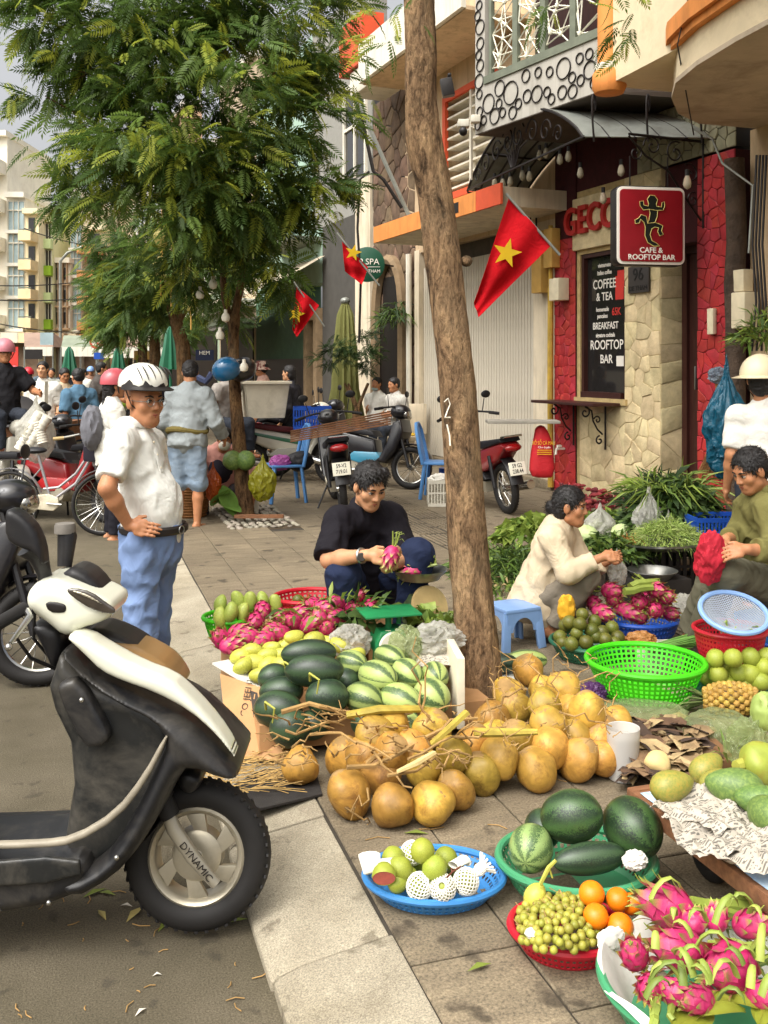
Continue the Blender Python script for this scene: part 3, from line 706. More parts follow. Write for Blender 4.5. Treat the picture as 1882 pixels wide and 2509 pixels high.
# near building with curved balcony (upper right)
nb_=thing('corner_building','cream and pink building with orange trimmed curved balcony','building',(5.4,6.6,0))
q=MB();q.box((5.55,6.9,5.9),(1.9,1.95,3.5));q.build('upper_wall',M('cream_render','#dccbaa',0.85,0.08,3,0.15,60,dirt='#93805c',dirt_amt=0.4),nb_,smooth=False)
q=MB();c0=Vector((4.62,7.86,0));q.lathe([(0.105,4.32),(0.10,8)],c0,20);q.mi=1;q.lathe([(0.13,4.27),(0.13,4.33),(0.105,4.345)],c0,20);q.mi=0;q.lathe([(0.0,4.07),(0.13,4.08),(0.155,4.13),(0.15,4.25),(0.13,4.28)],c0,20);q.build('pilaster',[m_orange,m_white],nb_)
arc=[(5.6,7.88),(5.2,7.62),(4.85,7.2),(4.62,6.8),(4.5,6.35),(4.43,5.8),(4.4,5.2),(4.4,4.4),(4.45,3.4)]
def curved(name,off,z0,z1,mat,inner=0.9):
 m_=MB();o_=[Vector((x-off,y,0))for x,y in arc];i_=[Vector((6.6,y,0))for x,y in arc];n=len(arc)
 m_.add([p+UP*z0 for p in o_]+[p+UP*z1 for p in o_]+[p+UP*z0 for p in i_]+[p+UP*z1 for p in i_],
  [(i,i+1,n+i+1,n+i)for i in range(n-1)]+[(2*n+i,i,n+i,3*n+i)for i in(0,n-1)]+[(2*n+i+1,i+1,i,2*n+i)for i in range(n-1)]+[(n+i,n+i+1,3*n+i+1,3*n+i)for i in range(n-1)])
 return m_.build(name,mat,nb_)
curved('balcony_slab',0.0,3.92,4.16,MATS['cream_render']);curved('soffit',0.02,3.88,3.918,m_soffit);curved('lower_moulding',0.06,4.162,4.22,m_orange);curved('moulding',0.1,4.222,4.36,m_orange);curved('thin_moulding',0.05,4.362,4.40,m_vermil);curved('parapet',-0.05,4.402,5.6,m_pink)
wpart('ground_wall',m_beige,nb_,(-3.86,-9.0,0,3.88,-0.5,-0.05))
m_bark0=M('weathered_post','#4d3f34',0.9,0.35,5,0.9,22,0.03,dirt='#1f1814',dirt_amt=0.7)
q=MB();q.tube([W3(-3.83,0,0.1)+Vector((RND.uniform(-.02,.02),RND.uniform(-.02,.02),z*0.4))for z in range(10)],0.095,10);top(q,'rough_post',m_bark0,'dark weathered post beside the red pillar wrapped with cables','post')
# ---------------------------------------------------------------- shutter shop
shop=thing('shutter_shop','pale shop with closed folding shutter below an orange canopy','building',W3(1.8,0,0))
m_slat=M('shutter_enamel','#c9c0ae',0.5,0.06,3,dirt='#8a7e68',dirt_amt=0.55,streak=True,dirt_scale=2)
sh0,sh1,zt=0.10,3.75,3.25;ns=46;swd=(sh1-sh0)/ns
wpart('shutter_back',M('shutter_gap','#6d6454',0.8,0.1,5),shop,(sh0,sh1,0.12,zt,-0.12,-0.09))
sl_=MB();R=Matrix((FT,FN,UP)).transposed()
prof=[(-swd*0.46,-0.012),(-swd*0.36,0.012),(swd*0.36,0.012),(swd*0.46,-0.012)]
sl_.prism([(a,o,0)for a,o in prof],(0,0,zt-0.14));sme=sl_.mesh('slat',smooth=False);sme.materials.append(m_slat)
for i in range(ns):
 o=link('slat',sme,None,shop);o.matrix_basis=ROOTM[shop.name].inverted()@(Matrix.Translation(W3(sh0+swd*(i+0.5),0.13,-0.07))@R.to_4x4())
wpart('transom',M('shutter_dark','#4a4238',0.7,0.2,6),shop,(sh0,sh1,zt-0.01,zt+0.28,-0.3,-0.12))
wpart('pillar',m_beige2,shop,(-0.47,0.09,0,3.55,-0.3,0.0));wpart('pillar',m_beige2,shop,(3.76,3.95,0,3.55,-0.3,0.02));wpart('fascia',m_beige,shop,(-0.47,3.95,3.5,3.75,-0.3,0.001));wpart('wall',m_beige,shop,(-0.6,1.0,3.76,8.5,-0.3,-0.001),(2.75,4.4,3.76,8.5,-0.3,-0.001),(1.0,2.75,3.76,4.3,-0.3,0.0),(1.0,2.75,5.75,8.5,-0.3,0.0))
wpart('base_step',m_paver,shop,(-0.45,3.95,0,0.12,-0.3,0.06),bevel=0.01)
wpart('canopy',m_beige2,shop,(-0.75,3.3,3.56,3.8,0.001,0.985));wpart('canopy_fascia',m_orange,shop,(-0.2,3.32,3.565,3.82,0.987,1.02),(3.302,3.33,3.565,3.82,0.0,0.986));wpart('canopy_end',m_vermil,shop,(-0.85,-0.205,3.565,3.82,0.987,1.02));wpart('vent_tile',m_black,shop,(0.28,0.44,3.62,3.76,1.021,1.024))
lv=wpart('louvre',m_vermil,shop,(0.98,1.06,4.2,5.85,0.0,0.06),(2.68,2.78,4.2,5.85,0.0,0.06),(1.06,2.68,5.76,5.85,0.0,0.06),(1.06,2.68,4.2,4.3,0.0,0.06));wpart('recess',m_soffit,lv,(1.0,2.75,4.25,5.8,-0.3,-0.25))
wpart('mullion',m_white,lv,(1.84,1.9,4.3,5.76,-0.05,0.03))
for i in range(9):wpart('blade',m_white,lv,(1.06,2.68,4.36+i*0.16,4.39+i*0.16,-0.2,0.02))
ub=wpart('upper_balcony',m_white,shop,(0.2,4.0,6.3,6.95,0.95,1.02),(3.98,4.0,6.3,6.95,0.0,0.95));wpart('balcony_soffit',m_beige,shop,(0.2,3.98,6.28,6.33,0.0,0.949))
wpart('orange_parapet',m_vermil,shop,(4.15,5.3,6.75,7.6,0.5,0.9));wpart('white_corbel',m_white,shop,(4.1,4.9,6.3,6.74,0.2,0.85),bevel=0.05)
q=MB();q.tube([W3(4.05,0.05,0.1),W3(4.0,1.2,0.1),W3(4.02,3.5,0.1)],0.05,8);top(q,'drain_pipe',m_white,'white drain pipe at the left end of the folding shutter','pipe')
q=MB();q.tube([W3(-0.47,0.05,0.08),W3(-0.46,1.5,0.08),W3(-0.47,2.6,0.08)],0.04,8);q.tube([W3(-0.47,2.6,0.08),W3(-0.47,3.4,0.08)],0.03,8);top(q,'yellow_pipe',M('yellow_pipe','#b8963a',0.6,0.2,6,dirt='#5b4a2a',dirt_amt=0.6),'yellow pipe pasted with torn stickers beside the red wall','pipe')
# meters
m_ybox=M('ochre_box','#c29a50',0.6,0.12,5);m_cbox=M('cream_box','#d8ccae',0.55,0.1,6)
def wbox(name,mat,label,cat,s0,s1,z0,z1,o0,o1,group=None):
 m_=wallbox(MB(),s0,s1,z0,z1,o0,o1);o=top(m_,name,mat,label,cat,group,bevel=0.012);return o
wbox('meter_box',m_ybox,'tall ochre electric meter box beside the shutter','meter box',-0.12,-0.36,2.55,3.35,0.01,0.16)
wbox('meter_box',m_ybox,'short ochre meter box above the white one','meter box',-0.42,-0.62,2.85,3.35,0.03,0.16)
wbox('meter_box',m_cbox,'small white meter box beside the cafe window','meter box',-0.62,-0.84,2.42,2.7,0.04,0.2)
wbox('meter_box',m_cbox,'large cream meter box on the beige wall by the post','meter box',-3.92,-4.10,1.96,2.3,0.06,0.24)
wbox('meter_box',m_cbox,'upper cream meter box on the beige wall','meter box',-3.86,-4.02,2.31,2.52,0.06,0.18)
wbox('doorbell_box',m_cbox,'narrow white switch box on the red pillar','switch',-3.42,-3.51,1.92,2.18,0.05,0.1)
wbox('wall_sign',m_white,'white sign edge cut off beside the cables','sign',-4.35,-4.9,1.75,2.4,0.06,0.1)
# ---------------------------------------------------------------- houses further along the row
m_dstone=M('brown_stone','#6a5644',0.9,0.3,6,0.5,40,0.012,rnd=0.25);m_char=M('charcoal_render','#47443f',0.85,0.1,4);m_green=M('dull_green_paint','#44614a',0.7,0.12,4)
sb_=thing('stone_house','brown stone clad house with an arched doorway','building',W3(4.9,0,0))
bkk=wpart('wall',m_black,sb_,(3.96,5.9,0,7.5,-0.3,-0.02));stones(bkk,5.9,0.0,1.92,6.5,6,20,m_dstone,off=-0.02,seed=21,gap=0.008,proud=0.03,sdir=-FT)
q=MB();a_=[W3(4.95+0.62*math.cos(math.pi*i/14),2.55+0.95*math.sin(math.pi*i/14),0.08)for i in range(15)];q.tube([W3(5.57,0,0.08)]+a_+[W3(4.33,0,0.08)],0.10,6);q.build('arch',M('arch_stone','#8a7458',0.85,0.2,5),sb_)
wpart('doorway',m_black,sb_,(4.4,5.5,0,2.5,0.012,0.03),(4.55,5.35,2.5,3.2,0.012,0.03));wpart('step',m_paver,sb_,(4.0,5.9,0,0.16,0.0,0.55),(4.2,5.9,0.16,0.32,0.0,0.3),bevel=0.01)
spa=thing('spa_house','charcoal and grey house front with pale corner strip and upstairs window','building',W3(7.5,0,0))
wpart('corner_strip',m_beige2,spa,(5.95,6.75,0,5.2,-0.3,0.05));wpart('wall',m_char,spa,(6.76,8.9,0,4.6,-0.3,0.0));wpart('upper_wall',M('grey_render','#8f8d86',0.85,0.12,3,dirt='#5b564c',dirt_amt=0.5),spa,(5.95,9.6,4.6,9,-0.3,0.0))
wf=wpart('window',m_white,spa,(6.2,6.28,5.3,7.2,0.0,0.05),(7.4,7.48,5.3,7.2,0.0,0.05),(6.28,7.4,7.12,7.2,0.0,0.05),(6.28,7.4,6.3,6.36,0.0,0.05),(6.8,6.86,5.3,7.12,0.0,0.05));wpart('pane',m_glass,wf,(6.28,7.4,5.3,7.12,0.001,0.012))
row=thing('awning_house','old green fronted house with stone door frame and ragged canvas awning','building',W3(11,0,0))
wpart('wall',m_green,row,(9.9,14.5,0,3.4,-0.3,0.0));wpart('upper_wall',M('turquoise_render','#9fb9a8',0.85,0.12,3,dirt='#6a7a6c',dirt_amt=0.4),row,(8.95,14.5,3.4,9,-0.3,-0.01));wpart('door_frame',MATS['arch_stone'],row,(8.95,9.2,0,2.6,-0.2,0.12),(9.7,9.9,0,2.6,-0.2,0.12),(8.95,9.9,2.601,2.85,-0.2,0.12));wpart('door',m_black,row,(9.2,9.7,0,2.6,-0.2,-0.1));wpart('shopfront',m_black,row,(9.91,14.4,0,1.75,0.0,0.06))
for k in range(9):wpart('balcony_bar',m_gr,row,(9.0+k*0.32,9.03+k*0.32,4.4,5.5,0.7,0.73))
wpart('balcony_rail',m_gr,row,(8.95,12.0,5.5,5.54,0.68,0.75),(8.95,12.0,4.3,4.4,0.0,0.75))
def canvas(name,label,s0,s1,z0,z1,o1,mat,seed):
 r_=random.Random(seed);rows=[]
 for j in range(5):
  t=j/4;rows.append([W3(s0+(s1-s0)*i/16,z1+(z0-z1)*t-0.06*math.sin(t*3.14)+0.015*math.sin(i*1.3),0.05+o1*t)for i in range(17)])
 rows.append([W3(s0+(s1-s0)*i/16,z0-0.22-0.03*(i%2),o1+0.06)for i in range(17)])
 q=MB();q.grid(rows);return top(q,name,mat,label,'awning',solid=0.006)
m_canv=M('striped_canvas','#c4b8a0',0.8,0.1,4,dirt='#6f6350',dirt_amt=0.6,stretch=(1,8,1),twoside=0.25)
canvas('canvas_awning','dirty white scalloped canvas awning over the dark shopfront',8.6,13.0,3.0,3.95,1.9,m_canv,1)
canvas('dark_awning','low dark awning behind the young tree trunks',12.5,17.5,2.35,2.9,2.0,M('dark_canvas','#38332c',0.8,0.15,4,dirt='#6f6350',dirt_amt=0.3),2)
for i,(s0,s1,hgt,colr)in enumerate(((14.5,19,10,'#b8a68a'),(19,24,8.5,'#a7b49c'),(24,30,11,'#c4a184'),(30,38,9,'#9fa4a6'),(38,48,10,'#bfae8f'))):
 hb=thing('row_house',('tan','sage green','pinkish tan','grey','sand coloured')[i]+' shop house behind the street trees','building',W3((s0+s1)/2,0,0))
 wpart('wall',M('row_render_%d'%i,colr,0.85,0.1,3,dirt='#5f5546',dirt_amt=0.4),hb,(s0+0.01,s1,0,hgt,-0.5,-0.02))
 for k in range(int((s1-s0)/1.6)):
  for z in(3.9,6.6):
   if z+1.5<hgt:
    f=wpart('window',m_white,hb,(s0+0.4+k*1.6,s0+1.4+k*1.6,z,z+1.5,-0.02,0.03));wpart('pane',m_glass,f,(s0+0.48+k*1.6,s0+0.86+k*1.6,z+0.08,z+1.42,0.031,0.04),(s0+0.94+k*1.6,s0+1.32+k*1.6,z+0.08,z+1.42,0.031,0.04))
 wpart('shopfront',m_black,hb,(s0+0.3,s1-0.3,0.0,2.8,-0.019,0.02));wpart('cornice',m_white,hb,(s0,s1,hgt-0.02,hgt+0.2,-0.5,0.15),(s0+0.011,s1,3.2,3.4,-0.021,0.5))
# spa sign
ss=thing('round_sign','round dark green spa sign with white letters on the wall','sign',K(905,690,16.8));c=K(900,648,16.8);fx=CR;q=MB()
q.lathe([(0.0,0.03),(0.28,0.03),(0.30,0.02),(0.30,-0.03),(0,-0.03)],c,36,frame(CR,-CF));q.build('disc',M('sign_green','#124a35',0.5,0.08,5),ss)
text('P SPA',ss,m_lt,c-CF*0.04+UP*0.04+CR*0.03,CR,UP,0.105,ext=0.003);text('DE THAM',ss,m_lt,c-CF*0.04-UP*0.12+CR*0.06,CR,UP,0.055,ext=0.003);q=MB();q.bar(c-CF*0.035-CR*0.2-UP*0.045,c-CF*0.035+CR*0.22-UP*0.045,0.01,0.008);q.build('rule',m_lt,ss)
q=MB();q.tube([c+CF*0.03,c+CF*0.03+CR*0.3,c+CF*0.3+CR*0.45],0.015,6);q.build('bracket',m_iron,ss)
# ---------------------------------------------------------------- far side of the street
FD=Vector((0,1,0))
def far_house(label,px0,px1,ytop,d,col,floors,style,accent=None,depth=6):
 a=K(px0,HY,d);b=K(px1,HY,d);a.z=b.z=-0.1;xd=(b-a).normalized();Wd=(b-a).length;nd=Vector((xd.y,-xd.x,0));Ht=(HY-ytop)*mpp(d)+EYE
 h=thing('town_house',label,'building',(a+b)/2)
 R=Matrix((xd,nd,UP)).transposed();R=Matrix((xd,-nd,UP)).transposed()if R.determinant()<0 else R
 def bx_(mb,x0,x1,z0,z1,o0,o1):
  mb.add([a+xd*x+nd*o+UP*z for z in(z0,z1)for o in(o0,o1)for x in(x0,x1)],[(0,2,3,1),(4,5,7,6),(0,1,5,4),(2,6,7,3),(0,4,6,2),(1,3,7,5)]);return mb
 mw=M('house_'+label.split()[0]+str(px0),col,0.85,0.06,1.5,dirt='#9c8a68',dirt_amt=0.25,dirt_scale=0.8)
 bx_(MB(),0,Wd,0,Ht,-depth,0).build('wall',mw,h,smooth=False)
 fh=(Ht-3.4)/floors;am=M('accent_'+accent,accent,0.7,0.1,2)if accent else mw
 for f in range(floors):
  z=3.4+f*fh
  if style=='balcony':
   b_=bx_(MB(),Wd*0.04,Wd*0.96,z,z+fh*0.34,0.02,1.0);bo=b_.build('balcony',am,h,smooth=False);bx_(MB(),Wd*0.04,Wd*0.96,z+fh*0.36,z+fh*0.40,0.9,0.95).build('rail',m_gr,bo,smooth=False)
   w_=bx_(MB(),Wd*0.25,Wd*0.75,z+fh*0.35,z+fh*0.88,0.01,0.04).build('window',m_gr,h,smooth=False);bx_(MB(),Wd*0.28,Wd*0.72,z+fh*0.37,z+fh*0.86,0.041,0.05).build('pane',m_glass,w_,smooth=False)
  elif style=='glass':
   w_=MB()
   for k in range(3):bx_(w_,Wd*(0.05+0.3*k),Wd*(0.08+0.3*k),z,z+fh*0.9,0.01,0.12)
   bx_(w_,Wd*0.05,Wd*0.95,z+fh*0.6,z+fh*0.63,0.011,0.12);w_=w_.build('window',m_white,h,smooth=False)
   bx_(MB(),Wd*0.05,Wd*0.95,z+0.02,z+fh*0.88,0.005,0.05).build('pane',M('pale_glass','#9db0b4',0.15,0.2,1),w_,smooth=False)
   bx_(MB(),-0.02,Wd+0.02,z-fh*0.1,z,0.0,0.3).build('ledge',mw,h,smooth=False)
  elif style=='bands':
   bx_(MB(),0.0,Wd,z,z+fh*0.36,0.0,0.35).build('spandrel',am if f%2 else M('accent_lime','#8fb32e',0.7,0.1,2),h,smooth=False)
   w_=MB()
   for k in range(5):bx_(w_,Wd*(0.08+0.2*k),Wd*(0.12+0.2*k),z+fh*0.38,z+fh*0.95,0.01,0.08)
   w_=w_.build('window',m_white,h,smooth=False);bx_(MB(),Wd*0.08,Wd*0.9,z+fh*0.38,z+fh*0.95,0.004,0.03).build('pane',m_glass,w_,smooth=False)
  else:
   w_=MB()
   for k in range(4):bx_(w_,Wd*(0.1+0.25*k),Wd*(0.13+0.25*k),z,z+fh,0.0,0.25)
   bx_(w_,0,Wd,z,z+fh*0.07,0.0,0.251);w_.build('screen',am,h,smooth=False)
   for k in range(2):
    w_=bx_(MB(),Wd*(0.18+0.4*k),Wd*(0.42+0.4*k),z+fh*0.25,z+fh*0.8,0.01,0.05).build('window',m_gr,h,smooth=False);bx_(MB(),Wd*(0.2+0.4*k),Wd*(0.4+0.4*k),z+fh*0.28,z+fh*0.78,0.051,0.06).build('pane',m_glass,w_,smooth=False)
 bx_(MB(),0.03,Wd-0.03,0,2.7,0.002,0.06).build('shopfront',M('far_shopfront','#7a6450',.7,.4,1.5),h,smooth=False);bx_(MB(),0,Wd,2.72,3.2,0.0,0.9).build('shop_canopy',am,h,smooth=False)
 bx_(MB(),-0.05,Wd+0.05,Ht,Ht+0.25,-depth,0.3).build('parapet',mw,h,smooth=False)
far_house('white gabled tower house rising behind the tree leaves',-70,18,330,46,'#ece6d6',5,'balcony')
far_house('grey glass fronted house with iron balcony',19,61,480,46,'#e0dccf',4,'glass','#d6ceb8')
far_house('cream house with stacked open balconies',62,95,520,46,'#eadcb8',4,'balcony','#e4cda0')
far_house('yellow and lime green banded house',96,130,540,47,'#dcd9ac',4,'bands','#c9d9a0')
far_house('pale house with brown vertical sun screen',131,172,640,47.5,'#e6dcc8',3,'screen','#b99a78')
far_house('narrow white house with glazed stair front',173,200,470,48,'#e8e2d2',5,'glass','#d8c9a8')
far_house('cream house with orange tiled top floor',201,260,560,48.5,'#e2d2b0',4,'balcony','#c98a58')
far_house('low white house closing the street end',255,420,640,56,'#ddd2ba',3,'bands','#d8c9a0')
# ================================================================ trees
def bark_mat(name,c1,c2,c3,vs=14):
 m,nt,b=newmat(name);co=texco(nt)
 n1=noise_tex(nt,co,vs,6,0.7,0.6,(1,1,0.28));n2=noise_tex(nt,co,vs*4.5,5,0.7,0.3,(1,1,0.4));n3=noise_tex(nt,co,3.2,4,0.6,0.4)
 base=ramp(nt,n1,[(0.34,c1),(0.48,c2),(0.66,c3)]);f=ramp(nt,n2,[(0.36,(0.45,)*3),(0.55,(1.1,)*3)]);base=mixc(nt,1.0,base,f,'MULTIPLY')
 f3=ramp(nt,n3,[(0.5,(0,0,0)),(0.75,(0.4,)*3)]);base=mixc(nt,f3,base,hx('#9a876a'))
 nt.links.new(base,b.inputs['Base Color']);b.inputs['Roughness'].default_value=0.95;b.inputs['Specular IOR Level'].default_value=0.15
 h=math_node(nt,'ADD',math_node(nt,'MULTIPLY',n1,1.6),n2);bump(nt,b,h,0.9,0.02);return m
m_bark=bark_mat('tree_bark',hx('#33271c'),hx('#80664c'),hx('#a68865'))
m_bark2=bark_mat('dark_bark',hx('#2a2018'),hx('#6a5038'),hx('#8a6c4a'),10)
def trunk(mb,pts,rs,n=22,rough=0.06,seed=0,sub=8):
 r=random.Random(seed);P=[];Q=[]
 for i in range(len(pts)-1):
  for k in range(sub):
   t=k/sub;P.append(pts[i].lerp(pts[i+1],t));Q.append(rs[i]+(rs[i+1]-rs[i])*t)
 P.append(pts[-1]);Q.append(rs[-1])
 for _ in range(3):P=[P[0]]+[(P[i-1]+P[i]*2+P[i+1])/4 for i in range(1,len(P)-1)]+[P[-1]]
 o=len(mb.v);mb.tube(P,Q,n)
 ph=[r.uniform(0,6.28)for _ in range(8)]
 for i,p in enumerate(P):
  for k in range(n):
   v=Vector(mb.v[o+i*n+k]);d=v-p;a=6.283*k/n
   w=1+rough*(math.sin(3*a+i*0.21+ph[0])+0.7*math.sin(7*a-i*0.33+ph[1])+0.6*math.sin(2*a+i*0.5+ph[2])+0.5*math.sin(11*a+i*0.9+ph[3]))*0.5+r.uniform(-.5,.5)*rough
   mb.v[o+i*n+k]=tuple(p+d*w)
 return P
def frond_template(pairs=11,L=0.30,ll=0.075,lw=0.021,seed=0):
 r=random.Random(seed);v=[];f=[];tt=[]
 def leaf(b,d,up,l,w_):
  d=d.normalized();s=d.cross(up).normalized();o=len(v)
  droop=-up*l*0.18
  v.extend([b,b+d*l*0.45+s*w_*0.5,b+d*l+droop,b+d*l*0.45-s*w_*0.5]);f.append((o,o+1,o+2,o+3))
 for i in range(pairs):
  t=(i+0.8)/(pairs+0.5);p=Vector((L*t,0,-0.22*L*t*t));sc=0.65+0.5*math.sin(math.pi*min(1,t*0.9+0.1))
  for sg in(-1,1):leaf(p,Vector((0.55+0.4*t,sg,-0.12+r.uniform(-.15,.15))),Vector((r.uniform(-.2,.2),r.uniform(-.2,.2),1)),ll*sc,lw*sc)
 leaf(Vector((L,0,-0.22*L)),Vector((1,0,-0.4)),Vector((0,0,1)),ll*0.8,lw)
 o=len(v);v+=[Vector((0,-0.002,0)),Vector((L,0,-0.22*L)),Vector((0,0.002,0))];f.append((o,o+1,o+2,o+2))
 return np.array([tuple(q)for q in v]),np.array(f)
def foliage(name,clumps,n_per,parent,mat,seed,scale=1.0,tpl=None,cols=None,hang=0.35,shell=0.45):
 """clumps: (centre, (rx, ry, rz)); thousands of pinnate leaves spread through the volumes"""
 rs=np.random.RandomState(seed);V=[];F=[];C=[];o=0
 TV,TF=tpl or frond_template();nv=len(TV)
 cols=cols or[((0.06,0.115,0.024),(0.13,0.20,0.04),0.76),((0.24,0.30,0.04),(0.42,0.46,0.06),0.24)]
 M4=np.array(ROOTM[parent.name].inverted())
 for(c,rad),dens in zip(clumps,n_per if isinstance(n_per,(list,tuple))else[n_per]*len(clumps)):
  subs=[]
  for _ in range(max(3,dens//22)):
   u=rs.normal(size=3);u/=np.linalg.norm(u);subs.append((u*(shell+(1-shell)*rs.rand())*np.array(rad)if rs.rand()<.8 else u*rs.rand()*.5*np.array(rad),rs.uniform(.7,1.35),rs.uniform(.16,.34)))
  R0=min(rad)
  for _ in range(dens):
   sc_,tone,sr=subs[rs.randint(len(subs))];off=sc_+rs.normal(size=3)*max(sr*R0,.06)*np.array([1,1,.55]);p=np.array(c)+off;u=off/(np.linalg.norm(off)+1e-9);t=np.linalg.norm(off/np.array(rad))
   d=np.array([u[0],u[1],u[2]*0.25-hang])+0.55*rs.normal(size=3);d/=np.linalg.norm(d)
   up=np.array([0,0,1.0])+0.45*rs.normal(size=3);y=np.cross(up,d);y/=np.linalg.norm(y)+1e-9;z=np.cross(d,y)
   s=scale*rs.uniform(0.65,1.2)
   V.append((TV*s)@np.stack([d,y,z])+p);F.append(TF+o);o+=nv
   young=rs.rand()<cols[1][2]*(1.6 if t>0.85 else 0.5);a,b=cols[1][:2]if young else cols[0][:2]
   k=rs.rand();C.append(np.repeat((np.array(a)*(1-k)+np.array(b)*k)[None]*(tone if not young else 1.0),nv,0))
 V=np.concatenate(V);V=V@M4[:3,:3].T+M4[:3,3];F=np.concatenate(F);C=np.concatenate(C);nf=len(F)
 me=bpy.data.meshes.new(name);me.vertices.add(len(V));me.vertices.foreach_set('co',V.astype(np.float32).ravel())
 tri=F[:,2]==F[:,3];tot=np.where(tri,3,4);idx=np.concatenate([f[:3]if q else f for f,q in zip(F,tri)])if tri.any()else F.ravel()
 me.loops.add(len(idx));me.loops.foreach_set('vertex_index',idx.astype(np.int32));me.polygons.add(nf)
 me.polygons.foreach_set('loop_start',np.concatenate([[0],np.cumsum(tot)[:-1]]).astype(np.int32));me.update(calc_edges=True)
 at=me.color_attributes.new('Col','FLOAT_COLOR','POINT');at.data.foreach_set('color',np.concatenate([C,np.ones((len(C),1))],1).astype(np.float32).ravel())
 return link(name,me,mat,parent)
m_leaf=M('pinnate_leaf',None,0.5,0.1,3,vcol=True,spec=0.35,twoside=0.5)
def limbs(mb,fork,targets,r0,seed=0):
 r=random.Random(seed)
 for t in targets:
  t=Vector(t);m_=fork.lerp(t,0.5)+Vector((r.uniform(-.15,.15),r.uniform(-.15,.15),0.12));mb.tube([fork,fork.lerp(m_,0.5)+UP*0.05,m_,m_.lerp(t,0.6),t],[r0,r0*0.75,r0*0.5,r0*0.3,r0*0.12],7)
  for _ in range(3):
   q=m_.lerp(t,r.uniform(0,0.7));e=q+Vector((r.uniform(-.5,.5),r.uniform(-.5,.5),r.uniform(-.2,.3)));mb.tube([q,q.lerp(e,0.5)+UP*0.04,e],[r0*0.3,r0*0.2,r0*0.06],5)
def clump(px,py,rp,d,dz=1.0,dd=1.1):c=K(px,py,d);r=rp*mpp(d);return(c,(r,r*dd,r*dz))
# the tree in the middle of the stalls
t1=thing('street_tree','tall leaning tree trunk rising through the fruit stalls beside the coconuts','tree',G(1180,1742))
D1=4.57
tp=[K(x,y,D1)for x,y in((1181,1752),(1176,1690),(1168,1560),(1150,1361),(1133,1134),(1117,907),(1092,680),(1063,454),(1037,345),(1030,227),(1033,113),(1027,0))]
tp+=[tp[-1]+Vector((0.0,0.05,0.5)),tp[-1]+Vector((0.15,0.1,1.2))]
tr=[0.122,0.106,0.099,0.092,0.087,0.083,0.083,0.082,0.084,0.072,0.073,0.071,0.066,0.05]
mb=MB();P=trunk(mb,tp,tr,40,0.05,3)
for(x,y,r)in((1143,640,0.03),(1052,300,0.035),(1012,330,0.03)):mb.ell(K(x,y,D1),(r,r,r*0.9),None,10,6)
fk=tp[-1];limbs(mb,fk,[(0.6,3.4,5.2),(3.2,3.6,5.4),(2.0,5.6,5.6),(1.2,5.2,6.2),(2.9,5.0,5.0),(0.9,2.6,5.6),(2.6,2.6,5.2)],0.05,1)
for e in((960,60),(1290,30),(1560,-60),(1380,-60)):
 a=fk+Vector((0,0,-0.1));b=K(e[0],e[1]-120,4.4);mb.tube([a,a.lerp(b,0.5)+UP*0.25,b],[0.02,0.012,0.004],5)
mb.build('trunk',m_bark,t1,angle=80)
# house number brushed on the bark
q=MB();wb=M('brushed_white','#e4ddcc',0.8,0.05,6)
def onbark(x,y):return K(x,y,D1-0.096)
q.tube([onbark(1089,985),onbark(1098,976),onbark(1103,990),onbark(1096,1008),onbark(1091,1022)],0.011,5,flat=0.3);q.tube([onbark(1090,1023),onbark(1104,1023)],0.012,5,flat=0.3);q.tube([onbark(1095,1040),onbark(1101,1065),onbark(1103,1092)],0.008,5,flat=0.3);q.build('painted_number',wb,t1)
cl=[((1.3,3.6,5.7),(1.3,1.2,0.75)),((2.7,3.5,5.8),(1.3,1.2,0.75)),((2.0,5.2,6.1),(1.5,1.2,0.8)),((2.0,4.2,6.9),(1.8,1.7,0.8)),((3.0,5.0,5.7),(1.0,1.0,0.6))]
n_=[330,330,380,380,240]
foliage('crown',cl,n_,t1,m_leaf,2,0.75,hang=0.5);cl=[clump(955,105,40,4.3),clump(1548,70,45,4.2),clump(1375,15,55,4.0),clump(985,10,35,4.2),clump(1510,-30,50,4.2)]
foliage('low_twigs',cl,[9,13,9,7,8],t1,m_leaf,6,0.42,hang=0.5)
# the bushy tree behind the standing man
t2=thing('street_tree','bushy feather leaved tree with helmets hanging from its slim trunk','tree',G(602,1268))
D2=10.4
tp=[K(x,y,D2)for x,y in((603,1272),(597,1210),(588,1120),(578,1000),(573,900),(572,820),(576,770))]
mb=MB();trunk(mb,tp,[0.105,0.085,0.074,0.066,0.06,0.058,0.055],20,0.06,5)
trunk(mb,[tp[-1],K(592,690,D2),K(600,600,D2),K(640,450,D2-0.3)],[0.045,0.04,0.035,0.02],12,0.05,6);trunk(mb,[tp[-2],K(548,720,D2),K(545,600,D2+0.2),K(520,420,D2)],[0.04,0.035,0.03,0.02],12,0.05,7)
C2=[(95,40,70,9.6),(185,110,140,9.6),(330,90,200,9.4),(520,60,200,9.6),(700,70,150,9.8),(770,190,70,9.8),(110,235,60,9.8),(225,320,125,9.7),(390,310,200,9.3),(570,310,200,9.3),(730,310,120,9.6),(330,470,130,9.7),(480,470,170,9.4),(640,470,150,9.5),(765,440,85,9.7),(260,430,70,9.9),(560,610,110,9.6),(670,600,100,9.7),(180,480,50,9.8),(700,690,55,9.7),(470,620,90,9.9),(300,-120,260,9.6),(620,-140,240,9.8)]
cl=[clump(*c)for c in C2];limbs(mb,K(580,560,D2),[c[0]for c in cl[:16:2]],0.035,4)
mb.build('trunk',m_bark2,t2,angle=80)
foliage('crown',cl,[int(16+(0.017 if c[0]<300 else 0.021)*c[2]**1.85)for c in C2],t2,m_leaf,5,1.0,hang=0.35,shell=0.5)
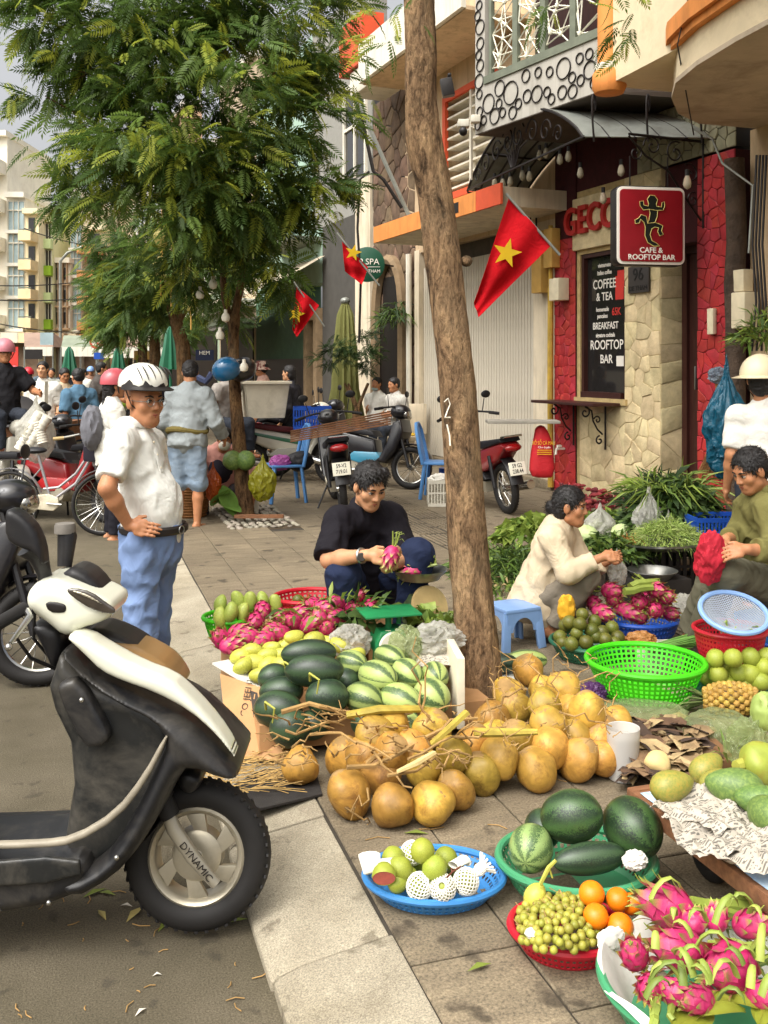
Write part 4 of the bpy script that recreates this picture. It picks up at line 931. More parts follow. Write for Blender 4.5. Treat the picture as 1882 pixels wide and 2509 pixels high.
# the row of trees further off
for i,(px,d,tr_,crown,lab)in enumerate((
 (456,15.6,0.115,[(440,640,120,15),(360,600,110,15.5),(520,640,110,15),(450,540,130,15.5),(330,680,100,16),(540,740,60,15),(290,590,90,16),(270,690,60,16),(380,720,90,15.6)],'thick forked tree hung with silk lanterns'),
 (385,21.5,0.12,[(330,740,90,21),(390,700,90,21),(300,790,70,21.5),(270,720,60,22),(430,790,60,21)],'dark tree trunk just behind the lantern tree'),
 (355,26,0.13,[(330,790,70,26),(370,760,70,26),(300,740,60,26)],'slender tree third along the row from the lanterns'),
 (313,34,0.14,[(300,800,55,34),(330,780,55,34),(270,770,50,34),(290,700,60,34)],'small tree among the market stalls'),
 (284,43,0.15,[(275,790,45,43),(255,750,40,43),(300,780,40,43)],'farthest small tree of the row by the stalls'))):
 base=K(px,HY,d);base.z=0;t=thing('street_tree',lab,'tree',base);mb=MB()
 p0=base;p1=K(px-6,860,d);p2=K(px-24 if i==0 else px-4,790,d);p3=K(px-55 if i==0 else px+2,690 if i<2 else 760,d)
 trunk(mb,[p0,p1,p2,p3],[tr_*1.15,tr_,tr_*0.85,tr_*0.4],14,0.06,20+i);cl=[clump(*c)for c in crown]
 if i==0:trunk(mb,[p2,K(470,720,d),K(500,600,d)],[tr_*0.7,tr_*0.5,tr_*0.3],12,0.06,31)
 limbs(mb,p3,[c[0]for c in cl[:4]],tr_*0.35,i);mb.build('trunk',m_bark2,t,angle=80)
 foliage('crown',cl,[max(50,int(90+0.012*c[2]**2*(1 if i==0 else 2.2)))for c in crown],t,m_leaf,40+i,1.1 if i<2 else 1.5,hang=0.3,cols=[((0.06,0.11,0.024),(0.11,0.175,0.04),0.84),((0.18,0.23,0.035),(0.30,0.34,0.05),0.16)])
# ================================================================ goods: templates
crate_m=M('black_crate','#1e1a18',0.6,0.15,10)
from mathutils import noise as mnoise
def icomesh(name,fn,sub=4,mat=None,vcol=None):
 bm=bmesh.new();bmesh.ops.create_icosphere(bm,subdivisions=sub,radius=1.0)
 for v in bm.verts:v.co=fn(v.co.copy())
 me=bpy.data.meshes.new(name);bm.to_mesh(me);bm.free();me.polygons.foreach_set('use_smooth',[True]*len(me.polygons))
 if mat:
  for q in(mat if isinstance(mat,list)else[mat]):me.materials.append(q)
 return me
def stripes_mat(name,base,stripe,light,n=11,width=0.5,wob=1.2,net=0.0,rough=0.35):
 m,nt,b=newmat(name);co=texco(nt);sp_=nt.nodes.new('ShaderNodeSeparateXYZ');nt.links.new(co,sp_.inputs[0])
 ang=math_node(nt,'ARCTAN2',sp_.outputs[1],sp_.outputs[2]);oi=nt.nodes.new('ShaderNodeObjectInfo')
 nz=noise_tex(nt,co,16,5,0.7,0.8);n2=noise_tex(nt,co,55,4,0.7,0.5)
 ph=math_node(nt,'ADD',math_node(nt,'MULTIPLY',ang,n),math_node(nt,'MULTIPLY',math_node(nt,'SUBTRACT',nz,0.5),wob*5))
 s_=math_node(nt,'SINE',math_node(nt,'ADD',ph,math_node(nt,'MULTIPLY',oi.outputs['Random'],6.0)))
 s_=math_node(nt,'ADD',s_,math_node(nt,'MULTIPLY',math_node(nt,'SUBTRACT',n2,0.5),1.4))
 c=ramp(nt,math_node(nt,'MULTIPLY_ADD',s_,0.5,0.5),[(0.0,stripe),(width-0.08,stripe),(width+0.1,base),(1.0,base)])
 f=ramp(nt,nz,[(0.45,(0,0,0)),(0.75,(0.5,)*3)]);c=mixc(nt,f,c,light)
 hs=nt.nodes.new('ShaderNodeHueSaturation');nt.links.new(math_node(nt,'MULTIPLY_ADD',oi.outputs['Random'],0.4,0.8),hs.inputs['Value']);nt.links.new(c,hs.inputs['Color'])
 nt.links.new(hs.outputs[0],b.inputs['Base Color']);b.inputs['Roughness'].default_value=rough;b.inputs['Specular IOR Level'].default_value=0.45
 bump(nt,b,n2,0.08,0.002);return m
m_wdark=stripes_mat('dark_melon_rind',hx('#33472e'),hx('#1c2a1f'),hx('#4a5f40'),6,0.5,1.8,rough=0.38)
m_wstr=stripes_mat('striped_melon_rind',hx('#96a65e'),hx('#2f4a2a'),hx('#b2bc78'),5.5,0.36,0.9,rough=0.36)
m_wnet=stripes_mat('mottled_melon_rind',hx('#324c28'),hx('#16261a'),hx('#5c7842'),7,0.58,2.4,rough=0.36)
m_wpale=stripes_mat('pale_netted_melon',hx('#7d9458'),hx('#35502c'),hx('#9aa86c'),7,0.45,2.2,rough=0.36)
m_coco=M('coconut_husk','#b38c3c',0.45,0.3,12,0.3,40,0.004,rnd=0.3,dirt='#5a3519',dirt_amt=1.0,dirt_scale=10,spec=0.4)
m_cocog=M('green_coconut_husk','#8f9a3c',0.45,0.2,7,0.2,60,0.003,dirt='#8a5a28',dirt_amt=0.7,dirt_scale=7)
m_stem=M('dry_stem','#9a7a4a',0.85,0.25,12,0.3,60);m_gstem=M('green_stem','#a8a848',0.6,0.2,10)
m_mango=M('mango_skin','#b3b148',0.42,0.16,8,rnd=0.14,dirt='#7d8a34',dirt_amt=0.5,dirt_scale=6,bmp=0.05)
m_mangob=M('green_mango_skin','#9fae50',0.42,0.14,8,rnd=0.12,dirt='#c2b858',dirt_amt=0.4)
m_guava=M('guava_skin','#8f9836',0.5,0.16,14,0.15,40,0.003,rnd=0.12,dirt='#7a8a2c',dirt_amt=0.5)
m_lime=M('green_orange_skin','#555c24',0.4,0.3,10,0.1,90,0.001,rnd=0.25,dirt='#a3862e',dirt_amt=0.6,dirt_scale=8)
m_oran=M('orange_skin','#e07a10',0.38,0.08,8,0.12,160,0.001,rnd=0.06)
m_papaya=M('papaya_skin','#5f7a3e',0.45,0.18,5,rnd=0.15,dirt='#93a04a',dirt_amt=0.6,dirt_scale=5,bmp=0.06)
m_ripe=M('ripening_papaya_skin','#8a8a3e',0.45,0.2,5,dirt='#a5702c',dirt_amt=0.7,dirt_scale=5)
m_longan=M('longan_skin','#97953a',0.45,0.2,12,0.1,90,0.001,rnd=0.25,dirt='#7a5a2c',dirt_amt=0.7,dirt_scale=20)
m_dragon=M('dragon_fruit_skin',None,0.4,0.14,25,0.1,60,0.002,vcol=True,spec=0.4)
def coco_fn(seed):
 def f(p):
  a=math.atan2(p.y,p.z);r=0.073*(1+0.065*math.cos(3*a+seed)*(1-p.x**2)+0.09*mnoise.noise(p*1.3+Vector((seed,0,0))))
  return Vector((p.x*(1.06+.06*(seed%3))*r*(1-0.05*p.x),p.y*r,p.z*r))
 return f
COCO=[icomesh('coconut',coco_fn(s),4,[m_coco,m_stem])for s in range(4)]
for me in COCO:
 for f_ in me.polygons:
  if f_.center.x>.072+.003*math.sin(f_.center.y*300):f_.material_index=1
MELON={m.name:[icomesh('watermelon',lambda p,s=s:Vector((p.x*(1.32 if s else 1.12),p.y,p.z))*(1+0.02*mnoise.noise(p*1.5+Vector((s*5,0,0)))),4,m)for s in range(2)]for m in(m_wdark,m_wstr,m_wnet,m_wpale)}
def mango_fn(p):return Vector((p.x*1.0+0.0,p.y*0.60+0.10*(1-p.x*p.x)*1.0-0.12*max(0,p.x)*(1-abs(p.y)),p.z*0.66))
MANGO=icomesh('mango',mango_fn,3,m_mango);MANGOB=icomesh('mango',mango_fn,3,m_mangob)
GUAVA=icomesh('guava',lambda p:Vector((p.x*(1.06-0.06*p.x),p.y*(1-0.08*p.x),p.z*(1-0.08*p.x)))*(1+0.04*mnoise.noise(p*2)),3,m_guava)
LIME=icomesh('green_orange',lambda p:p*(1+0.03*mnoise.noise(p*2)),3,m_lime)
ORANGE=icomesh('orange',lambda p:Vector((p.x,p.y,p.z*0.93-0.06*math.exp(-12*(p.x**2+p.y**2))*(1 if p.z>0 else 0))),4,m_oran)
def pap_fn(p):return Vector((p.x*1.55,p.y*(1-0.25*p.x),p.z*(1-0.25*p.x)))*(1+0.03*mnoise.noise(p*1.4))
PAPAYA=icomesh('papaya',pap_fn,3,m_papaya);RIPE=icomesh('papaya',pap_fn,3,m_ripe)
def dragon_mesh(seed,stem=0,nsc=26,curl=1.0):
 r=random.Random(seed);mb=MB();PK=(0.42,0.012,0.10);PL=(0.54,0.045,0.15);GR=(0.27,0.36,0.05);DG=(0.14,0.22,0.03)
 n,m=22,14;base=len(mb.v)
 for i in range(n):
  a=6.283*i/n
  for j in range(m+1):
   t=math.pi*j/m;x=-math.cos(t);q=math.sin(t)*(0.72-0.04*x)
   w=1+0.05*math.sin(5*a+3*x+seed)+0.03*math.sin(9*a-5*x)
   mb.v.append((x,q*math.cos(a)*w,q*math.sin(a)*w));k=r.uniform(0,1);mb.c.append(tuple(PK[c]*(1-k)+PL[c]*k for c in range(3))if x<0.8 else(0.42,0.22,0.08))
 k=m+1
 for i in range(n):
  for j in range(m):mb.f.append((i*k+j,((i+1)%n)*k+j,((i+1)%n)*k+j+1,i*k+j+1));mb.m.append(0)
 def scale_(x,a,L,w,lift,tip):
  q=math.sqrt(max(0.02,1-x*x))*0.72;rad=Vector((0,math.cos(a),math.sin(a)));tan=Vector((0,-math.sin(a),math.cos(a)));p0=Vector((x,0,0))+rad*q*0.99
  fw=(Vector((1,0,0))*(1-x*x*0.6)-rad*x*0.7).normalized();rows=[];o=len(mb.v);ns=5
  for s in range(ns+1):
   t=s/ns;c=p0+fw*L*t+rad*(lift*L*t*t+0.02);ww=w*(1-t**1.6)*(1 if t>0.0 else 1.2)+0.006
   for e in(-1,0,1):mb.v.append(tuple(c+tan*e*ww+rad*(0.05*w if e==0 else-0.02)))
   g=min(1,max(0,(t-0.25)*1.7));col=tuple(PL[k_]*(1-g)+(GR if tip else DG)[k_]*g for k_ in range(3));mb.c+=[col]*3
  for s in range(ns):
   for e in range(2):mb.f.append((o+s*3+e,o+s*3+e+1,o+s*3+e+4,o+s*3+e+3));mb.m.append(0)
 for i in range(nsc):
  t=(i+0.5)/nsc;x=-0.8+1.6*t;a=i*2.39996;scale_(x,a,0.45+0.45*t*curl,0.24-0.05*t,0.22+0.45*t*curl,True)
 for i in range(7):scale_(0.9,i*0.9+r.random(),0.6*curl+0.3,0.12,0.1*r.uniform(0.5,2),i%2)
 if stem:
  for i in range(3):
   a=i*2.1+r.random();mb.col=(0.22,0.27,0.05);s0=Vector((-0.92,0.1*math.cos(a),0.1*math.sin(a)))
   mb.tube([s0,s0+Vector((-stem*0.4,0.14*math.cos(a),0.14*math.sin(a))),s0+Vector((-stem,0.3*math.cos(a),0.3*math.sin(a)-0.1))],[0.16,0.13,0.10],6,flat=0.6)
   for j in range(2):
    e=s0+Vector((-stem*(0.5+0.4*j),0.18*math.cos(a),0.18*math.sin(a)));mb.tube([e,e+Vector((-0.25,0.2*r.uniform(-1,1),0.35)),e+Vector((-0.1,0.4*r.uniform(-1,1),0.55*r.random()))],[0.07,0.05,0.01],5,flat=0.4)
 me=mb.mesh('dragon_fruit',smooth=True,angle=60,vcol=True,solid=0.0);me.materials.append(m_dragon);return me
DRAGON=[dragon_mesh(s,curl=0.7)for s in range(3)];DRAGONS=[dragon_mesh(10+s,stem=1.3,curl=1.1)for s in range(3)]
def put(me,name,pos,scale,label,cat,group=None,ax=None,roll=None,rs=RND):
 o=bpy.data.objects.new(name,me);COL.objects.link(o)
 R=frame(ax if ax is not None else Vector((rs.uniform(-1,1),rs.uniform(-1,1),rs.uniform(-.5,.5))));R=R@Matrix.Rotation(rs.uniform(0,6.28)if roll is None else roll,3,'X')
 s=scale if isinstance(scale,(tuple,list))else(scale,)*3
 o.matrix_world=Matrix.Translation(pos)@R.to_4x4()@Matrix.Diagonal((*s,1));return tag(o,label,cat,group)
# ---------------------------------------------------------------- baskets
def basket_parts(c,rt,rb,h,mat,root,n=46,rows=5,sx=1.0,sy=1.0,rot=0.0,rim=0.011,hole=0.3,solidz=0.2,tilt=None):
 R=Matrix.Rotation(rot,3,'Z')
 if tilt is not None:R=tilt@R
 def pt(a,t):
  r=rb+(rt-rb)*(t**0.75);return c+R@Vector((r*math.cos(a)*sx,r*math.sin(a)*sy,h*t))
 mb=MB()
 for j in range(rows):
  t0,t1=(solidz*0.3+(1-solidz*0.3)*j/rows),(solidz*0.3+(1-solidz*0.3)*(j+1)/rows)
  for i in range(n):
   a0,a1=6.283*i/n,6.283*(i+1)/n;q=[pt(a0,t0),pt(a1,t0),pt(a1,t1),pt(a0,t1)];m_=sum(q,Vector())/4;iq=[p.lerp(m_,1-hole-0.25)for p in q]
   mb.add(q+iq,[(0,1,5,4),(1,2,6,5),(2,3,7,6),(3,0,4,7)])
 for i in range(n):
  a0,a1=6.283*i/n,6.283*(i+1)/n;mb.add([pt(a0,0),pt(a1,0),pt(a1,solidz*0.3),pt(a0,solidz*0.3)],[(0,1,2,3)])
 mb.add([pt(6.283*i/n,0)for i in range(n)],[tuple(range(n))]);mb.build('wall',mat,root,smooth=True,angle=60,solid=0.003)
 q=MB();P_=[pt(6.283*i/n,1.0)for i in range(n)];q.tube(P_+[P_[0],P_[1]],rim,8,cap=False);q.build('rim',mat,root)
def basket(label,c,rt,rb,h,mat,name='basket',**kw):
 root=thing(name,label,'basket',c);basket_parts(Vector(c),rt,rb,h,mat,root,**kw);return root
def plastic(name,col,tr=0.15):return M(name,col,0.38,0.08,5,spec=0.45,twoside=tr)
m_pblue=plastic('blue_plastic','#3f86c6');m_pgreen=plastic('green_plastic','#4a9a6c');m_pred=plastic('red_plastic','#c01f30');m_plime=plastic('lime_plastic','#4fd01e',0.25);m_pdark=plastic('dark_green_plastic','#2c6a4e');m_pnavy=plastic('royal_blue_plastic','#1f4fae');m_psky=plastic('pale_blue_plastic','#86a9da');m_pwhite=plastic('white_plastic','#d9d4c4')
def bag_mat(name,col,op=0.55,rough=0.25):
 m,nt,b=newmat(name);co=texco(nt);n=noise_tex(nt,co,14,5,0.6,1.0);c=ramp(nt,n,[(0.35,tuple(x*0.8 for x in hx(col))),(0.65,hx(col))])
 nt.links.new(c,b.inputs['Base Color']);b.inputs['Roughness'].default_value=rough;b.inputs['Specular IOR Level'].default_value=0.6
 tl=nt.nodes.new('ShaderNodeBsdfTranslucent');nt.links.new(c,tl.inputs[0]);mx=nt.nodes.new('ShaderNodeMixShader');mx.inputs[0].default_value=0.4
 nt.links.new(b.outputs[0],mx.inputs[1]);nt.links.new(tl.outputs[0],mx.inputs[2]);tp_=nt.nodes.new('ShaderNodeBsdfTransparent');tp_.inputs[0].default_value=(*[0.5+0.5*x for x in hx(col)],1)
 m2=nt.nodes.new('ShaderNodeMixShader');m2.inputs[0].default_value=op;nt.links.new(tp_.outputs[0],m2.inputs[1]);nt.links.new(mx.outputs[0],m2.inputs[2]);nt.links.new(m2.outputs[0],nt.nodes['Material Output'].inputs[0])
 bump(nt,b,noise_tex(nt,co,9,3,0.5,2.2),0.7,0.03);return m
m_bagw=bag_mat('clear_white_bag','#dedcd2',0.55);m_bagg=bag_mat('green_bag','#ccd8a4',0.3,0.1);m_bagy=bag_mat('olive_bag','#a3a028',0.85);m_bagp=bag_mat('pink_bag','#d878c8',0.85);m_bagb=bag_mat('blue_bag','#1f6a86',0.9);m_bagv=bag_mat('violet_bag','#6a3f78',0.85)
def crumple(c,r,seed,amp=0.35,sub=5,flat=0.0,neck=None,R=None,f=1.7):
 """crumpled bag surface points as a bmesh-made mesh in world space"""
 bm=bmesh.new();bmesh.ops.create_icosphere(bm,subdivisions=sub,radius=1.0);off=Vector((seed*3.1,seed*1.7,0))
 for v in bm.verts:
  p=v.co.copy();k=0.0
  for o_ in range(3):k+=abs(mnoise.noise(p*f*(1.9**o_)+off))/(1.6**o_)
  p*=1+amp*0.45-amp*0.9*k
  if neck and p.z>0.3:
   t=(p.z-0.3)/0.7;s=1-0.8*min(1,t*1.3);p.x*=s;p.y*=s;p.z+=neck*t
  if p.z<-0.55 and flat:p.z=-0.55+(p.z+0.55)*(1-flat)
  p=Vector((p.x*r[0],p.y*r[1],p.z*r[2]))
  if R is not None:p=R@p
  v.co=p+Vector(c)
 return bm
def bag(name,label,cat,c,r,mat,seed,group=None,**kw):
 bm=crumple((0,0,0),r,seed,**kw);me=bpy.data.meshes.new(name);bm.to_mesh(me);bm.free();me.polygons.foreach_set('use_smooth',[True]*len(me.polygons));me.set_sharp_from_angle(angle=math.radians(38));me.materials.append(mat)
 o=link(name,me);o.location=c;return tag(o,label,cat,group)
def print_mat(name,bgc='#d8d3c6',density=0.5):
 m,nt,b=newmat(name);co=texco(nt,'Generated' if False else 'Object');n=noise_tex(nt,co,70,2,0.6,0.0,(1.0,0.5,1));n2=noise_tex(nt,co,9,3,0.5,0.2);wv=nt.nodes.new('ShaderNodeTexWave');wv.inputs['Scale'].default_value=34;wv.bands_direction='Y';wv.inputs['Distortion'].default_value=1.0;nt.links.new(co,wv.inputs[0])
 t=math_node(nt,'MULTIPLY',math_node(nt,'GREATER_THAN',n,0.5),math_node(nt,'GREATER_THAN',wv.outputs['Fac'],0.5));t=math_node(nt,'MULTIPLY',t,math_node(nt,'GREATER_THAN',n2,1-density));t=math_node(nt,'MULTIPLY',t,0.75)
 nt.links.new(mixc(nt,t,hx(bgc),hx('#3b3936')),b.inputs['Base Color']);b.inputs['Roughness'].default_value=0.8;bump(nt,b,noise_tex(nt,co,25,4,0.6,0.8),0.35,0.01);return m
m_news=print_mat('newsprint','#aaa294',0.62);m_paper=M('white_paper','#d6d3ca',0.75,0.06,8,0.3,30,0.008)
def sheet(name,label,cat,corners,amp,seed,mat,nx=26,ny=20,freq=5.0,lift=0.0,parent=None,solid=0.0):
 a,b,c,d=(Vector(p)for p in corners);rows=[]
 for j in range(ny+1):
  v=j/ny;row_=[]
  for i in range(nx+1):
   u=i/nx;p=(a*(1-u)+b*u)*(1-v)+(d*(1-u)+c*u)*v
   k=sum(abs(mnoise.noise(Vector((p.x,p.y,seed))*freq*2**o_))/1.7**o_ for o_ in range(3));row_.append(p+UP*(k*amp+lift)+Vector((mnoise.noise(p*7),mnoise.noise(p*7+Vector((5,5,5))),0))*amp*0.6)
  rows.append(row_)
 q=MB();q.grid(rows)
 if parent is not None:return q.build(name,mat,parent,angle=30)
 return top(q,name,mat,label,cat,angle=30)
# ================================================================ left display: boxes, melons, mangoes, dragon fruit
m_card=M('cardboard','#b58a5e',0.85,0.1,4,0.1,50,dirt='#8a6540',dirt_amt=0.4)
# cartons carrying the display
def carton(label,x0,x1,y0,y1,h,rot=0.0):
 root=thing('carton',label,'box',((x0+x1)/2,(y0+y1)/2,0));c=Vector(((x0+x1)/2,(y0+y1)/2,0));t=0.006
 q=MB();q.box(c+UP*(h/2+0.02),(x1-x0,y1-y0,h-0.02));q.build('body',m_card,root,smooth=False);return root
carton('low carton under the dragon fruits beside the kerb',0.70,1.28,4.35,4.95,0.31);carton('low carton under the green scale',1.30,1.85,4.36,4.95,0.28);carton('flattened carton under the watermelons',0.72,1.75,3.98,4.345,0.13)
fl=thing('cardboard_flap','printed brown cardboard flap leaning against the watermelons','cardboard',G(620,1856))
A,B,Cc,Dd=G(561,1852,0.004),G(700,1868,0.004),K(655,1690,4.22),K(540,1652,4.30)
q=MB();nn=(B-A).cross(Dd-A).normalized()*0.006;q.prism([A,B,Cc,Dd],nn);q.build('panel',m_card,fl,smooth=False)
m_ink=M('dark_ink','#3a322c',0.8,0.1,8);ux=(Cc-Dd).normalized();uy=(Dd-A).normalized();fnn=nn.normalized();fnn=fnn if fnn.dot(CF)<0 else-fnn
text('EC CO JEEI II',fl,m_ink,A.lerp(Dd,0.70)+ux*0.115+fnn*0.0085,uy,-ux,0.028,ext=0.0006);q=MB();pc=A.lerp(Dd,0.72)+ux*0.165+fnn*0.0075;q.quad(pc-uy*0.07-ux*0.018,pc-uy*0.07+ux*0.018,pc+uy*0.07+ux*0.018,pc+uy*0.07-ux*0.018);q.build('print_block',m_ink,fl,smooth=False)
for k in(-0.045,0.0,0.045):text('I',fl,m_card,pc+uy*k+fnn*0.0012,ux,uy,0.022,ext=0.0004,bold=0.001)
fold=MB();fold.prism([K(520,1628,4.34),K(580,1664,4.28),K(640,1690,4.24),K(645,1680,4.3),K(560,1620,4.42)],UP*0.008);top(fold,'paper_liner',m_paper,'white paper liner folded over the carton edge under the mangoes','paper')
fm=MB();fm.box(K(1116,1672,4.28),(0.035,0.30,0.30),Matrix.Rotation(-.22,3,'Z'));fo=top(fm,'foam_board',M('dirty_foam','#d2c8b0',0.85,0.08,8,0.3,60,dirt='#8a6b3f',dirt_amt=0.5),'dirty white foam panel standing beside the tree trunk','foam board',bevel=0.006)
def sortlab(items,fmt):
 """unique ordinal wording by place from left to right"""
 order=sorted(range(len(items)),key=lambda i:items[i][0]);lab=[None]*len(items)
 for k,i in enumerate(order):lab[i]=fmt.format(ORD[k])
 return lab
dk=[(757,1601,67,34,4.26,1),(770,1643,72,40,4.12,1),(802,1708,54,45,4.06,0),(681,1738,61,46,4.06,1),(690,1694,55,36,4.18,1),(711,1784,52,47,4.0,0),(672,1660,40,34,4.26,1),(848,1672,36,36,4.24,0),(872,1668,30,30,4.28,0),(905,1772,46,34,4.04,1),(765,1776,44,36,4.06,1)]
for(x,y,rx,ry,d,sh),lab in zip(dk,sortlab(dk,'dark green watermelon in the street side heap, {} from the kerb')):
 r=ry*mpp(d);ln=rx*mpp(d)/1.3
 o=put(MELON['dark_melon_rind'][sh],'watermelon',K(x,y,d),(ln if sh else ln*1.15,r,r),lab,'watermelon','dark watermelons in the street side heap',CR+UP*RND.uniform(-.1,.15)+CF*RND.uniform(-.3,.5))
stv=[(861,1626,40,33,4.30),(926,1658,50,39,4.18),(956,1611,42,30,4.36),(998,1651,40,36,4.26),(1065,1656,38,34,4.28),(892,1712,47,40,4.10),(981,1716,50,41,4.08),(1057,1708,45,45,4.14),(994,1776,40,36,4.0)]
for(x,y,rx,ry,d),lab in zip(stv,sortlab(stv,'striped pale green watermelon in the heap, {} from the kerb')):
 r=ry*mpp(d);put(MELON['striped_melon_rind'][0],'watermelon',K(x,y,d),(rx*mpp(d),r,r),lab,'watermelon','striped watermelons in the heap',CR*RND.uniform(.2,1)-CF*RND.uniform(0,1)+UP*RND.uniform(-.3,.2))
for x,y,d in((700,1640,4.15),(760,1668,4.0),(652,1738,3.95)):
 q=MB();p=K(x,y,d);q.tube([p,p+UP*0.04-CF*0.03,p+UP*0.02-CF*0.05+CR*0.04,p-UP*0.04-CF*0.04+CR*0.03],[0.006,0.005,0.005,0.003],6);top(q,'melon_stalk',m_gstem,'curled pale melon stalk '+('on the top dark melon' if y==1640 else 'on the round dark melon' if x==760 else 'on the low dark melon by the cardboard'),'stalk')
mg=[(616,1597,4.42),(664,1588,4.46),(720,1559,4.52),(770,1567,4.52),(833,1580,4.48),(597,1630,4.34),(640,1651,4.28),(589,1609,4.40),(656,1609,4.40),(686,1604,4.42),(660,1630,4.36),(871,1605,4.44),(745,1585,4.5),(625,1622,4.36),(700,1580,4.52),(690,1628,4.34),(800,1572,4.56)]
for(x,y,d),lab in zip(mg,sortlab(mg,'yellow green mango in the loose row, {} from the kerb')):
 put(MANGO,'mango',K(x,y,d),0.052*RND.uniform(0.92,1.1),lab,'mango','mangoes in the loose row',CR+CF*RND.uniform(-.6,.6)+UP*RND.uniform(-.2,.6))
bk1=basket('lime green basket holding upright mangoes beside the kerb',K(568,1560,4.78),0.125,0.095,0.10,m_plime,sx=1.1,n=40,rows=4)
mgb=[(542,1483,4.72),(565,1500,4.66),(582,1472,4.80),(597,1502,4.70),(612,1474,4.80),(541,1512,4.66),(641,1474,4.84),(675,1480,4.86),(560,1525,4.70),(600,1528,4.74)]
for(x,y,d),lab in zip(mgb,sortlab(mgb,'pale green mango in the lime basket, {} from the kerb')):put(MANGOB,'mango',K(x,y,d),0.052,lab,'mango','mangoes in the lime basket',UP+CR*RND.uniform(-.3,.3))
rb_=basket('red basket of small brown fruit behind the dragon fruits',K(757,1494,4.98),0.155,0.13,0.07,m_pred,sx=1.15,n=40,rows=3)
for i,(x,y)in enumerate(((722,1482),(730,1470),(740,1488),(750,1478),(770,1480),(790,1478))):put(LIME,'brown_fruit',K(x,y,4.92),0.028,'small brown fruit in the red basket, '+ORD[i]+' from the mangoes','fruit','brown fruit in the red basket')
dg=[(643,1495,4.66),(586,1550,4.52),(565,1582,4.44),(544,1567,4.52),(715,1525,4.64),(757,1531,4.64),(802,1542,4.62),(827,1512,4.72),(673,1544,4.56),(627,1521,4.60),(648,1567,4.50),(690,1554,4.56),(770,1483,4.80),(736,1504,4.74),(871,1462,4.84),(829,1474,4.80),(905,1487,4.80),(791,1491,4.74),(612,1560,4.50),(860,1490,4.80),(690,1510,4.72),(785,1520,4.68)]
for i,((x,y,d),lab)in enumerate(zip(dg,sortlab(dg,'pink dragon fruit in the street side heap, {} from the kerb'))):
 put((DRAGONS if i in(4,12,14,16,9)else DRAGON)[i%3],'dragon_fruit',K(x,y,d),0.054*RND.uniform(0.95,1.1),lab,'dragon fruit','dragon fruits in the street side heap',Vector((RND.uniform(-1,1),RND.uniform(-1,.2),RND.uniform(-.2,.6))))
m_gleaf=M('veg_leaf',None,0.5,0.15,10,vcol=True,twoside=0.3)
def leafy(name,label,cat,c,rx,ry,h,n,L,w_,cols,seed,kind=None,group=None,upright=0.3,curl=0.3,dome=True,ragged=0.0):
 rs=random.Random(seed);mb=MB();c=Vector(c)
 for _ in range(n):
  a=rs.uniform(0,6.283);t=math.sqrt(rs.random());x,y=math.cos(a)*t,math.sin(a)*t;z=(1-t*t)*h*(0.55+0.45*rs.random())if dome else rs.random()*h
  p=c+Vector((x*rx,y*ry,z));d=Vector((x+rs.gauss(0,.6),y+rs.gauss(0,.6),rs.gauss(upright,.4))).normalized();s=d.cross(Vector((rs.gauss(0,.5),rs.gauss(0,.5),1))).normalized();nrm=s.cross(d)
  l=L*rs.uniform(.6,1.25);ww=w_*rs.uniform(.7,1.2);k=rs.choice(cols);v=rs.uniform(.7,1.25);mb.col=tuple(q*v for q in k);o=[p-s*ww*.15,p+s*ww*.15]
  o2=[p+d*l*.45-s*ww*.5+nrm*ww*curl,p+d*l*.45+nrm*l*.06,p+d*l*.45+s*ww*.5+nrm*ww*curl];e=p+d*l-UP*l*0.25
  mb.add([o[0],o[1],o2[0],o2[1],o2[2],e],[(0,1,4,3),(0,3,2),(2,3,5),(3,4,5)])
 o=top(mb,name,m_gleaf,label,cat,group,kind,vcol=True,smooth=True,angle=70);return o
LG=[(0.22,0.30,0.05),(0.30,0.38,0.08),(0.14,0.22,0.04)];DGc=[(0.045,0.085,0.02),(0.07,0.12,0.028),(0.03,0.06,0.016)];MG=[(0.10,0.17,0.03),(0.15,0.22,0.04),(0.06,0.11,0.02)]
leafy('green_leaves','dark leaves among the dragon fruits beside the green scale','leaves',K(880,1530,4.68),0.09,0.08,0.06,26,0.11,0.05,DGc,3,'stuff')
leafy('green_stems','cut green stems over the dragon fruits','leaves',K(815,1500,4.66),0.28,0.08,0.07,40,0.13,0.022,MG+LG,4,'stuff')
leafy('lettuce','loose lettuce beside the second scale','vegetables',K(1060,1530,4.72),0.12,0.1,0.06,60,0.09,0.06,LG,5,'stuff')
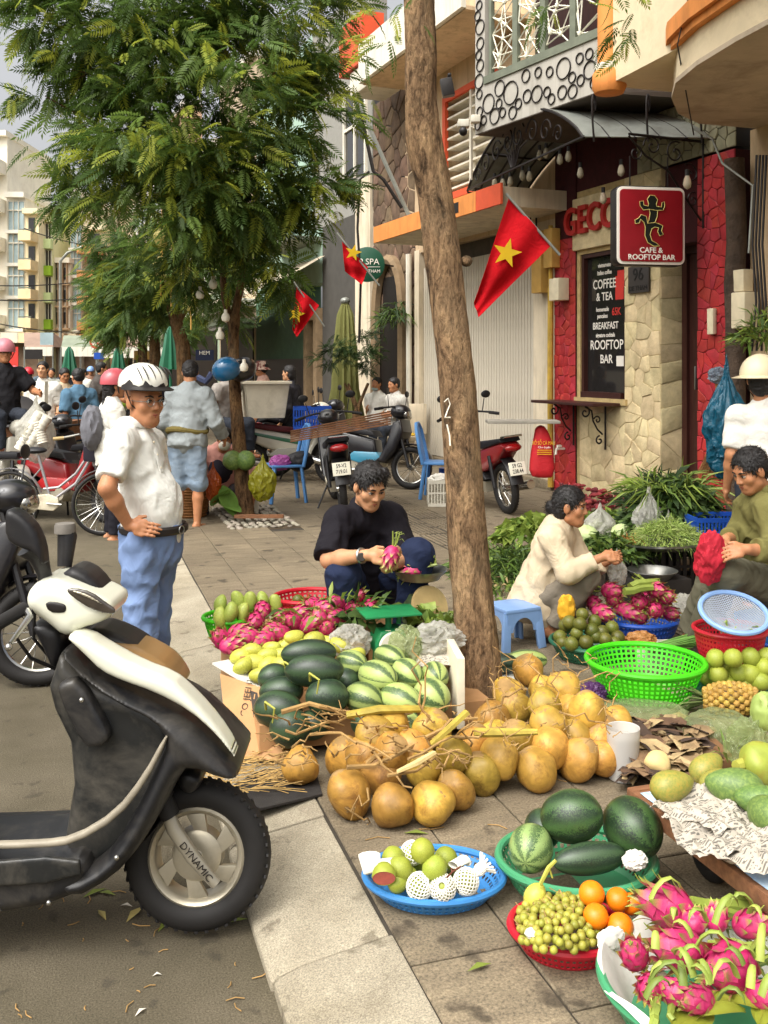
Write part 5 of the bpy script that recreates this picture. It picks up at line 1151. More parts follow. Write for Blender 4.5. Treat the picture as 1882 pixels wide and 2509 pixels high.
# scales
m_sgreen=M('scale_green','#1f7a48',0.4,0.12,6,dirt='#0f3f28',dirt_amt=0.5);m_sold=M('worn_scale_green','#4c5d3c',0.55,0.25,8,dirt='#6b5a38',dirt_amt=0.6)
def scale_(label,px,py,d,mat,dish,w_=0.20):
 c=K(px,py,d);root=thing('kitchen_scale',label,'scale',c-UP*0.2);ax=CR*0.96+CF*0.28;q=MB();R=frame(ax)
 z0=-0.22;pr=[(-0.085,z0),(0.085,z0),(0.08,z0+0.10),(0.055,z0+0.145),(-0.055,z0+0.145),(-0.08,z0+0.10)]
 outline_slab('body',[c+R@Vector((x,0,z))for x,z in pr],0.14,mat,root,R@Vector((0,1,0)),0.012)
 q.tube([c+UP*(z0+0.14),c-UP*0.012],0.016,8);q.build('column',mat,root)
 fx_=R@Vector((0,-1,0));q=MB()
 q.lathe([(0,0.006),(0.062,0.006),(0.068,-0.004)],c+UP*(z0+0.075)+fx_*0.076,24,frame(ax,fx_));q.build('dial',m_white,root)
 if dish:
  q=MB();q.lathe([(0.02,-0.012),(0.10,-0.004),(0.135,0.045),(0.142,0.048),(0.138,0.041),(0.1,0.0),(0.0,-0.006)],c,32);q.build('dish',m_steel,root)
 else:
  q=MB();q.box(c,(0.27,0.2,0.01),R);q.build('plate',mat,root,bevel=0.003);q=MB();q.tube([c-UP*0.06+R@Vector((0.05,0,0)),c-UP*0.01+R@Vector((0.05,0,0))],0.012,8);q.build('post',mat,root)
 return root
s1=scale_('bright green market scale with a flat plate beside the melons',952,1498,4.60,m_sgreen,False)
q=MB();q.box(K(951,1555,4.54),(0.026,0.004,0.04),frame(CR));q.build('sticker',m_cbox,s1,smooth=False)
s2=scale_('worn green scale with a steel dish beside the squatting man',1028,1416,4.95,m_sold,True)
q=MB();q.lathe([(0,0.015),(0.10,0.015),(0.105,0.0),(0.1,-0.01),(0,-0.01)],K(1052,1486,4.86),28,frame(CF*0.5+CR*0.8,CF*-0.6+CR*0.7+UP*0.35));q.build('round_dial',M('aged_dial','#b39a68',0.6,0.1,8,dirt='#5b6a48',dirt_amt=0.4),s2)
put(DRAGONS[0],'dragon_fruit',K(1010,1400,4.93),0.058,'pink dragon fruit with long green stem lying on the steel scale dish','dragon fruit',None,-CR-UP*0.45)
bag('plastic_bag','crumpled white plastic bag between the scale and mangoes','plastic bag',K(858,1572,4.52),(0.09,0.08,0.07),m_bagw,1,amp=0.5);bag('plastic_bag','crumpled white bag and newspaper right of the green scale','plastic bag',K(1068,1572,4.5),(0.13,0.1,0.08),m_bagw,2,amp=0.55);bag('plastic_bag','pale green plastic bag at the foot of the green scale','plastic bag',K(995,1580,4.42),(0.07,0.07,0.08),m_bagg,3,amp=0.45);bag('plastic_bag','clear plastic bag of greens behind the foam panel','plastic bag',K(1095,1535,4.75),(0.1,0.08,0.06),m_bagg,4,amp=0.5)
sheet('newspaper','torn newspaper beside the foam panel','newspaper',[K(1000,1600,4.5),K(1105,1595,4.45),K(1108,1640,4.3),K(1010,1640,4.35)],0.05,3,m_news)
# ================================================================ coconuts
CO=[(737,1876,.076),(845,1855,.08),(853,1944,.074),(961,1973,.074),(1060,1968,.074),(1115,1936,.076),(1180,1893,.078),(1224,1856,.12),(895,1850,.13),(937,1895,.09),(963,1850,.15),(1039,1880,.12),(954,1780,.2),(1057,1788,.2),(918,1808,.18),(1010,1840,.16),(1110,1850,.15),
 (1311,1885,.076),(1422,1862,.08),(1347,1832,.12),(1482,1856,.08),(1480,1822,.1),(1266,1810,.19),(1342,1778,.24),(1406,1803,.17),(1473,1795,.14),(1441,1744,.27),(1511,1770,.12),(1334,1727,.28),(1262,1736,.23),(1245,1700,.23),(1207,1765,.2),(1382,1689,.25),(1294,1643,.22),(1160,1830,.17),(1212,1812,.16),(1330,1690,.16),(1400,1745,.12)]
labs=sortlab(CO,'tan coconut in the heap at the tree foot, {} from the kerb')
for i,((x,y,z),lab)in enumerate(zip(CO,labs)):
 z=z*.72 if i>=17 and z>.12 else z
 d=(EYE-z)*FP/(y-HY);put(COCO[i%4],'coconut',K(x,y,d),RND.uniform(0.93,1.08),lab,'coconut','coconuts heaped at the tree foot',UP+Vector((RND.uniform(-.8,.8),RND.uniform(-.8,.8),0)))
cs=MB();rs=random.Random(5)
def wig(a,b,r0,r1,n=6,amp=0.03,mb=cs):
 a,b=Vector(a),Vector(b);P_=[a.lerp(b,i/n)+Vector((rs.uniform(-1,1),rs.uniform(-1,1),rs.uniform(-.6,1)))*amp*(1 if 0<i<n else 0)for i in range(n+1)]
 mb.tube(P_,[r0+(r1-r0)*i/n for i in range(n+1)],6)
SK=[((690,1745,3.85),(1010,1745,3.95),.011,.008),((850,1880,3.5),(1170,1760,3.8),.009,.006),((900,1870,3.6),(1080,1800,3.7),.010,.007),((700,1790,3.8),(930,1760,3.9),.006,.004),((1035,1800,3.75),(1030,1620,3.8),.006,.003),((1060,1780,3.8),(1020,1560,3.9),.005,.002),((950,1900,3.4),(1150,1850,3.6),.007,.004),((1000,1860,3.5),(1240,1780,3.7),.006,.004),((760,1800,3.75),(960,1860,3.5),.006,.004),((880,1820,3.6),(1010,1930,3.4),.006,.003),((1340,1700,4.1),(1305,1600,4.2),.005,.003),((1360,1720,4.0),(1370,1600,4.1),.004,.002),((1420,1680,4.1),(1520,1650,4.2),.004,.002),((1180,1750,3.9),(1290,1690,4.1),.006,.004),((1200,1800,3.75),(1200,1660,4.0),.006,.003),((1370,1745,3.85),(1500,1780,3.8),.004,.003),((850,1990,3.45),(900,2020,3.42),.005,.002),((900,1930,3.4),(860,2010,3.42),.004,.002)]
for(a,b,r0,r1)in SK:wig(K(*a),K(*b),r0,r1)
for _ in range(80):
 x,y=rs.uniform(680,1200),rs.uniform(1745,1880);d=3.9-(y-1745)*0.0032;wig(K(x,y,d),K(x+rs.uniform(-90,90),y+rs.uniform(-50,40),d-rs.uniform(0,.1)),.0045,.0015,4,.015)
for _ in range(60):
 x,y=rs.uniform(1200,1520),rs.uniform(1590,1840);d=4.5-(y-1590)*0.0042;wig(K(x,y,d),K(x+rs.uniform(-50,50),y+rs.uniform(-60,20),d),.003,.001,4,.012)
top(cs,'coconut_stalks',m_stem,'tangle of dry coconut stalks lying over the coconut heap','stalks',kind='stuff')
fs=MB();rs=random.Random(8)
P_=[K(850,1752,3.8),K(930,1738,3.8),K(1030,1737,3.85),K(1065,1742,3.9)];fs.tube(P_,[0.020,0.024,0.02,0.015],8,flat=0.7);top(fs,'palm_stalk',M('yellow_stalk','#a8943c',0.65,0.3,8,0.3,40),'thick yellow palm stalk lying across the coconuts','stalk')
fs=MB();fs.tube([K(1058,1822,3.62),K(1100,1785,3.62),K(1143,1745,3.66)],[0.022,0.026,0.026],6,flat=0.5);top(fs,'palm_stalk',MATS['yellow_stalk'],'short split yellow stalk standing up beside the tree','stalk')
fs=MB();fs.tube([K(1165,1795,3.68),K(1240,1795,3.62),K(1318,1793,3.6)],[0.018,0.016,0.011],7);top(fs,'palm_stalk',MATS['yellow_stalk'],'straight green yellow stalk lying on the right hand coconuts','stalk')
fs=MB();fs.tube([K(975,1890,3.42),K(1020,1870,3.4),K(1062,1845,3.46)],[0.014,0.022,0.018],6,flat=0.5);top(fs,'palm_stalk',M('pale_cut_wood','#cdb57c',0.7,0.12,10),'pale split stalk among the dry twigs','stalk')
st=MB();rs=random.Random(6)
for _ in range(260):
 p=G(rs.uniform(480,700),rs.uniform(1840,1935),0.012+rs.random()*0.02);a=rs.uniform(-.5,.9);l=rs.uniform(.04,.12);st.tube([p,p+(CR*math.cos(a)+CF*math.sin(a))*l+UP*rs.uniform(-.01,.02)],0.0016,4)
top(st,'straw',M('dry_straw','#b3935a',0.9,0.2,20),'loose dry straw spilling onto the kerb beside the scooter wheel','straw',kind='stuff')
q=MB();q.prism([G(630,1988,.003),G(790,1950,.004),G(770,1880,.004),G(640,1890,.004),G(560,1935,-.02),G(575,1985,-.035)],UP*0.008);top(q,'rubber_mat',M('rubber_mat','#2f2c2a',0.8,0.15,30,0.6,220,0.004),'black ribbed rubber mat laid over the kerb under the coconuts','mat')
# ================================================================ near baskets
bl=basket('oval blue basket of guavas standing near the kerb',G(1064,2185,0.0),0.213,0.165,0.055,m_pblue,sy=0.78,n=60,rows=3,rot=-YAW)
cb=G(1064,2150,0.0)
gv=[(979,2128,.12),(1035,2085,.17),(1063,2128,.13),(963,2105,.1),(975,2160,.09),(1092,2108,.11)]
for(x,y,z),lab in zip(gv,('large guava in the blue basket in front of the cut one','topmost guava on the blue basket with brown blossom end','large ripe guava in the middle of the blue basket','guava at the back left of the blue basket','small yellow guava at the front of the blue basket','guava behind the middle one in the blue basket')):put(GUAVA,'guava',K(x,y,(EYE-z)*FP/(y-HY)),0.036 if(x,y)!=(975,2160)else 0.03,lab,'guava','guavas in the blue basket')
for i,(x,y)in enumerate(((1000,2150),(1050,2160),(1110,2145),(1020,2115),(1075,2120))):put(GUAVA,'guava',G(x,y,.045),.033,'lower guava half hidden in the blue basket, '+ORD[i]+' from the cut one','guava','guavas in the blue basket')
cg=thing('cut_guava','guava cut open showing pink flesh in the blue basket','guava',K(941,2145,2.86));q=MB();Rg=frame(Vector((0.5,0.7,0.2)));q.lathe([(0,0.036),(0.02,0.031),(0.032,0.016),(0.036,0.0),(0.034,-0.01)],K(941,2145,2.86),20,frame(CR,CF*0.6+CR*0.75+UP*0.35));q.build('skin',m_guava,cg);q=MB();q.lathe([(0,-0.008),(0.0335,-0.0085)],K(941,2145,2.86),20,frame(CR,CF*0.6+CR*0.75+UP*0.35));q.build('flesh',M('pink_flesh','#c9685a',0.6,0.15,20),cg)
m_foam=M('foam_net','#e2e0d4',0.8,0.05,8)
def netted(label,px,py,z,r,tail=None):
 c=K(px,py,(EYE-z)*FP/(py-HY));root=thing('netted_fruit',label,'guava',c-UP*r);o=put(GUAVA,'fruit',c,r*0.95,None,None);o.parent=root;o.matrix_basis=ROOTM[root.name].inverted()@o.matrix_basis
 ax=Vector((RND.uniform(-1,1),-0.6,0.5))if tail is None else Vector(tail);R=frame(ax.orthogonal(),ax);q=MB();n=16
 for s in(-1,1):
  for i in range(n):
   pts=[]
   for k in range(13):
    t=0.12+0.80*k/12;ph=math.pi*t;a=6.283*i/n+s*k*0.2;rr=r*1.04
    pts.append(c+R@Vector((rr*math.sin(ph)*math.cos(a),rr*math.sin(ph)*math.sin(a),-rr*math.cos(ph))))
   if tail is not None:
    a=6.283*i/n+s*13*0.2
    for k in range(1,4):pts.append(c+R@Vector(((r*0.5+0.006*k*(1 if k>2 else-0.3))*math.cos(a),(r*0.5+0.005*k)*math.sin(a)*0.7,r*(0.9+0.5*k))))
   q.tube(pts,0.0022,4,cap=False)
 q.build('foam_net',m_foam,root)
netted('guava in a white foam net at the front of the blue basket',1028,2172,.085,.037);netted('guava in a foam net second along the front of the blue basket',1085,2176,.085,.037);netted('guava in a foam net with open sleeve at the right of the blue basket',1142,2160,.095,.036,(0.9,0.15,0.45));netted('guava in a foam net at the back of the blue basket',1010,2090,.10,.034)
q=MB();P_=[K(905,2095,2.98),K(912,2130,2.9),K(945,2115,2.92),K(965,2105,2.95)];q.tube(P_,[0.035,0.034,0.03,0.012],10,flat=0.35,cap=False);top(q,'foam_sleeve',m_foam,'empty white foam sleeve at the left of the blue basket','foam net')
q=MB();q.tube([K(1110,2120,2.9),K(1140,2105,2.95),K(1148,2115,2.95)],[0.018,0.022,0.02],8,flat=0.5,cap=False);top(q,'foam_sleeve',m_foam,'empty foam net curled at the back of the blue basket','foam net')
q=MB();q.tube([K(1095,2150,2.84),K(1110,2135,2.82),K(1130,2122,2.82)],[0.003,0.0025,0.002],5);q.tube([K(1108,2137,2.82),K(1106,2127,2.83)],0.002,5);top(q,'fruit_twig',M('red_brown_twig','#6b3a2c',0.7,0.2,10),'thin reddish twig lying across the foam nets','twig')
gb=basket('wide green basket piled with dark watermelons',G(1412,2172,0.0),0.24,0.185,0.09,m_pgreen,sy=0.86,n=60,rows=4,rot=-YAW,rim=0.013)
wn=[(1401,2000,76,62,.235,m_wnet,(0.9,-0.3,0.25),1,'large glossy dark watermelon on top of the green basket'),(1550,2028,62,68,.20,m_wnet,(0.35,-0.75,-0.2),0,'dark mottled watermelon at the right of the green basket'),(1446,2103,92,38,.145,m_wdark,(1,0.15,0.05),1,'longest dark watermelon at the front of the green basket'),(1301,2078,58,54,.155,m_wpale,(-0.3,-0.8,-0.1),0,'pale netted watermelon at the left of the green basket'),(1330,2030,45,45,.15,m_wdark,(0,1,0),0,'half hidden small watermelon at the back of the green basket')]
for x,y,rx,ry,z,m,ax,sh,lab in wn:
 d=(EYE-z)*FP/(y-HY);r=ry*mpp(d);put(MELON[m.name][sh],'watermelon',K(x,y,d),(rx*mpp(d)/1.3 if sh else r*1.05,r,r),lab,'watermelon',None,CR*ax[0]+CF*ax[1]+UP*ax[2])
q=MB();p=K(1345,2125,2.78);q.tube([p+UP*0.02+CR*0.02,p,p-UP*0.05-CR*0.025],[0.005,0.007,0.006],6);q.tube([p,p+CR*0.01-UP*0.03],0.003,5);top(q,'melon_stalk',m_gstem,'forked pale stalk hanging over the green basket rim','stalk')
bag('paper_scrap','crumpled white paper in the green basket','paper',K(1555,2108,2.86),(0.035,0.03,0.025),m_paper,6,amp=0.5,sub=4)
rbk=basket('red basket of longans and oranges',G(1393,2321,0.0),0.16,0.125,0.06,m_pred,sy=0.86,n=56,rows=3,rot=-YAW,rim=0.012)
og=[(1450,2190,.135,.036),(1514,2204,.12,.033),(1460,2245,.12,.034),(1520,2270,.10,.036),(1546,2215,.10,.03)]
for(x,y,z,r),lab in zip(og,('highest orange in the red basket','orange with dried calyx at the back right of the red basket','orange with upright stalk in the middle of the red basket','large orange at the front right of the red basket','small orange beside the dragon fruits')):put(ORANGE,'orange',K(x,y,(EYE-z)*FP/(y-HY)),r,lab,'orange',None,Vector((1,0.2,0.1)),0.2)
put(MANGO,'mango',K(1313,2200,2.80),(0.042,0.05,0.05),'small ripening mango with a stalk in the red basket','mango',None,UP+CR*0.3)
lon=thing('longan_bunch','bunch of green brown longans filling the front of the red basket','longans',G(1380,2290,0.06));rs=random.Random(12)
LB=icomesh('longan',lambda p:p*(1+0.03*mnoise.noise(p*3)),2,m_longan);cnt=0;PTS=[]
for tries in range(4000):
 x,y=rs.uniform(1270,1490),rs.uniform(2185,2330)
 if((x-1375)/115)**2+((y-2262)/72)**2>1:continue
 z=0.075+0.055*max(0,1-((x-1370)/110)**2-((y-2262)/80)**2)+rs.uniform(-.006,.01);p=K(x,y,(EYE-z)*FP/(y-HY))
 if all((p-q).length>0.0195 for q in PTS):
  PTS.append(p);o=link('longan',LB,None,lon);s=rs.uniform(.0105,.0135);o.matrix_basis=ROOTM[lon.name].inverted()@(Matrix.Translation(p)@Matrix.Rotation(rs.uniform(0,6),4,'X')@Matrix.Diagonal((s,s,s,1)))
q=MB()
for p in PTS[::2]:q.tube([p+UP*0.004,p+Vector((rs.uniform(-.02,.02),rs.uniform(0,.03),.012))],0.0013,4)
q.build('twigs',m_stem,lon)
bag('paper_scrap','white paper scrap tucked in the front of the red basket','paper',K(1303,2287,2.6),(0.018,0.015,0.014),m_paper,8,amp=0.4,sub=3);bag('paper_scrap','white paper fold between the longans and dragon fruits','paper',K(1497,2300,2.55),(0.04,0.012,0.03),m_paper,9,amp=0.4,sub=4)
# big basket of dragon fruit, bottom right
bd=basket('large green basket lined with paper full of dragon fruit',G(1775,2499,0.0),0.30,0.24,0.10,m_pgreen,sy=0.95,n=64,rows=5,rot=-YAW,rim=0.012)
cbd=G(1775,2499,0.0);q=MB();rows=[]
for t in(0.0,0.5,1.0,1.25):
 rows.append([cbd+Vector(((0.225+0.075*min(t,1)+0.012*(t>1))*math.cos(a),(0.225+0.075*min(t,1)+0.012*(t>1))*math.sin(a)*0.95,0.01+0.11*min(t,1)-0.05*max(0,t-1)+0.012*math.sin(a*7+t*3)))for a in[6.283*i/60 for i in range(61)]])
q.grid(rows);top(q,'paper_lining',m_paper,'white paper lining the big dragon fruit basket','paper')
DB=[(1638,2222,66,(-0.9,0.1,0.3),1.5,0),(1665,2325,66,(-0.9,-0.2,0.2),1.5,1),(1555,2340,46,(-0.3,-0.5,0.8),0,2),(1790,2370,78,(-0.75,-0.6,0.15),1.2,2),(1710,2450,44,(-0.9,-0.3,0.1),0,0),(1840,2265,46,(0.8,-0.3,0.3),0,1),(1590,2420,40,(-0.2,-0.8,0.2),1.0,0),(1650,2430,42,(0.8,-0.5,-0.1),0,1),(1870,2440,44,(0.6,-0.6,0.2),0,2),(1755,2250,38,(0.3,0.7,0.2),0,0),(1700,2260,40,(0.3,0.9,0),0,1)]
for i,((x,y,rp,ax,stm,v),lab)in enumerate(zip(DB,('topmost dragon fruit with long green stem in the big basket','middle dragon fruit with thick green stem in the big basket','dragon fruit leaning on the paper at the left of the big basket','largest dragon fruit at the right of the big basket','small dragon fruit above the broad leaves','dragon fruit at the far right of the big basket','upside down dragon fruit with hanging stems at the front left','dragon fruit half under the green stems at the front','dragon fruit cut off at the lower right corner','shaded dragon fruit at the back of the big basket','dark shaded dragon fruit under the long stems'))):
 z=0.20-(y-2222)*0.0002;d=(EYE-z)*FP/(y-HY);put((DRAGONS if stm else DRAGON)[v],'dragon_fruit',K(x,y,d),rp*mpp(d),lab,'dragon fruit',None,(CR*ax[0]+CF*ax[1]+UP*ax[2])*(1 if not stm else 1))
gs=MB();rs=random.Random(3);gs.col=(0.24,0.30,0.05)
for(a,b,r0)in(((1690,2215,2.62),(1882,2235,2.68),.022),((1720,2235,2.6),(1890,2260,2.62),.016),((1735,2320,2.46),(1860,2330,2.45),.018),((1730,2340,2.44),(1840,2355,2.4),.012),((1800,2200,2.7),(1890,2200,2.72),.02),((1610,2440,2.28),(1600,2520,2.22),.014),((1640,2450,2.28),(1650,2500,2.22),.010)):wig(K(*a),K(*b),r0,r0*.8,6,.008,gs)
for _ in range(24):
 x,y=rs.uniform(1580,1880),rs.uniform(2190,2460);d=(EYE-0.24)*FP/(y-HY);p=K(x,y,d);gs.col=rs.choice([(0.22,0.28,0.045),(0.29,0.34,0.06),(0.14,0.19,0.03)]);a=rs.uniform(0,6.28);e=Vector((math.cos(a),math.sin(a),0));l=rs.uniform(.025,.06)
 gs.tube([p,p+e*l*.25+UP*l*.5,p+e*l*.6+UP*l*.85,p+e*l*1.0+UP*l*.95,p+e*l*1.35+UP*l*.7,p+e*l*1.5+UP*l*.3],[.010,.010,.009,.007,.005,.001],8,flat=.45)
top(gs,'cactus_stems',M('cactus_stem',None,0.5,0.15,12,vcol=True),'curling green cactus stems over the dragon fruits in the big basket','stems',kind='stuff',vcol=True)
m_bl=M('broad_leaf','#9aa038',0.5,0.15,5,0.2,40,0.003,twoside=0.25)
def broad(label,p0,p1,w_,cup=0.1,sag=0.0):
 p0,p1=Vector(p0),Vector(p1);d=p1-p0;s=d.cross(UP).normalized();rows=[]
 for j in range(13):
  t=j/12;ww=w_*math.sin(math.pi*(0.04+0.93*t))**0.8;c=p0+d*t+UP*(sag*math.sin(math.pi*t));rows.append([c+s*ww*e+UP*(abs(e)*cup*ww+0.004*math.cos(e*14))for e in(-1,-.66,-.33,0,.33,.66,1)])
 q=MB();q.grid(rows);q.tube([p0+d*t/12+UP*(sag*math.sin(math.pi*t/12)+0.002)for t in range(13)],0.0025,5);return top(q,'broad_leaf',m_bl,label,'leaf')
broad('broad yellow green leaf at the bottom edge below the dragon fruits',K(1655,2520,2.18),K(1735,2470,2.3),.045);broad('broad leaf with pale midrib beside the small dragon fruit',K(1715,2485,2.24),K(1825,2475,2.26),.04,sag=.02);broad('broad leaf pointing to the right edge',K(1775,2450,2.3),K(1885,2478,2.26),.04,sag=.02);broad('yellow leaf curling at the right edge corner',K(1860,2510,2.2),K(1890,2450,2.28),.03)
# ================================================================ cart with papayas (right)
ZC=0.25;cart=thing('handcart','low wooden cart with a blue sheet carrying papayas on newspaper','cart',(2.3,2.0,0))
m_plank=M('old_plank','#7a5236',0.8,0.25,5,0.3,30,0.004,stretch=(1,8,8),dirt='#3a281c',dirt_amt=0.6)
for i in range(8):
 q=MB();q.box((1.72+0.075+i*0.152,2.02,ZC-0.013),(0.148,1.5,0.026));q.build('plank',m_plank,cart,bevel=0.003)
q=MB();q.box((1.713,2.02,ZC-0.022),(0.03,1.52,0.05));q.build('edge_board',m_plank,cart,bevel=0.003);q=MB();q.box((2.3,2.765,ZC-0.02),(1.2,0.03,0.05));q.build('end_board',m_plank,cart,bevel=0.003)
for(x,y)in((1.90,2.62),(1.90,1.45),(2.75,2.62)):
 q=MB();c=Vector((x,y,0.09));q.ring(c,0.06,0.028,(1,0,0),24,10);q.lathe([(0.0,0.025),(0.05,0.025),(0.05,-0.025),(0,-0.025)],c,16,frame(UP,(1,0,0)));q.build('wheel',M('black_rubber','#1c1a19',0.7,0.1,20),cart);q=MB();q.box(c+UP*0.1,(0.07,0.1,0.08));q.build('bracket',m_plank,cart)
m_sheet=M('blue_woven_sheet','#8fb4d8',0.7,0.1,30,0.3,250,0.001,col2='#c3d4e2')
sheet('tarpaulin','pale blue woven sheet spread on the wooden cart','tarpaulin',[(1.715,1.35,ZC+.004),(2.85,1.35,ZC+.004),(2.85,2.73,ZC+.004),(1.715,2.73,ZC+.004)],0.006,4,m_sheet,30,30)
sheet('newspaper','crumpled newspaper spread over the cart under the papayas','newspaper',[(1.84,1.5,ZC+.012),(2.8,1.5,ZC+.012),(2.8,2.72,ZC+.012),(1.80,2.72,ZC+.012)],0.03,7,m_news,80,90,9)
for i,(x,y,w_,r_,lab)in enumerate(((1745,1990,.15,.3,'open sheet of newspaper on the cart before the papayas'),(1790,2050,.16,-.2,'rumpled newspaper sheet at the front of the cart'),(1850,2090,.14,.5,'torn newspaper page at the right edge of the cart'))):
 c_=G(x,y,ZC+.035);ex=Vector((math.cos(r_),math.sin(r_),0))*w_;ey=Vector((-math.sin(r_),math.cos(r_),0))*w_*.8;sheet('newspaper',lab,'newspaper',[c_-ex-ey,c_+ex-ey,c_+ex+ey,c_-ex+ey],.05,30+i,m_news,40,34,9)
pp=[(1648,1925,.046,RIPE,(0.95,0.2,0.15),'yellow green papaya nearest the frosted jug'),(1733,1880,.042,RIPE,(0.8,0.45,0.35),'olive papaya at the back of the cart'),(1752,1915,.036,RIPE,(0.75,0.3,0.4),'slim brownish papaya in the middle of the cart'),(1800,1930,.058,PAPAYA,(-0.95,0.2,0.15),'largest green papaya on the cart'),(1862,1964,.048,PAPAYA,(-0.9,0.3,0.1),'green papaya second from the right edge of the cart'),(1888,2000,.05,PAPAYA,(0.2,-0.9,0.1),'green papaya cut by the right edge')]
for x,y,r,me,ax,lab in pp:put(me,'papaya',G(x,y,ZC+.05+r*.6),r,lab,'papaya',None,CR*ax[0]+CF*ax[1]+UP*ax[2])
yc=thing('green_coconut','yellow green coconut with cut stem at the right edge','coconut',G(1862,1872,ZC+.05));o=put(COCO[1],'husk',G(1862,1872,ZC+.08),0.85,None,None);o.parent=yc;o.matrix_basis=ROOTM[yc.name].inverted()@o.matrix_basis;o.data=o.data.copy();o.data.materials[0]=m_cocog;q=MB();p=G(1862,1872,ZC+.08);q.tube([p-CR*0.05,p-CR*0.085-CF*0.02],[0.022,0.018],8);q.build('stem',m_gstem,yc)
# jug
jug=thing('frosted_jug','frosted translucent plastic jug standing beside the coconuts','jug',G(1527,1908));c=G(1527,1908);q=MB();q.lathe([(0.0,0.004),(0.056,0.004),(0.058,0.01),(0.064,0.20),(0.0645,0.202),(0.062,0.2),(0.056,0.012),(0.0,0.008)],c,32)
m_frost,nt,b=newmat('frosted_plastic');b.inputs['Base Color'].default_value=(0.78,0.76,0.72,1);b.inputs['Roughness'].default_value=0.35;b.inputs['Transmission Weight'].default_value=0.35;b.inputs['Alpha'].default_value=0.82;q.build('wall',m_frost,jug);q=MB();q.lathe([(0.0,0.012),(0.054,0.012),(0.0605,0.165),(0.0,0.165)],c,28);q.build('contents',M('cloudy_ice','#a8a39c',0.4,0.15,12),jug)
# ================================================================ middle: debris, lime basket, stool, greens
hd=MB();rs=random.Random(15)
m_husk=M('coconut_husk_chips',None,0.85,0.2,20,0.3,60,vcol=True)
for _ in range(170):
 x,y=rs.uniform(1535,1740),rs.uniform(1760,1905);p=G(x,y,rs.uniform(.01,.10));hd.col=rs.choice([(0.17,0.10,0.05),(0.24,0.16,0.08),(0.10,0.055,0.03),(0.36,0.26,0.13),(0.05,0.03,0.02)])
 R=Matrix.Rotation(rs.uniform(0,6),3,'Z')@Matrix.Rotation(rs.uniform(-.6,.6),3,'X');l=rs.uniform(.03,.09);w_=rs.uniform(.012,.03);hd.add([p+R@Vector(v)for v in((-l,-w_,0),(0,-w_*1.2,.012),(l,-w_*.6,0),(l,w_*.6,0),(0,w_*1.2,.012),(-l,w_,0),(-l,0,.01),(l,0,.006))],[(0,1,4,6),(6,4,5),(1,2,7,4),(7,3,4)])
top(hd,'husk_debris',m_husk,'heap of broken coconut husks behind the frosted jug','husks',kind='stuff',vcol=True,smooth=False)
hb_=MB();hb_.box(G(1655,1850,.03),(0.42,0.24,0.05),Matrix.Rotation(-.25,3,'Z'));top(hb_,'husk_carton',M('soaked_card','#6b4c30',.9,.3,8,.3,30),'low battered carton full of coconut husks','box',bevel=0.004)
put(COCO[2],'shell_half',G(1612,1870,.10),0.62,'peeled pale coconut lying on the husks','coconut').data=(lambda m_:(m_.materials.clear(),m_.materials.append(MATS['pale_cut_wood']),m_)[2])(COCO[2].copy())
bag('plastic_bag','pale green plastic bag spread in front of the lime basket','plastic bag',G(1565,1748,.03),(0.22,0.12,0.05),m_bagg,31,amp=0.3,f=1.0,R=Matrix.Rotation(-.3,3,'Z'));bag('plastic_bag','crumpled green plastic bag beside the pineapple','plastic bag',G(1760,1785,.05),(0.15,0.12,0.075),m_bagg,32,amp=0.32,f=1.0);bag('plastic_bag','green plastic bag end hanging over the cart corner','plastic bag',G(1830,1830,.16),(0.08,0.07,0.1),m_bagg,33,amp=0.5);bag('plastic_bag','small violet plastic bag behind the coconuts','plastic bag',G(1450,1700,.05),(0.07,0.06,0.05),m_bagv,34,amp=0.5)
leafy('palm_scraps','green leaf scraps sticking out of the plastic bag','leaves',G(1800,1860,.1),0.06,0.06,0.05,12,0.10,0.014,LG,9,'stuff',upright=1.0)
basket('empty bright lime green basket behind the coconuts',G(1581,1702,0.0),0.282,0.20,0.17,m_plime,n=64,rows=7,rim=0.014,hole=0.35,rot=0.1)
basket('dark green basket of green oranges before the stool',G(1444,1610,0.0),0.213,0.16,0.09,m_pdark,n=56,rows=4,rim=0.012)
lm=[(1427,1505,.25),(1457,1522,.21),(1421,1529,.21),(1385,1533,.17),(1450,1545,.17),(1413,1552,.16),(1500,1538,.16),(1372,1560,.13),(1400,1578,.12),(1436,1574,.13),(1483,1567,.13),(1514,1562,.12),(1475,1548,.16),(1505,1575,.10),(1378,1575,.11),(1460,1560,.14),(1395,1525,.2)]
for(x,y,z),lab in zip(lm,sortlab(lm,'green orange in the dark green basket, {} from the stool')):put(LIME,'green_orange',K(x,y,(EYE-z)*FP/(y-HY)),0.037*RND.uniform(.9,1.08),lab,'green orange','green oranges in the dark basket')
basket('royal blue basket heaped with dragon fruit before the squatting woman',G(1562,1560,0.0),0.245,0.19,0.12,m_pnavy,n=60,rows=4,rim=0.014)
dm=[(1455,1478,.22),(1476,1501,.2),(1497,1448,.3),(1526,1492,.2),(1568,1475,.25),(1604,1441,.33),(1632,1462,.28),(1606,1495,.21),(1568,1512,.16),(1640,1502,.17),(1505,1468,.25),(1545,1500,.19),(1588,1468,.24)]
for i,((x,y,z),lab)in enumerate(zip(dm,sortlab(dm,'dragon fruit in the royal blue basket, {} from the green oranges'))):put((DRAGONS if i in(2,5)else DRAGON)[i%3],'dragon_fruit',K(x,y,(EYE-z)*FP/(y-HY)),0.062*RND.uniform(.92,1.08),lab,'dragon fruit','dragon fruits in the royal blue basket',Vector((RND.uniform(-.8,.8),-0.8,RND.uniform(-.2,.5))))
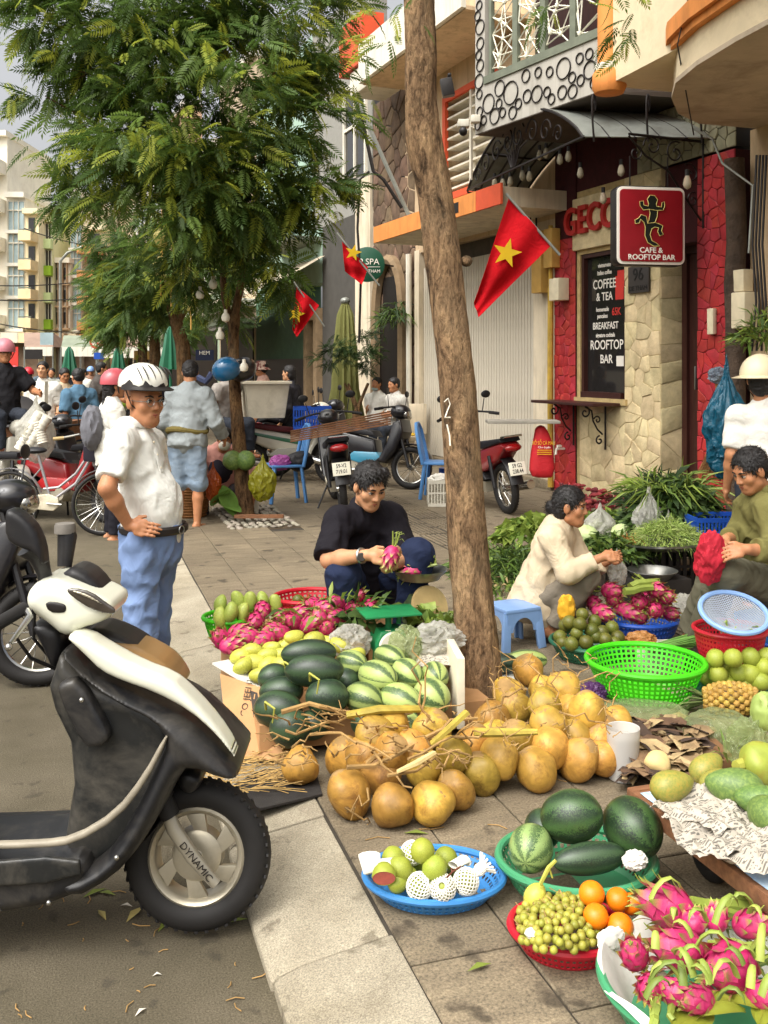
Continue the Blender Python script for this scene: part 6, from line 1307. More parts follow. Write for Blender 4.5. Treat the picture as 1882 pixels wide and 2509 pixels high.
wig(K(1545,1440,5.6),K(1615,1425,5.65),.03,.02,4,.01,gsx:=MB());wig(K(1530,1450,5.55),K(1600,1440,5.6),.025,.018,4,.01,gsx);top(gsx,'cactus_stem',M('cactus_plain','#7d8a3c',0.5,0.15,12),'green cactus stems across the top of the royal blue basket','stems',kind='stuff')
# sieve and red basket
q=MB();q.box(K(1788,1645,4.95),(.34,.3,.16));q.box(K(1788,1640,4.95)-UP*.09,(.3,.28,.1));top(q,'low_box',crate_m,'dark low box under the red basket','box',bevel=.01)
basket('red basket under the pale blue sieve',K(1788,1604,4.95),0.175,0.15,0.13,m_pred,n=56,rows=5,rim=0.012)
sv=thing('sieve','pale blue plastic sieve with fine mesh tilted on the red basket','sieve',K(1796,1500,4.85));Rt=Matrix.Rotation(0.42,3,CR);cs_=K(1796,1512,4.85);q=MB();P_=[cs_+Rt@Vector((0.160*math.cos(a),0.160*math.sin(a),0.03))for a in[6.283*i/48 for i in range(49)]];q.tube(P_,0.013,8,cap=False);q.build('rim',m_psky,sv)
q=MB()
for i in range(-16,17):
 for o_ in(0,1):
  t=i/16.5*0.157;h_=math.sqrt(max(0,0.158**2-t*t));pts=[]
  for k in range(9):
   u=-h_+2*h_*k/8;x_,y_=(t,u)if o_ else(u,t);pts.append(cs_+Rt@Vector((x_,y_,0.03-0.06*(1-(x_*x_+y_*y_)/0.025))))
  q.tube(pts,0.0022,4,cap=False)
q.build('mesh_bowl',M('grey_mesh','#8f98a4',0.5,0.1,10),sv)
leafy('herb_bits','green herb bits lying in the sieve','herbs',cs_-UP*0.03,0.1,0.1,0.02,12,0.05,0.012,LG,19,'stuff',upright=0)
# chives tray, orange bag, knife
tray=thing('white_tray','white slatted tray holding a bundle of chives','tray',G(1640,1600));q=MB()
for k in range(9):q.bar(G(1560,1582,.03)+(G(1560,1600,.03)-G(1560,1582,.03))*(k/4),G(1715,1578,.03)+(G(1715,1596,.03)-G(1715,1578,.03))*(k/4),.012,.06)
q.build('slats',m_pwhite,tray)
ch=MB();rs=random.Random(4)
for _ in range(110):p=G(1590+rs.uniform(-10,10),1590+rs.uniform(-8,4),.08+rs.random()*.04);ch.tube([p,p+(CR*.28+CF*.06)*rs.uniform(.8,1.1)+UP*rs.uniform(0,.05)],.003,4)
top(ch,'chives',M('chive_green','#5f8a3a',0.55,0.25,8),'bundle of green chives on the white tray','chives',kind='stuff')
bag('plastic_bag','orange tinted plastic bag lying beside the chives','plastic bag',G(1568,1570,.09),(0.09,0.06,0.05),bag_mat('orange_bag','#d9a060',0.85),41,amp=0.45);bag('plastic_bag','clear bag lying between blue basket and seated man','plastic bag',G(1690,1500,.08),(0.12,0.16,0.1),m_bagw,42,amp=0.5);bag('plastic_bag','clear plastic bag corner beside the red basket','plastic bag',G(1715,1600,.06),(0.06,0.05,0.05),m_bagw,43,amp=0.5);bag('plastic_bag','small grey scrap of plastic near the woman foot','plastic bag',G(1330,1553,.02),(0.06,0.03,0.02),m_bagw,44,amp=0.5)
kn=MB();kn.bar(G(1708,1565,.15),G(1770,1560,.15),.014,.02);top(kn,'knife',m_black,'black handled knife lying across the tray','knife');bag('yellow_cloth','orange yellow cloth hanging behind the green oranges','cloth',K(1388,1492,5.5),(0.05,0.04,0.08),M('yellow_cloth','#d8a228',0.8,0.15,8),45,amp=0.35,sub=4)
# stool
def stool(label,px,py,d_top,mat,h=0.25,w_=0.24,rot=0.1):
 c=G(px,py);root=thing('plastic_stool',label,'stool',c,rot);R=Matrix.Rotation(rot,3,'Z');q=MB();q.box(c+UP*(h-.012),(w_,w_,.024),R);q.build('seat',mat,root,bevel=.008)
 for sx_ in(-1,1):
  for sy_ in(-1,1):
   a=c+R@Vector((sx_*w_*.43,sy_*w_*.43,h-.02));b=c+R@Vector((sx_*w_*.52,sy_*w_*.52,0));q=MB();q.bar(a,b,.05,.014,R@Vector((0,sy_,0)));q.bar(a+R@Vector((0,-sy_*.02,0)),b+R@Vector((0,-sy_*.02,0)),.014,.05,R@Vector((0,sy_,0)));q.build('leg',mat,root,bevel=.003)
 for ax_ in range(4):
  Ra=R@Matrix.Rotation(ax_*math.pi/2,3,'Z');pts=[(-w_*.46,h-.02),(w_*.46,h-.02),(w_*.47,h*.45)]+[(w_*.30*math.cos(t),h*.45+h*.33*math.sin(t))for t in[math.pi*k/10 for k in range(11)]]+[(-w_*.47,h*.45)]
  outline_slab('apron',[c+Ra@Vector((x_,w_*.47,z_))for x_,z_ in pts],.008,mat,root,Ra@Vector((0,1,0)),0.0)
 return root
stool('small pale blue plastic stool beside the tree trunk',1256,1580,0,m_psky,.235,.235,.15)
# melons behind the coconuts
for(x,y,rx,ry,lab)in((1232,1625,34,24,'dark watermelon lying behind the tree foot'),(1290,1618,46,26,'pale green watermelon lying behind the coconuts')):
 z=.09;d=(EYE-z)*FP/(y-HY);put(MELON['dark_melon_rind' if rx<40 else 'striped_melon_rind'][0],'watermelon',K(x,y,d),(rx*mpp(d),ry*mpp(d),ry*mpp(d)),lab,'watermelon',None,CR)
q=MB();q.box(G(1255,1665,.02),(0.2,0.14,0.03),Matrix.Rotation(.3,3,'Z'));top(q,'paper_tray',m_paper,'white paper tray on the ground behind the trunk','tray',bevel=.004)
# right edge: guavas, pineapple
gp=[(1754,1612,.20),(1797,1612,.22),(1840,1612,.2),(1770,1630,.15),(1811,1650,.13),(1758,1655,.12),(1798,1655,.11),(1835,1650,.13),(1870,1635,.16),(1865,1670,.1),(1730,1635,.12),(1822,1680,.07),(1780,1680,.07),(1880,1610,.2),(1735,1660,.08)]
for(x,y,z),lab in zip(gp,sortlab(gp,'yellow green pear shaped guava behind the pineapple, {} from the lime basket')):put(GUAVA,'guava',K(x,y,(EYE-z)*FP/(y-HY)),.047*RND.uniform(.9,1.08),lab,'guava','guavas heaped behind the pineapple')
q=MB();q.box(G(1810,1680,.02),(0.5,0.3,0.04),Matrix.Rotation(-.2,3,'Z'));top(q,'fruit_tray',m_pdark,'flat dark tray under the heap of guavas','tray')
pn=thing('pineapple','brown pineapple lying on its side at the right','pineapple',G(1790,1712));pc=G(1790,1712,.075);Rp=frame(CR*0.95-CF*0.25+UP*0.08);q=MB();q.ell(pc,(.13,.072,.072),Rp,20,14);q.build('core',M('pineapple_dark','#4e3a1c',0.8,0.2,10),pn)
em=MB();em.lathe([(0.0,.011),(.009,.008),(.016,0.0),(.017,-.006)],(0,0,0),6);eme=em.mesh('eyelet',smooth=False);eme.materials.append(M('pineapple_eye','#a5853c',0.6,0.25,20,rnd=.2))
for j in range(11):
 t=-0.85+1.7*j/10
 for i in range(12):
  a=6.283*(i+.5*(j%2))/12;r=.072*math.sqrt(1-t*t*.85);nl=Vector((t*.5,math.cos(a),math.sin(a))).normalized();o=link('eyelet',eme,None,pn);o.matrix_basis=ROOTM[pn.name].inverted()@(Matrix.Translation(pc+Rp@Vector((t*.13,r*math.cos(a),r*math.sin(a))))@(Rp@frame(nl.orthogonal(),nl)).to_4x4())
q=MB()
for i in range(26):
 a=RND.uniform(0,6.28);l=RND.uniform(.08,.17);d_=Rp@Vector((-1,.45*math.cos(a),.45*math.sin(a)));s_=d_.cross(UP).normalized();p=pc+Rp@Vector((-.12,.02*math.cos(a),.02*math.sin(a)));q.add([p-s_*.012,p+s_*.012,p+d_*l*.6+s_*.009+UP*.01,p+d_*l*.6-s_*.009+UP*.01,p+d_*l-UP*.02],[(0,1,2,3),(3,2,4)])
q.build('leaf_crown',M('pineapple_leaf','#6d7a48',0.55,0.2,8),pn)
bag('cabbage','pale green vegetable at the right edge below the pineapple','vegetable',G(1874,1745,.07),(.06,.06,.09),M('pale_green_veg','#93a558',0.5,0.2,6),51,amp=0.2,sub=4)
basket('small blue basket cut by the right edge',G(1882,1640,0.0),0.12,0.09,0.16,m_pnavy,n=30,rows=4)
# ================================================================ vegetable stall behind the women
def crate(label,c,sx_,sy_,h,mat,rot=0.0,name='crate',cat='crate',nb=9):
 root=thing(name,label,cat,c,rot);R=Matrix.Rotation(rot,3,'Z');c=Vector(c)
 for ax_,(l,off)in enumerate(((sx_,sy_/2),(sy_,sx_/2),(sx_,sy_/2),(sy_,sx_/2))):
  Ra=R@Matrix.Rotation(ax_*math.pi/2,3,'Z');q=MB()
  for z0,z1 in((0,.12),(.86,1.0),(.48,.54)):q.box(c+Ra@Vector((0,-off,h*(z0+z1)/2)),(l,.012,h*(z1-z0)),Ra)
  for k in range(nb+1):q.box(c+Ra@Vector((-l/2+l*k/nb,-off,h*.5)),(l/nb*.45,.010,h*.78),Ra)
  q.build('side',mat,root,smooth=False)
 q=MB();q.box(c+UP*.01,(sx_*.98,sy_*.98,.015),R);q.build('bottom',mat,root,smooth=False);return root
for i,(x,lab)in enumerate(((1575,'black crate under the left end of the vegetable tray'),(1680,'black crate under the right end of the vegetable tray'))):crate(lab,G(x,1440)+CF*0.2,.5,.4,.30,crate_m,-.2)
tr_=MB();c=K(1625,1335,6.95);tr_.lathe([(0,0),(.27,.0),(.34,.03),(.35,.035),(.345,.02),(.27,-.012),(0,-.012)],c,36,None,sy=.75);top(tr_,'metal_tray',m_steel,'wide steel tray of shredded greens on the black crates','tray')
SH=[(0.30,0.40,0.09),(0.40,0.48,0.15),(0.22,0.32,0.06)]
leafy('shredded_greens','heap of finely shredded green stems on the steel tray','vegetables',c+UP*.02+CR*.03,.26,.2,.16,1500,.09,.006,SH,61,'stuff',upright=0.1);leafy('shredded_carrot','small heap of shredded carrot at the tray edge','vegetables',c+UP*.02-CR*.25-CF*.03,.09,.09,.05,200,.06,.006,[(.5,.22,.05),(.4,.16,.04)],62,'stuff',upright=0.1)
leafy('morning_glory_heap','large dark heap of leafy water spinach in front of the red pillar','vegetables',K(1655,1330,7.6),.46,.38,.52,2600,.13,.045,DGc+MG[:1],63,'stuff',upright=0.1,curl=.2);leafy('stem_bundle','pale stems of the spinach bundle on top of the heap','vegetables',K(1640,1200,7.6),.3,.12,.06,160,.3,.012,LG,64,'stuff',upright=0.05)
leafy('fern_fronds','dark feathery fronds behind the vegetables by the cream wall','plants',K(1615,1250,8.3),.30,.25,.28,600,.22,.012,[(.04,.075,.025),(.06,.10,.03),(.025,.05,.015)],65,'stuff',upright=.7)
leafy('leafy_greens','dark leafy greens heaped beside the squatting woman','vegetables',K(1495,1360,6.9),.28,.22,.13,700,.10,.03,DGc+MG,66,'stuff');leafy('lettuce_heap','bright green lettuce behind the squatting woman','vegetables',K(1300,1330,8.4),.28,.25,.2,420,.14,.09,LG,67,'stuff',curl=.5);leafy('lettuce_heap','green mustard leaves behind the bagged herbs','vegetables',K(1510,1285,8.0),.40,.2,.06,420,.12,.07,LG+MG,68,'stuff',curl=.4);leafy('herb_spread','long green herb stalks spread on the pavement beside the trunk','vegetables',K(1240,1400,7.6),.38,.4,.14,700,.24,.016,MG+DGc[:1],69,'stuff',upright=.05);leafy('herb_scraps','trampled herb scraps behind the blue stool','vegetables',G(1215,1440),.25,.35,.05,220,.12,.02,MG+[(.35,.25,.12)],70,'stuff',upright=0)
for i,(x,y,d)in enumerate(((1437,1310,7.4),(1525,1305,7.5),(1455,1295,7.8))):bag('cabbage',('white cabbage beside the old woman face','pale cabbage left of the shredded carrot','half hidden cabbage behind the front one')[i],'cabbage',K(x,y,d),(.085,.085,.07),M('cabbage_leaf','#b4c48a',.5,.15,8,.3,20,.01),71+i,amp=.16,sub=4)
bag('plastic_bag','clear plastic bag of herbs standing behind the cabbages','plastic bag',K(1470,1285,7.6),(.12,.1,.12),m_bagw,75,amp=.4,neck=.3);bag('plastic_bag','tall clear plastic bag before the spinach heap','plastic bag',K(1590,1272,7.4),(.12,.1,.17),m_bagw,76,amp=.4,neck=.4);bag('plastic_bag','white tied bag beside the spinach heap','plastic bag',K(1638,1290,7.3),(.06,.05,.08),m_bagw,77,amp=.4,neck=.5)
crate('blue plastic vegetable crate beside the olive shirted man',K(1760,1335,7.2),.42,.3,.22,m_pnavy,-.25,nb=16)
bo=MB();c=K(1598,1400,6.55);bo.lathe([(0,-.06),(.09,-.06),(.15,.0),(.165,.012),(.168,.01),(.152,-.006),(.092,-.066),(0,-.066)],c,36);top(bo,'steel_bowl',m_steel,'shallow steel bowl in front of the black crates','bowl');bg_=MB();bg_.box(K(1600,1440,6.6),(.4,.3,.16));top(bg_,'low_crate',crate_m,'dark low box under the steel bowl','box',bevel=.01)
bag('plastic_bag','clear plastic bag hanging from the old woman hand','plastic bag',K(1512,1400,5.85),(.055,.05,.09),m_bagw,78,amp=.4,neck=.4)
rd=MB();rs=random.Random(21);rd_=[]
for _ in range(420):
 p=G(rs.uniform(1372,1545),rs.uniform(1185,1262));p=p+UP*rs.uniform(0,.22)*max(0,1-abs(p.x-5.6));s=rs.uniform(.03,.06);rd.col=rs.choice([(.24,.03,.035),(.30,.05,.05),(.14,.02,.025)]);rd.ell(p,(s,s*.6,s*.5),Matrix.Rotation(rs.uniform(0,3),3,'Z')@Matrix.Rotation(rs.uniform(-.6,.6),3,'X'),7,5)
top(rd,'red_rubble',M('red_rubble',None,.85,.2,10,vcol=True),'mound of dark red lumps at the foot of the cafe wall','rubble',kind='stuff',vcol=True)
# broom and blue bag by the red pillar
br=thing('straw_broom','straw broom with wrapped handle leaning on the red pillar','broom',K(1745,1180,8.6));q=MB();q.tube([K(1758,920,8.75),K(1765,1000,8.75),K(1768,1060,8.7)],.028,8);q.build('handle',M('broom_handle','#a5703c',.7,.2,8),br);q=MB();rs=random.Random(3)
for _ in range(170):a=K(1763+rs.uniform(-8,8),1050,8.68);b=K(1745+rs.uniform(-45,50),1180+rs.uniform(-20,10),8.55+rs.uniform(-.1,.1));q.tube([a,a.lerp(b,.5),b],[.004,.003,.001],4)
q.build('bristles',M('broom_straw','#7d5a34',.9,.25,10),br);bm_=bag('tie',None,None,K(1760,920,8.72),(.09,.07,.07),bag_mat('clear_blue_bag','#8fa0b0',.7),81,amp=.5);bm_.parent=br;bm_.location=ROOTM[br.name].inverted()@bm_.location
bag('blue_bag','large dark blue plastic bag hanging beside the red pillar','plastic bag',K(1780,1045,8.2),(.19,.15,.42),m_bagb,82,amp=.4,neck=.25,f=2.2)
leafy('hanging_plants','green plant leaves growing by the cables at the right edge','plants',K(1858,850,8.4),.16,.2,.3,160,.18,.03,MG+LG,83,'stuff',upright=.3)
# litter
lt=random.Random(33);lit=[(232,2188,'green'),(215,2140,'green'),(330,2240,'pale'),(262,2190,'green'),(405,2265,'green'),(570,2258,'green'),(1175,2370,'green'),(1020,2042,'green'),(250,2242,'pale'),(385,2390,'white'),(345,2480,'white'),(310,2220,'white')]
for i,(x,y,k)in enumerate(lit):
 z=-.098 if x<700 else.004;p=G(x,y,z);q=MB();a=lt.uniform(0,6.28);d_=Vector((math.cos(a),math.sin(a),0));s_=Vector((-d_.y,d_.x,0));l=lt.uniform(.03,.05)*(.45 if k=='white' else 1);q.add([p-d_*l,p-s_*l*.3+UP*.008,p+d_*l,p+s_*l*.3+UP*.008,p+UP*.003],[(0,1,4),(1,2,4),(2,3,4),(3,0,4)])
 top(q,'fallen_leaf' if k!='white' else 'litter_scrap',M('fallen_'+k,{'green':'#6d7a2c','pale':'#b0a060','white':'#d8d2c4'}[k],.7,.2,10),{'green':'fallen green leaf','pale':'fallen yellow leaf','white':'scrap of white litter'}[k]+(' on the asphalt, ' if x<700 else ' on the paving, ')+ORD[i]+' piece from the scooter wheel','leaf' if k!='white' else 'litter','litter on the ground')
tw=MB()
for _ in range(26):
 x,y=lt.uniform(20,620),lt.uniform(2180,2500);p=G(x,y,-.096);a=lt.uniform(0,6.28);l=lt.uniform(.01,.06);tw.tube([p,p+Vector((math.cos(a),math.sin(a),.04))*l*.5,p+Vector((math.cos(a+.3),math.sin(a+.3),0))*l],.0018,4)
for _ in range(50):
 x,y=lt.uniform(820,1500),lt.uniform(1700,2100);p=G(x,y,.004);a=lt.uniform(0,6.28);l=lt.uniform(.02,.10);tw.tube([p,p+Vector((math.cos(a),math.sin(a),.03))*l*.5,p+Vector((math.cos(a+.3),math.sin(a+.3),0))*l],.0018,4)
top(tw,'twig_litter',m_stem,'bits of twig and dry stalk scattered on road and paving','twigs',kind='stuff')
# ================================================================ people
def skin(n,c):return M('skin_'+n,c,0.5,0.1,9,0.06,90,sss=0.08,spec=0.35,dirt='#8a4630',dirt_amt=0.25,dirt_scale=14)
SK1,SK2,SK3=skin('tan','#b07a56'),skin('light','#bd8c68'),skin('brown','#9a6240')
m_lips=M('lips','#8a4438',.5,.1,8);m_eye=M('eye_dark','#1c1210',.3,.1,8);m_eyew=M('eye_white','#cfc4b4',.4,.05,8)
m_hair=M('black_hair','#120d0c',.6,.3,40,.4,120,.004,stretch=(1,1,.2),spec=.5);m_hairg=M('grey_hair','#6f6a66',.6,.3,40,.4,120)
def cloth(n,c,**k):return M('cloth_'+n,c,.85,.07,5,.38,5,.05,spec=.2,wrinkle=True,**k)
def hand_prims(w,d,nrm,side,curl=.5,s=1.0,thumb=1.0):
 """w wrist, d finger direction, nrm back-of-hand normal, side = thumb direction sign along nrm x d"""
 d=Vector(d).normalized();nrm=Vector(nrm);nrm=(nrm-d*nrm.dot(d)).normalized();t=nrm.cross(d)*side;P_=[]
 P_.append(cap_(w,w+d*.045*s,.026*s,.03*s,.015));P_+=[cap_(w+d*.05*s+t*o,w+d*.085*s+t*o*1.15,.015*s,.0125*s,.012)for o in(.027,.009,-.009,-.026)]
 for i,(o,l)in enumerate(((.03,.068),(.0105,.078),(-.0095,.072),(-.029,.056))):
  p=w+d*.09*s+t*o*s*1.1;a=0
  for k,f in enumerate((.45,.32,.25)):
   a+=curl*(.55+.25*k);dd=d*math.cos(a)-nrm*math.sin(a);q=p+dd*l*f*s*1.15;P_.append(cap_(p,q,.0095*s-.0008*k,.0088*s-.0008*k,.004));p=q
 b=w+d*.02*s+t*.026*s;e1=b+(d*.6+t*.75*thumb-nrm*.25).normalized()*.042*s;e2=e1+(d*.85+t*.25-nrm*.45*curl).normalized()*.032*s
 return P_+[cap_(b,e1,.0145*s,.0115*s,.012),cap_(e1,e2,.011*s,.009*s,.004)]
def head_prims(C,f,u,s=1.0,woman=False,mask=False):
 r=f.cross(u).normalized();R=Matrix((r,f,u)).transposed();q=lambda a,b,c:C+(r*a+f*b+u*c)*s
 P_=[ell_(q(0,-.012,.03),(.075*s,.094*s,.088*s),R,.03),ell_(q(0,.03,-.04),(.06*s,.062*s,.072*s),R,.03),cap_(q(-.02,.062,-.092),q(.02,.062,-.092),.02*s,.02*s,.025),cap_(q(-.045,.01,-.07),q(0,.06,-.095),.018*s,.018*s,.03),cap_(q(.045,.01,-.07),q(0,.06,-.095),.018*s,.018*s,.03),
  cap_(q(-.034,.076,.026),q(.034,.076,.026),.011*s,.011*s,.015),cap_(q(0,.085,.012),q(0,.101,-.026),.0075*s,.012*s,.010),ell_(q(-.012,.092,-.03),(.009*s,)*3,None,.008),ell_(q(.012,.092,-.03),(.009*s,)*3,None,.008)]
 for e in(-1,1):
  P_+=[ell_(q(.042*e,.06,-.022),(.024*s,.02*s,.024*s),R,.02),ell_(q(.03*e,.098,.003),(.018*s,.016*s,.010*s),R,.012,sub=True),
   ell_(q(.078*e,-.005,-.008),(.011*s,.021*s,.032*s),R,.006)]
 P_.append(cap_(q(-.018,.078,-.064),q(.018,.078,-.064),.012*s,.012*s,.012))
 return P_
def face_bits(C,f,u,s=1.0):
 r=f.cross(u).normalized();R=Matrix((r,f,u)).transposed();q=lambda a,b,c:C+(r*a+f*b+u*c)*s;out=[]
 def add(mb,m):V=np.array(mb.v);out.append((V,np.array([x for x in mb.f if len(x)==4]),np.full(len(V),m)))
 for e in(-1,1):
  m_=MB();m_.ell(q(.031*e,.0755,.003),(.0150*s,.0115*s,.0068*s),R,12,8);add(m_,3);m_=MB();m_.ell(q(.030*e,.0812,.003),(.0068*s,.0068*s,.0066*s),R,10,8);add(m_,2)
  m_=MB();m_.tube([q(.0155*e,.083,.004),q(.024*e,.0885,.0095),q(.034*e,.0875,.0105),q(.047*e,.0765,.004)],[.0016*s,.0028*s,.003*s,.0015*s],6,cap=False);add(m_,2)
  m_=MB();m_.tube([q(.013*e,.0885,.0245),q(.03*e,.0895,.030),q(.052*e,.073,.0255)],[.0035*s,.005*s,.002*s],6,cap=False);add(m_,2)
 m_=MB();m_.tube([q(-.025,.0805,-.0625),q(-.01,.0905,-.0595),q(0,.091,-.061),q(.01,.0905,-.0595),q(.025,.0805,-.0625)],[.001,.0045*s,.0045*s,.0045*s,.001],6,cap=False);add(m_,1);m_=MB();m_.tube([q(-.02,.0815,-.0665),q(0,.0905,-.0695),q(.02,.0815,-.0665)],[.001,.0058*s,.001],6,cap=False);add(m_,1)
 return out
def person(label,J,L,res=.012,fres=.0055,group=None):
 """J joints; L look. One continuous body; clothes, hair and worn things are its children"""
 root=thing('person',label,'person',J['base'],None,group);u=(J['N']-J['P']).normalized();rt=(J['sR']-J['sL']).normalized();f=u.cross(rt).normalized();T=Matrix((rt,f,u)).transposed();k=L.get('s',1.0)
 sk=L.get('skin',SK1);C=J['C'];hf=Vector(J['hf']).normalized();hu=Vector(J.get('hu',(0,0,1)));hu=(hu-hf*hu.dot(hf)).normalized();N,P0=J['N'],J['P'];bel=L.get('belly',0)
 mats=[sk,m_lips,m_eye,m_eyew]
 arms=[]
 for sd in 'RL':
  s_,e_,w_=J['s'+sd],J['e'+sd],J['w'+sd];arms+=[cap_(s_,e_,.05*k,.042*k,.02),cap_(e_,e_.lerp(w_,.35),.041*k,.042*k,.02),cap_(e_.lerp(w_,.35),w_,.041*k,.027*k,.02)]
 legs=[]
 for sd in 'RL':
  h_,kn,an,to=J['h'+sd],J['k'+sd],J['a'+sd],J['t'+sd];back=(an-kn).cross(rt).normalized()
  legs+=[cap_(h_,kn,.08*k,.055*k,.03),cap_(kn,kn.lerp(an,.35),.052*k,.055*k,.02),cap_(kn.lerp(an,.35),an,.055*k,.034*k,.02),cap_(an-UP*.03,to,.036*k,.026*k,.02),cap_(an-UP*.03,an-UP*.03-(to-an).normalized()*.04,.033*k,.03*k,.02)]
 tors=lambda g:[ell_(N.lerp(P0,.33)+f*.005,(.158*k+g,.10*k+g,.175*k+g),T,.06),ell_(N.lerp(P0,.68)+f*(.012+bel*.5),(.145*k+g,(.10+bel)*k+g,.17*k+g),T,.06),ell_(P0,(.155*k+g,.11*k+g,.12*k+g),T,.06),cap_(J['sR'],J['sL'],.055*k+g,.055*k+g,.05),cap_(N+u*.02,N.lerp(P0,.3),.06*k+g,.1*k+g,.05)]
 body=[surf(tors(-.006)+arms+legs+[cap_(C-hu*.06-hf*.015,N-u*.02,.05*k,.06*k,.03)],max(res,.010)),surf(head_prims(C,hf,hu,L.get('hs',.96))+[cap_(C-hu*.06-hf*.015,N-u*.01,.05*k,.056*k,.03)],fres)]
 if fres<.012:body+=face_bits(C,hf,hu,L.get('hs',.96))
 for sd,hnd in(('R',L.get('handR')),('L',L.get('handL'))):
  w_,e_=J['w'+sd],J['e'+sd];d_,n_,c_=hnd if hnd else((w_-e_),(rt if sd=='R' else-rt)+f*.2,.55)
  body.append(surf(hand_prims(w_,d_,n_,1 if sd=='R' else-1,c_,k*.93)+[cap_(w_.lerp(e_,.15),w_,.03*k,.026*k,.01)],max(fres,.005)))
 Mi=ROOTM[root.name].inverted();link('body',surf_mesh('body',body,Mi),mats,root)
 # shirt
 g=L.get('loose',.014);pr=tors(g);pr=pr[:2]+pr[3:]if L.get('tuck')else pr;sl=L.get('sleeve',.62)
 for sd in 'RL':
  s_,e_,w_=J['s'+sd],J['e'+sd],J['w'+sd]
  if sl<=1:pr.append(cap_(s_,s_.lerp(e_,sl),.054*k+g,.060*k+g,.04,flat='b'))
  else:pr+=[cap_(s_,e_,.052*k+g,.046*k+g,.04),cap_(e_,e_.lerp(w_,sl-1),.046*k+g,.033*k+g,.02,flat='b')]
 hm=L.get('hem',.1)
 if L.get('tuck'):pr.append(cap_(N.lerp(P0,.65)+f*bel*.6,P0+u*.02+f*.012,.135,.132,.05))
 if hm and not L.get('tuck'):pr.append(cap_(N.lerp(P0,.72),P0-u*hm+f*.01,.135*k+g,.145*k+g+L.get('flare',0),.05,flat='b'))
 if L.get('skirt'):pr+=L['skirt']
 solid('shirt',pr,res,L['shirt'],root,(L.get('fold',.006),19,3+int(abs(C.x*100))%50))
 if L.get('collar'):
  q=MB();cc=N+u*.035+f*.005;Q=[cc+rt*.068*math.cos(a)+f*.066*math.sin(a)+u*(.022-.03*max(0,math.sin(a)))for a in[math.pi*(.62+1.76*i/16)for i in range(17)]]
  q.tube(Q,[.006]*17,6,flat=3.2,up=u);q.build('collar',L['collar']if L['collar']is not True else L['shirt'],root)
 # trousers
 pl=L.get('leg',.96);pp=[ell_(P0-u*.01,(.16*k+.012,.115*k+.012,.13*k+.012),T,.05)]+([cap_(P0-u*.05,P0+u*.065+f*.015,.136,.142,.04,flat='b')]if L.get('tuck')else[]);pw=L.get('pw',.012)
 for sd in 'RL':
  h_,kn,an=J['h'+sd],J['k'+sd],J['a'+sd]
  if pl<=.5:pp.append(cap_(h_,h_.lerp(kn,pl*2),.088*k+pw,.075*k+pw,.05,flat='b'))
  else:pp+=[cap_(h_,kn,.086*k+pw,.064*k+pw,.04),cap_(kn,kn.lerp(an,(pl-.5)*2),.063*k+pw,.052*k+pw,.03,flat='b')]
 solid('trousers',pp,res,L['pants'],root,(L.get('pfold',.006),17,9))
 # hair
 hs=L.get('hs',.96);hr=hf.cross(hu).normalized();HR=Matrix((hr,hf,hu)).transposed();q=lambda a,b,c:C+(hr*a+hf*b+hu*c)*hs;st=L.get('hair','short')
 if st:
  hp=[ell_(q(0,-.016,.038),(.086*hs,.104*hs,.092*hs),HR,.02)]
  if st in('long','bun','tail'):hp+=[ell_(q(0,-.05,-.03),(.08*hs,.06*hs,.09*hs),HR,.03)]
  else:hp+=[ell_(q(0,-.05,-.02),(.079*hs,.055*hs,.06*hs),HR,.03)]
  if st=='tail':hp.append(cap_(q(0,-.09,-.02),q(0,-.11,-.25),.035,.02,.03))
  if st=='bun':hp.append(ell_(q(0,-.115,-.03),(.042,.038,.045),HR,.01))
  if st=='tuft':hp+=[ell_(q(o,.045,.105),(.03,.03,.028),None,.02)for o in(-.04,0,.04)]
  hp+=[ell_(q(0,.085,-.035),(.082*hs,.07*hs,.105*hs),HR,.01,sub=True)]+[ell_(q(.085*e,.0,-.02),(.02*hs,.028*hs,.04*hs),HR,.008,sub=True)for e in(-1,1)]
  ho=solid('hair',hp,max(fres,.006),L.get('hairm',m_hair),root,(.004,90,5))
  if fres<.006:
   V=np.array([v.co for v in ho.data.vertices])+np.array(ROOTM[root.name].translation);rs_=np.random.RandomState(4);cc=np.array(q(0,-.016,.03));V=V[np.linalg.norm(V-cc,axis=1)>.078*hs];q3=MB()
   for i in rs_.choice(len(V),min(1500,len(V)),False):
    p_=Vector(V[i]);n_=(p_-Vector(cc)).normalized();d_=-hu*.55+hf*(.5 if n_.dot(hf)>0 else-.5)+Vector(rs_.normal(size=3))*.35;d_=(d_-n_*d_.dot(n_)*.8+n_*.18).normalized();s_=d_.cross(n_).normalized()*.0013;l=rs_.uniform(.015,.032);q3.add([p_-s_,p_+s_,p_+d_*l*.55+s_+n_*.002,p_+d_*l*.55-s_+n_*.002,p_+d_*l],[(0,1,2,3),(3,2,4)])
   q3.build('hair_strands',L.get('hairm',m_hair),root)['kind']='stuff'
 # shoes
 sm=L.get('shoes',MATS['black_paint'])
 for sd in 'RL':
  an,to=J['a'+sd],J['t'+sd];d_=(to-an);d_.z=0;d_.normalize();q2=MB();pts=[an-d_*.07,an-d_*.03+d_.cross(UP)*.04,to+d_.cross(UP)*.045,to+d_*.04+d_.cross(UP)*.02,to+d_*.04-d_.cross(UP)*.02,to-d_.cross(UP)*.045,an-d_*.03-d_.cross(UP)*.04];z_=min(to.z,an.z)-.032
  outline_slab('shoe' if L.get('shoe')else 'sandal',[Vector((p.x,p.y,z_))for p in pts],.022 if not L.get('shoe')else.07,sm,root,UP,.006)
 return root
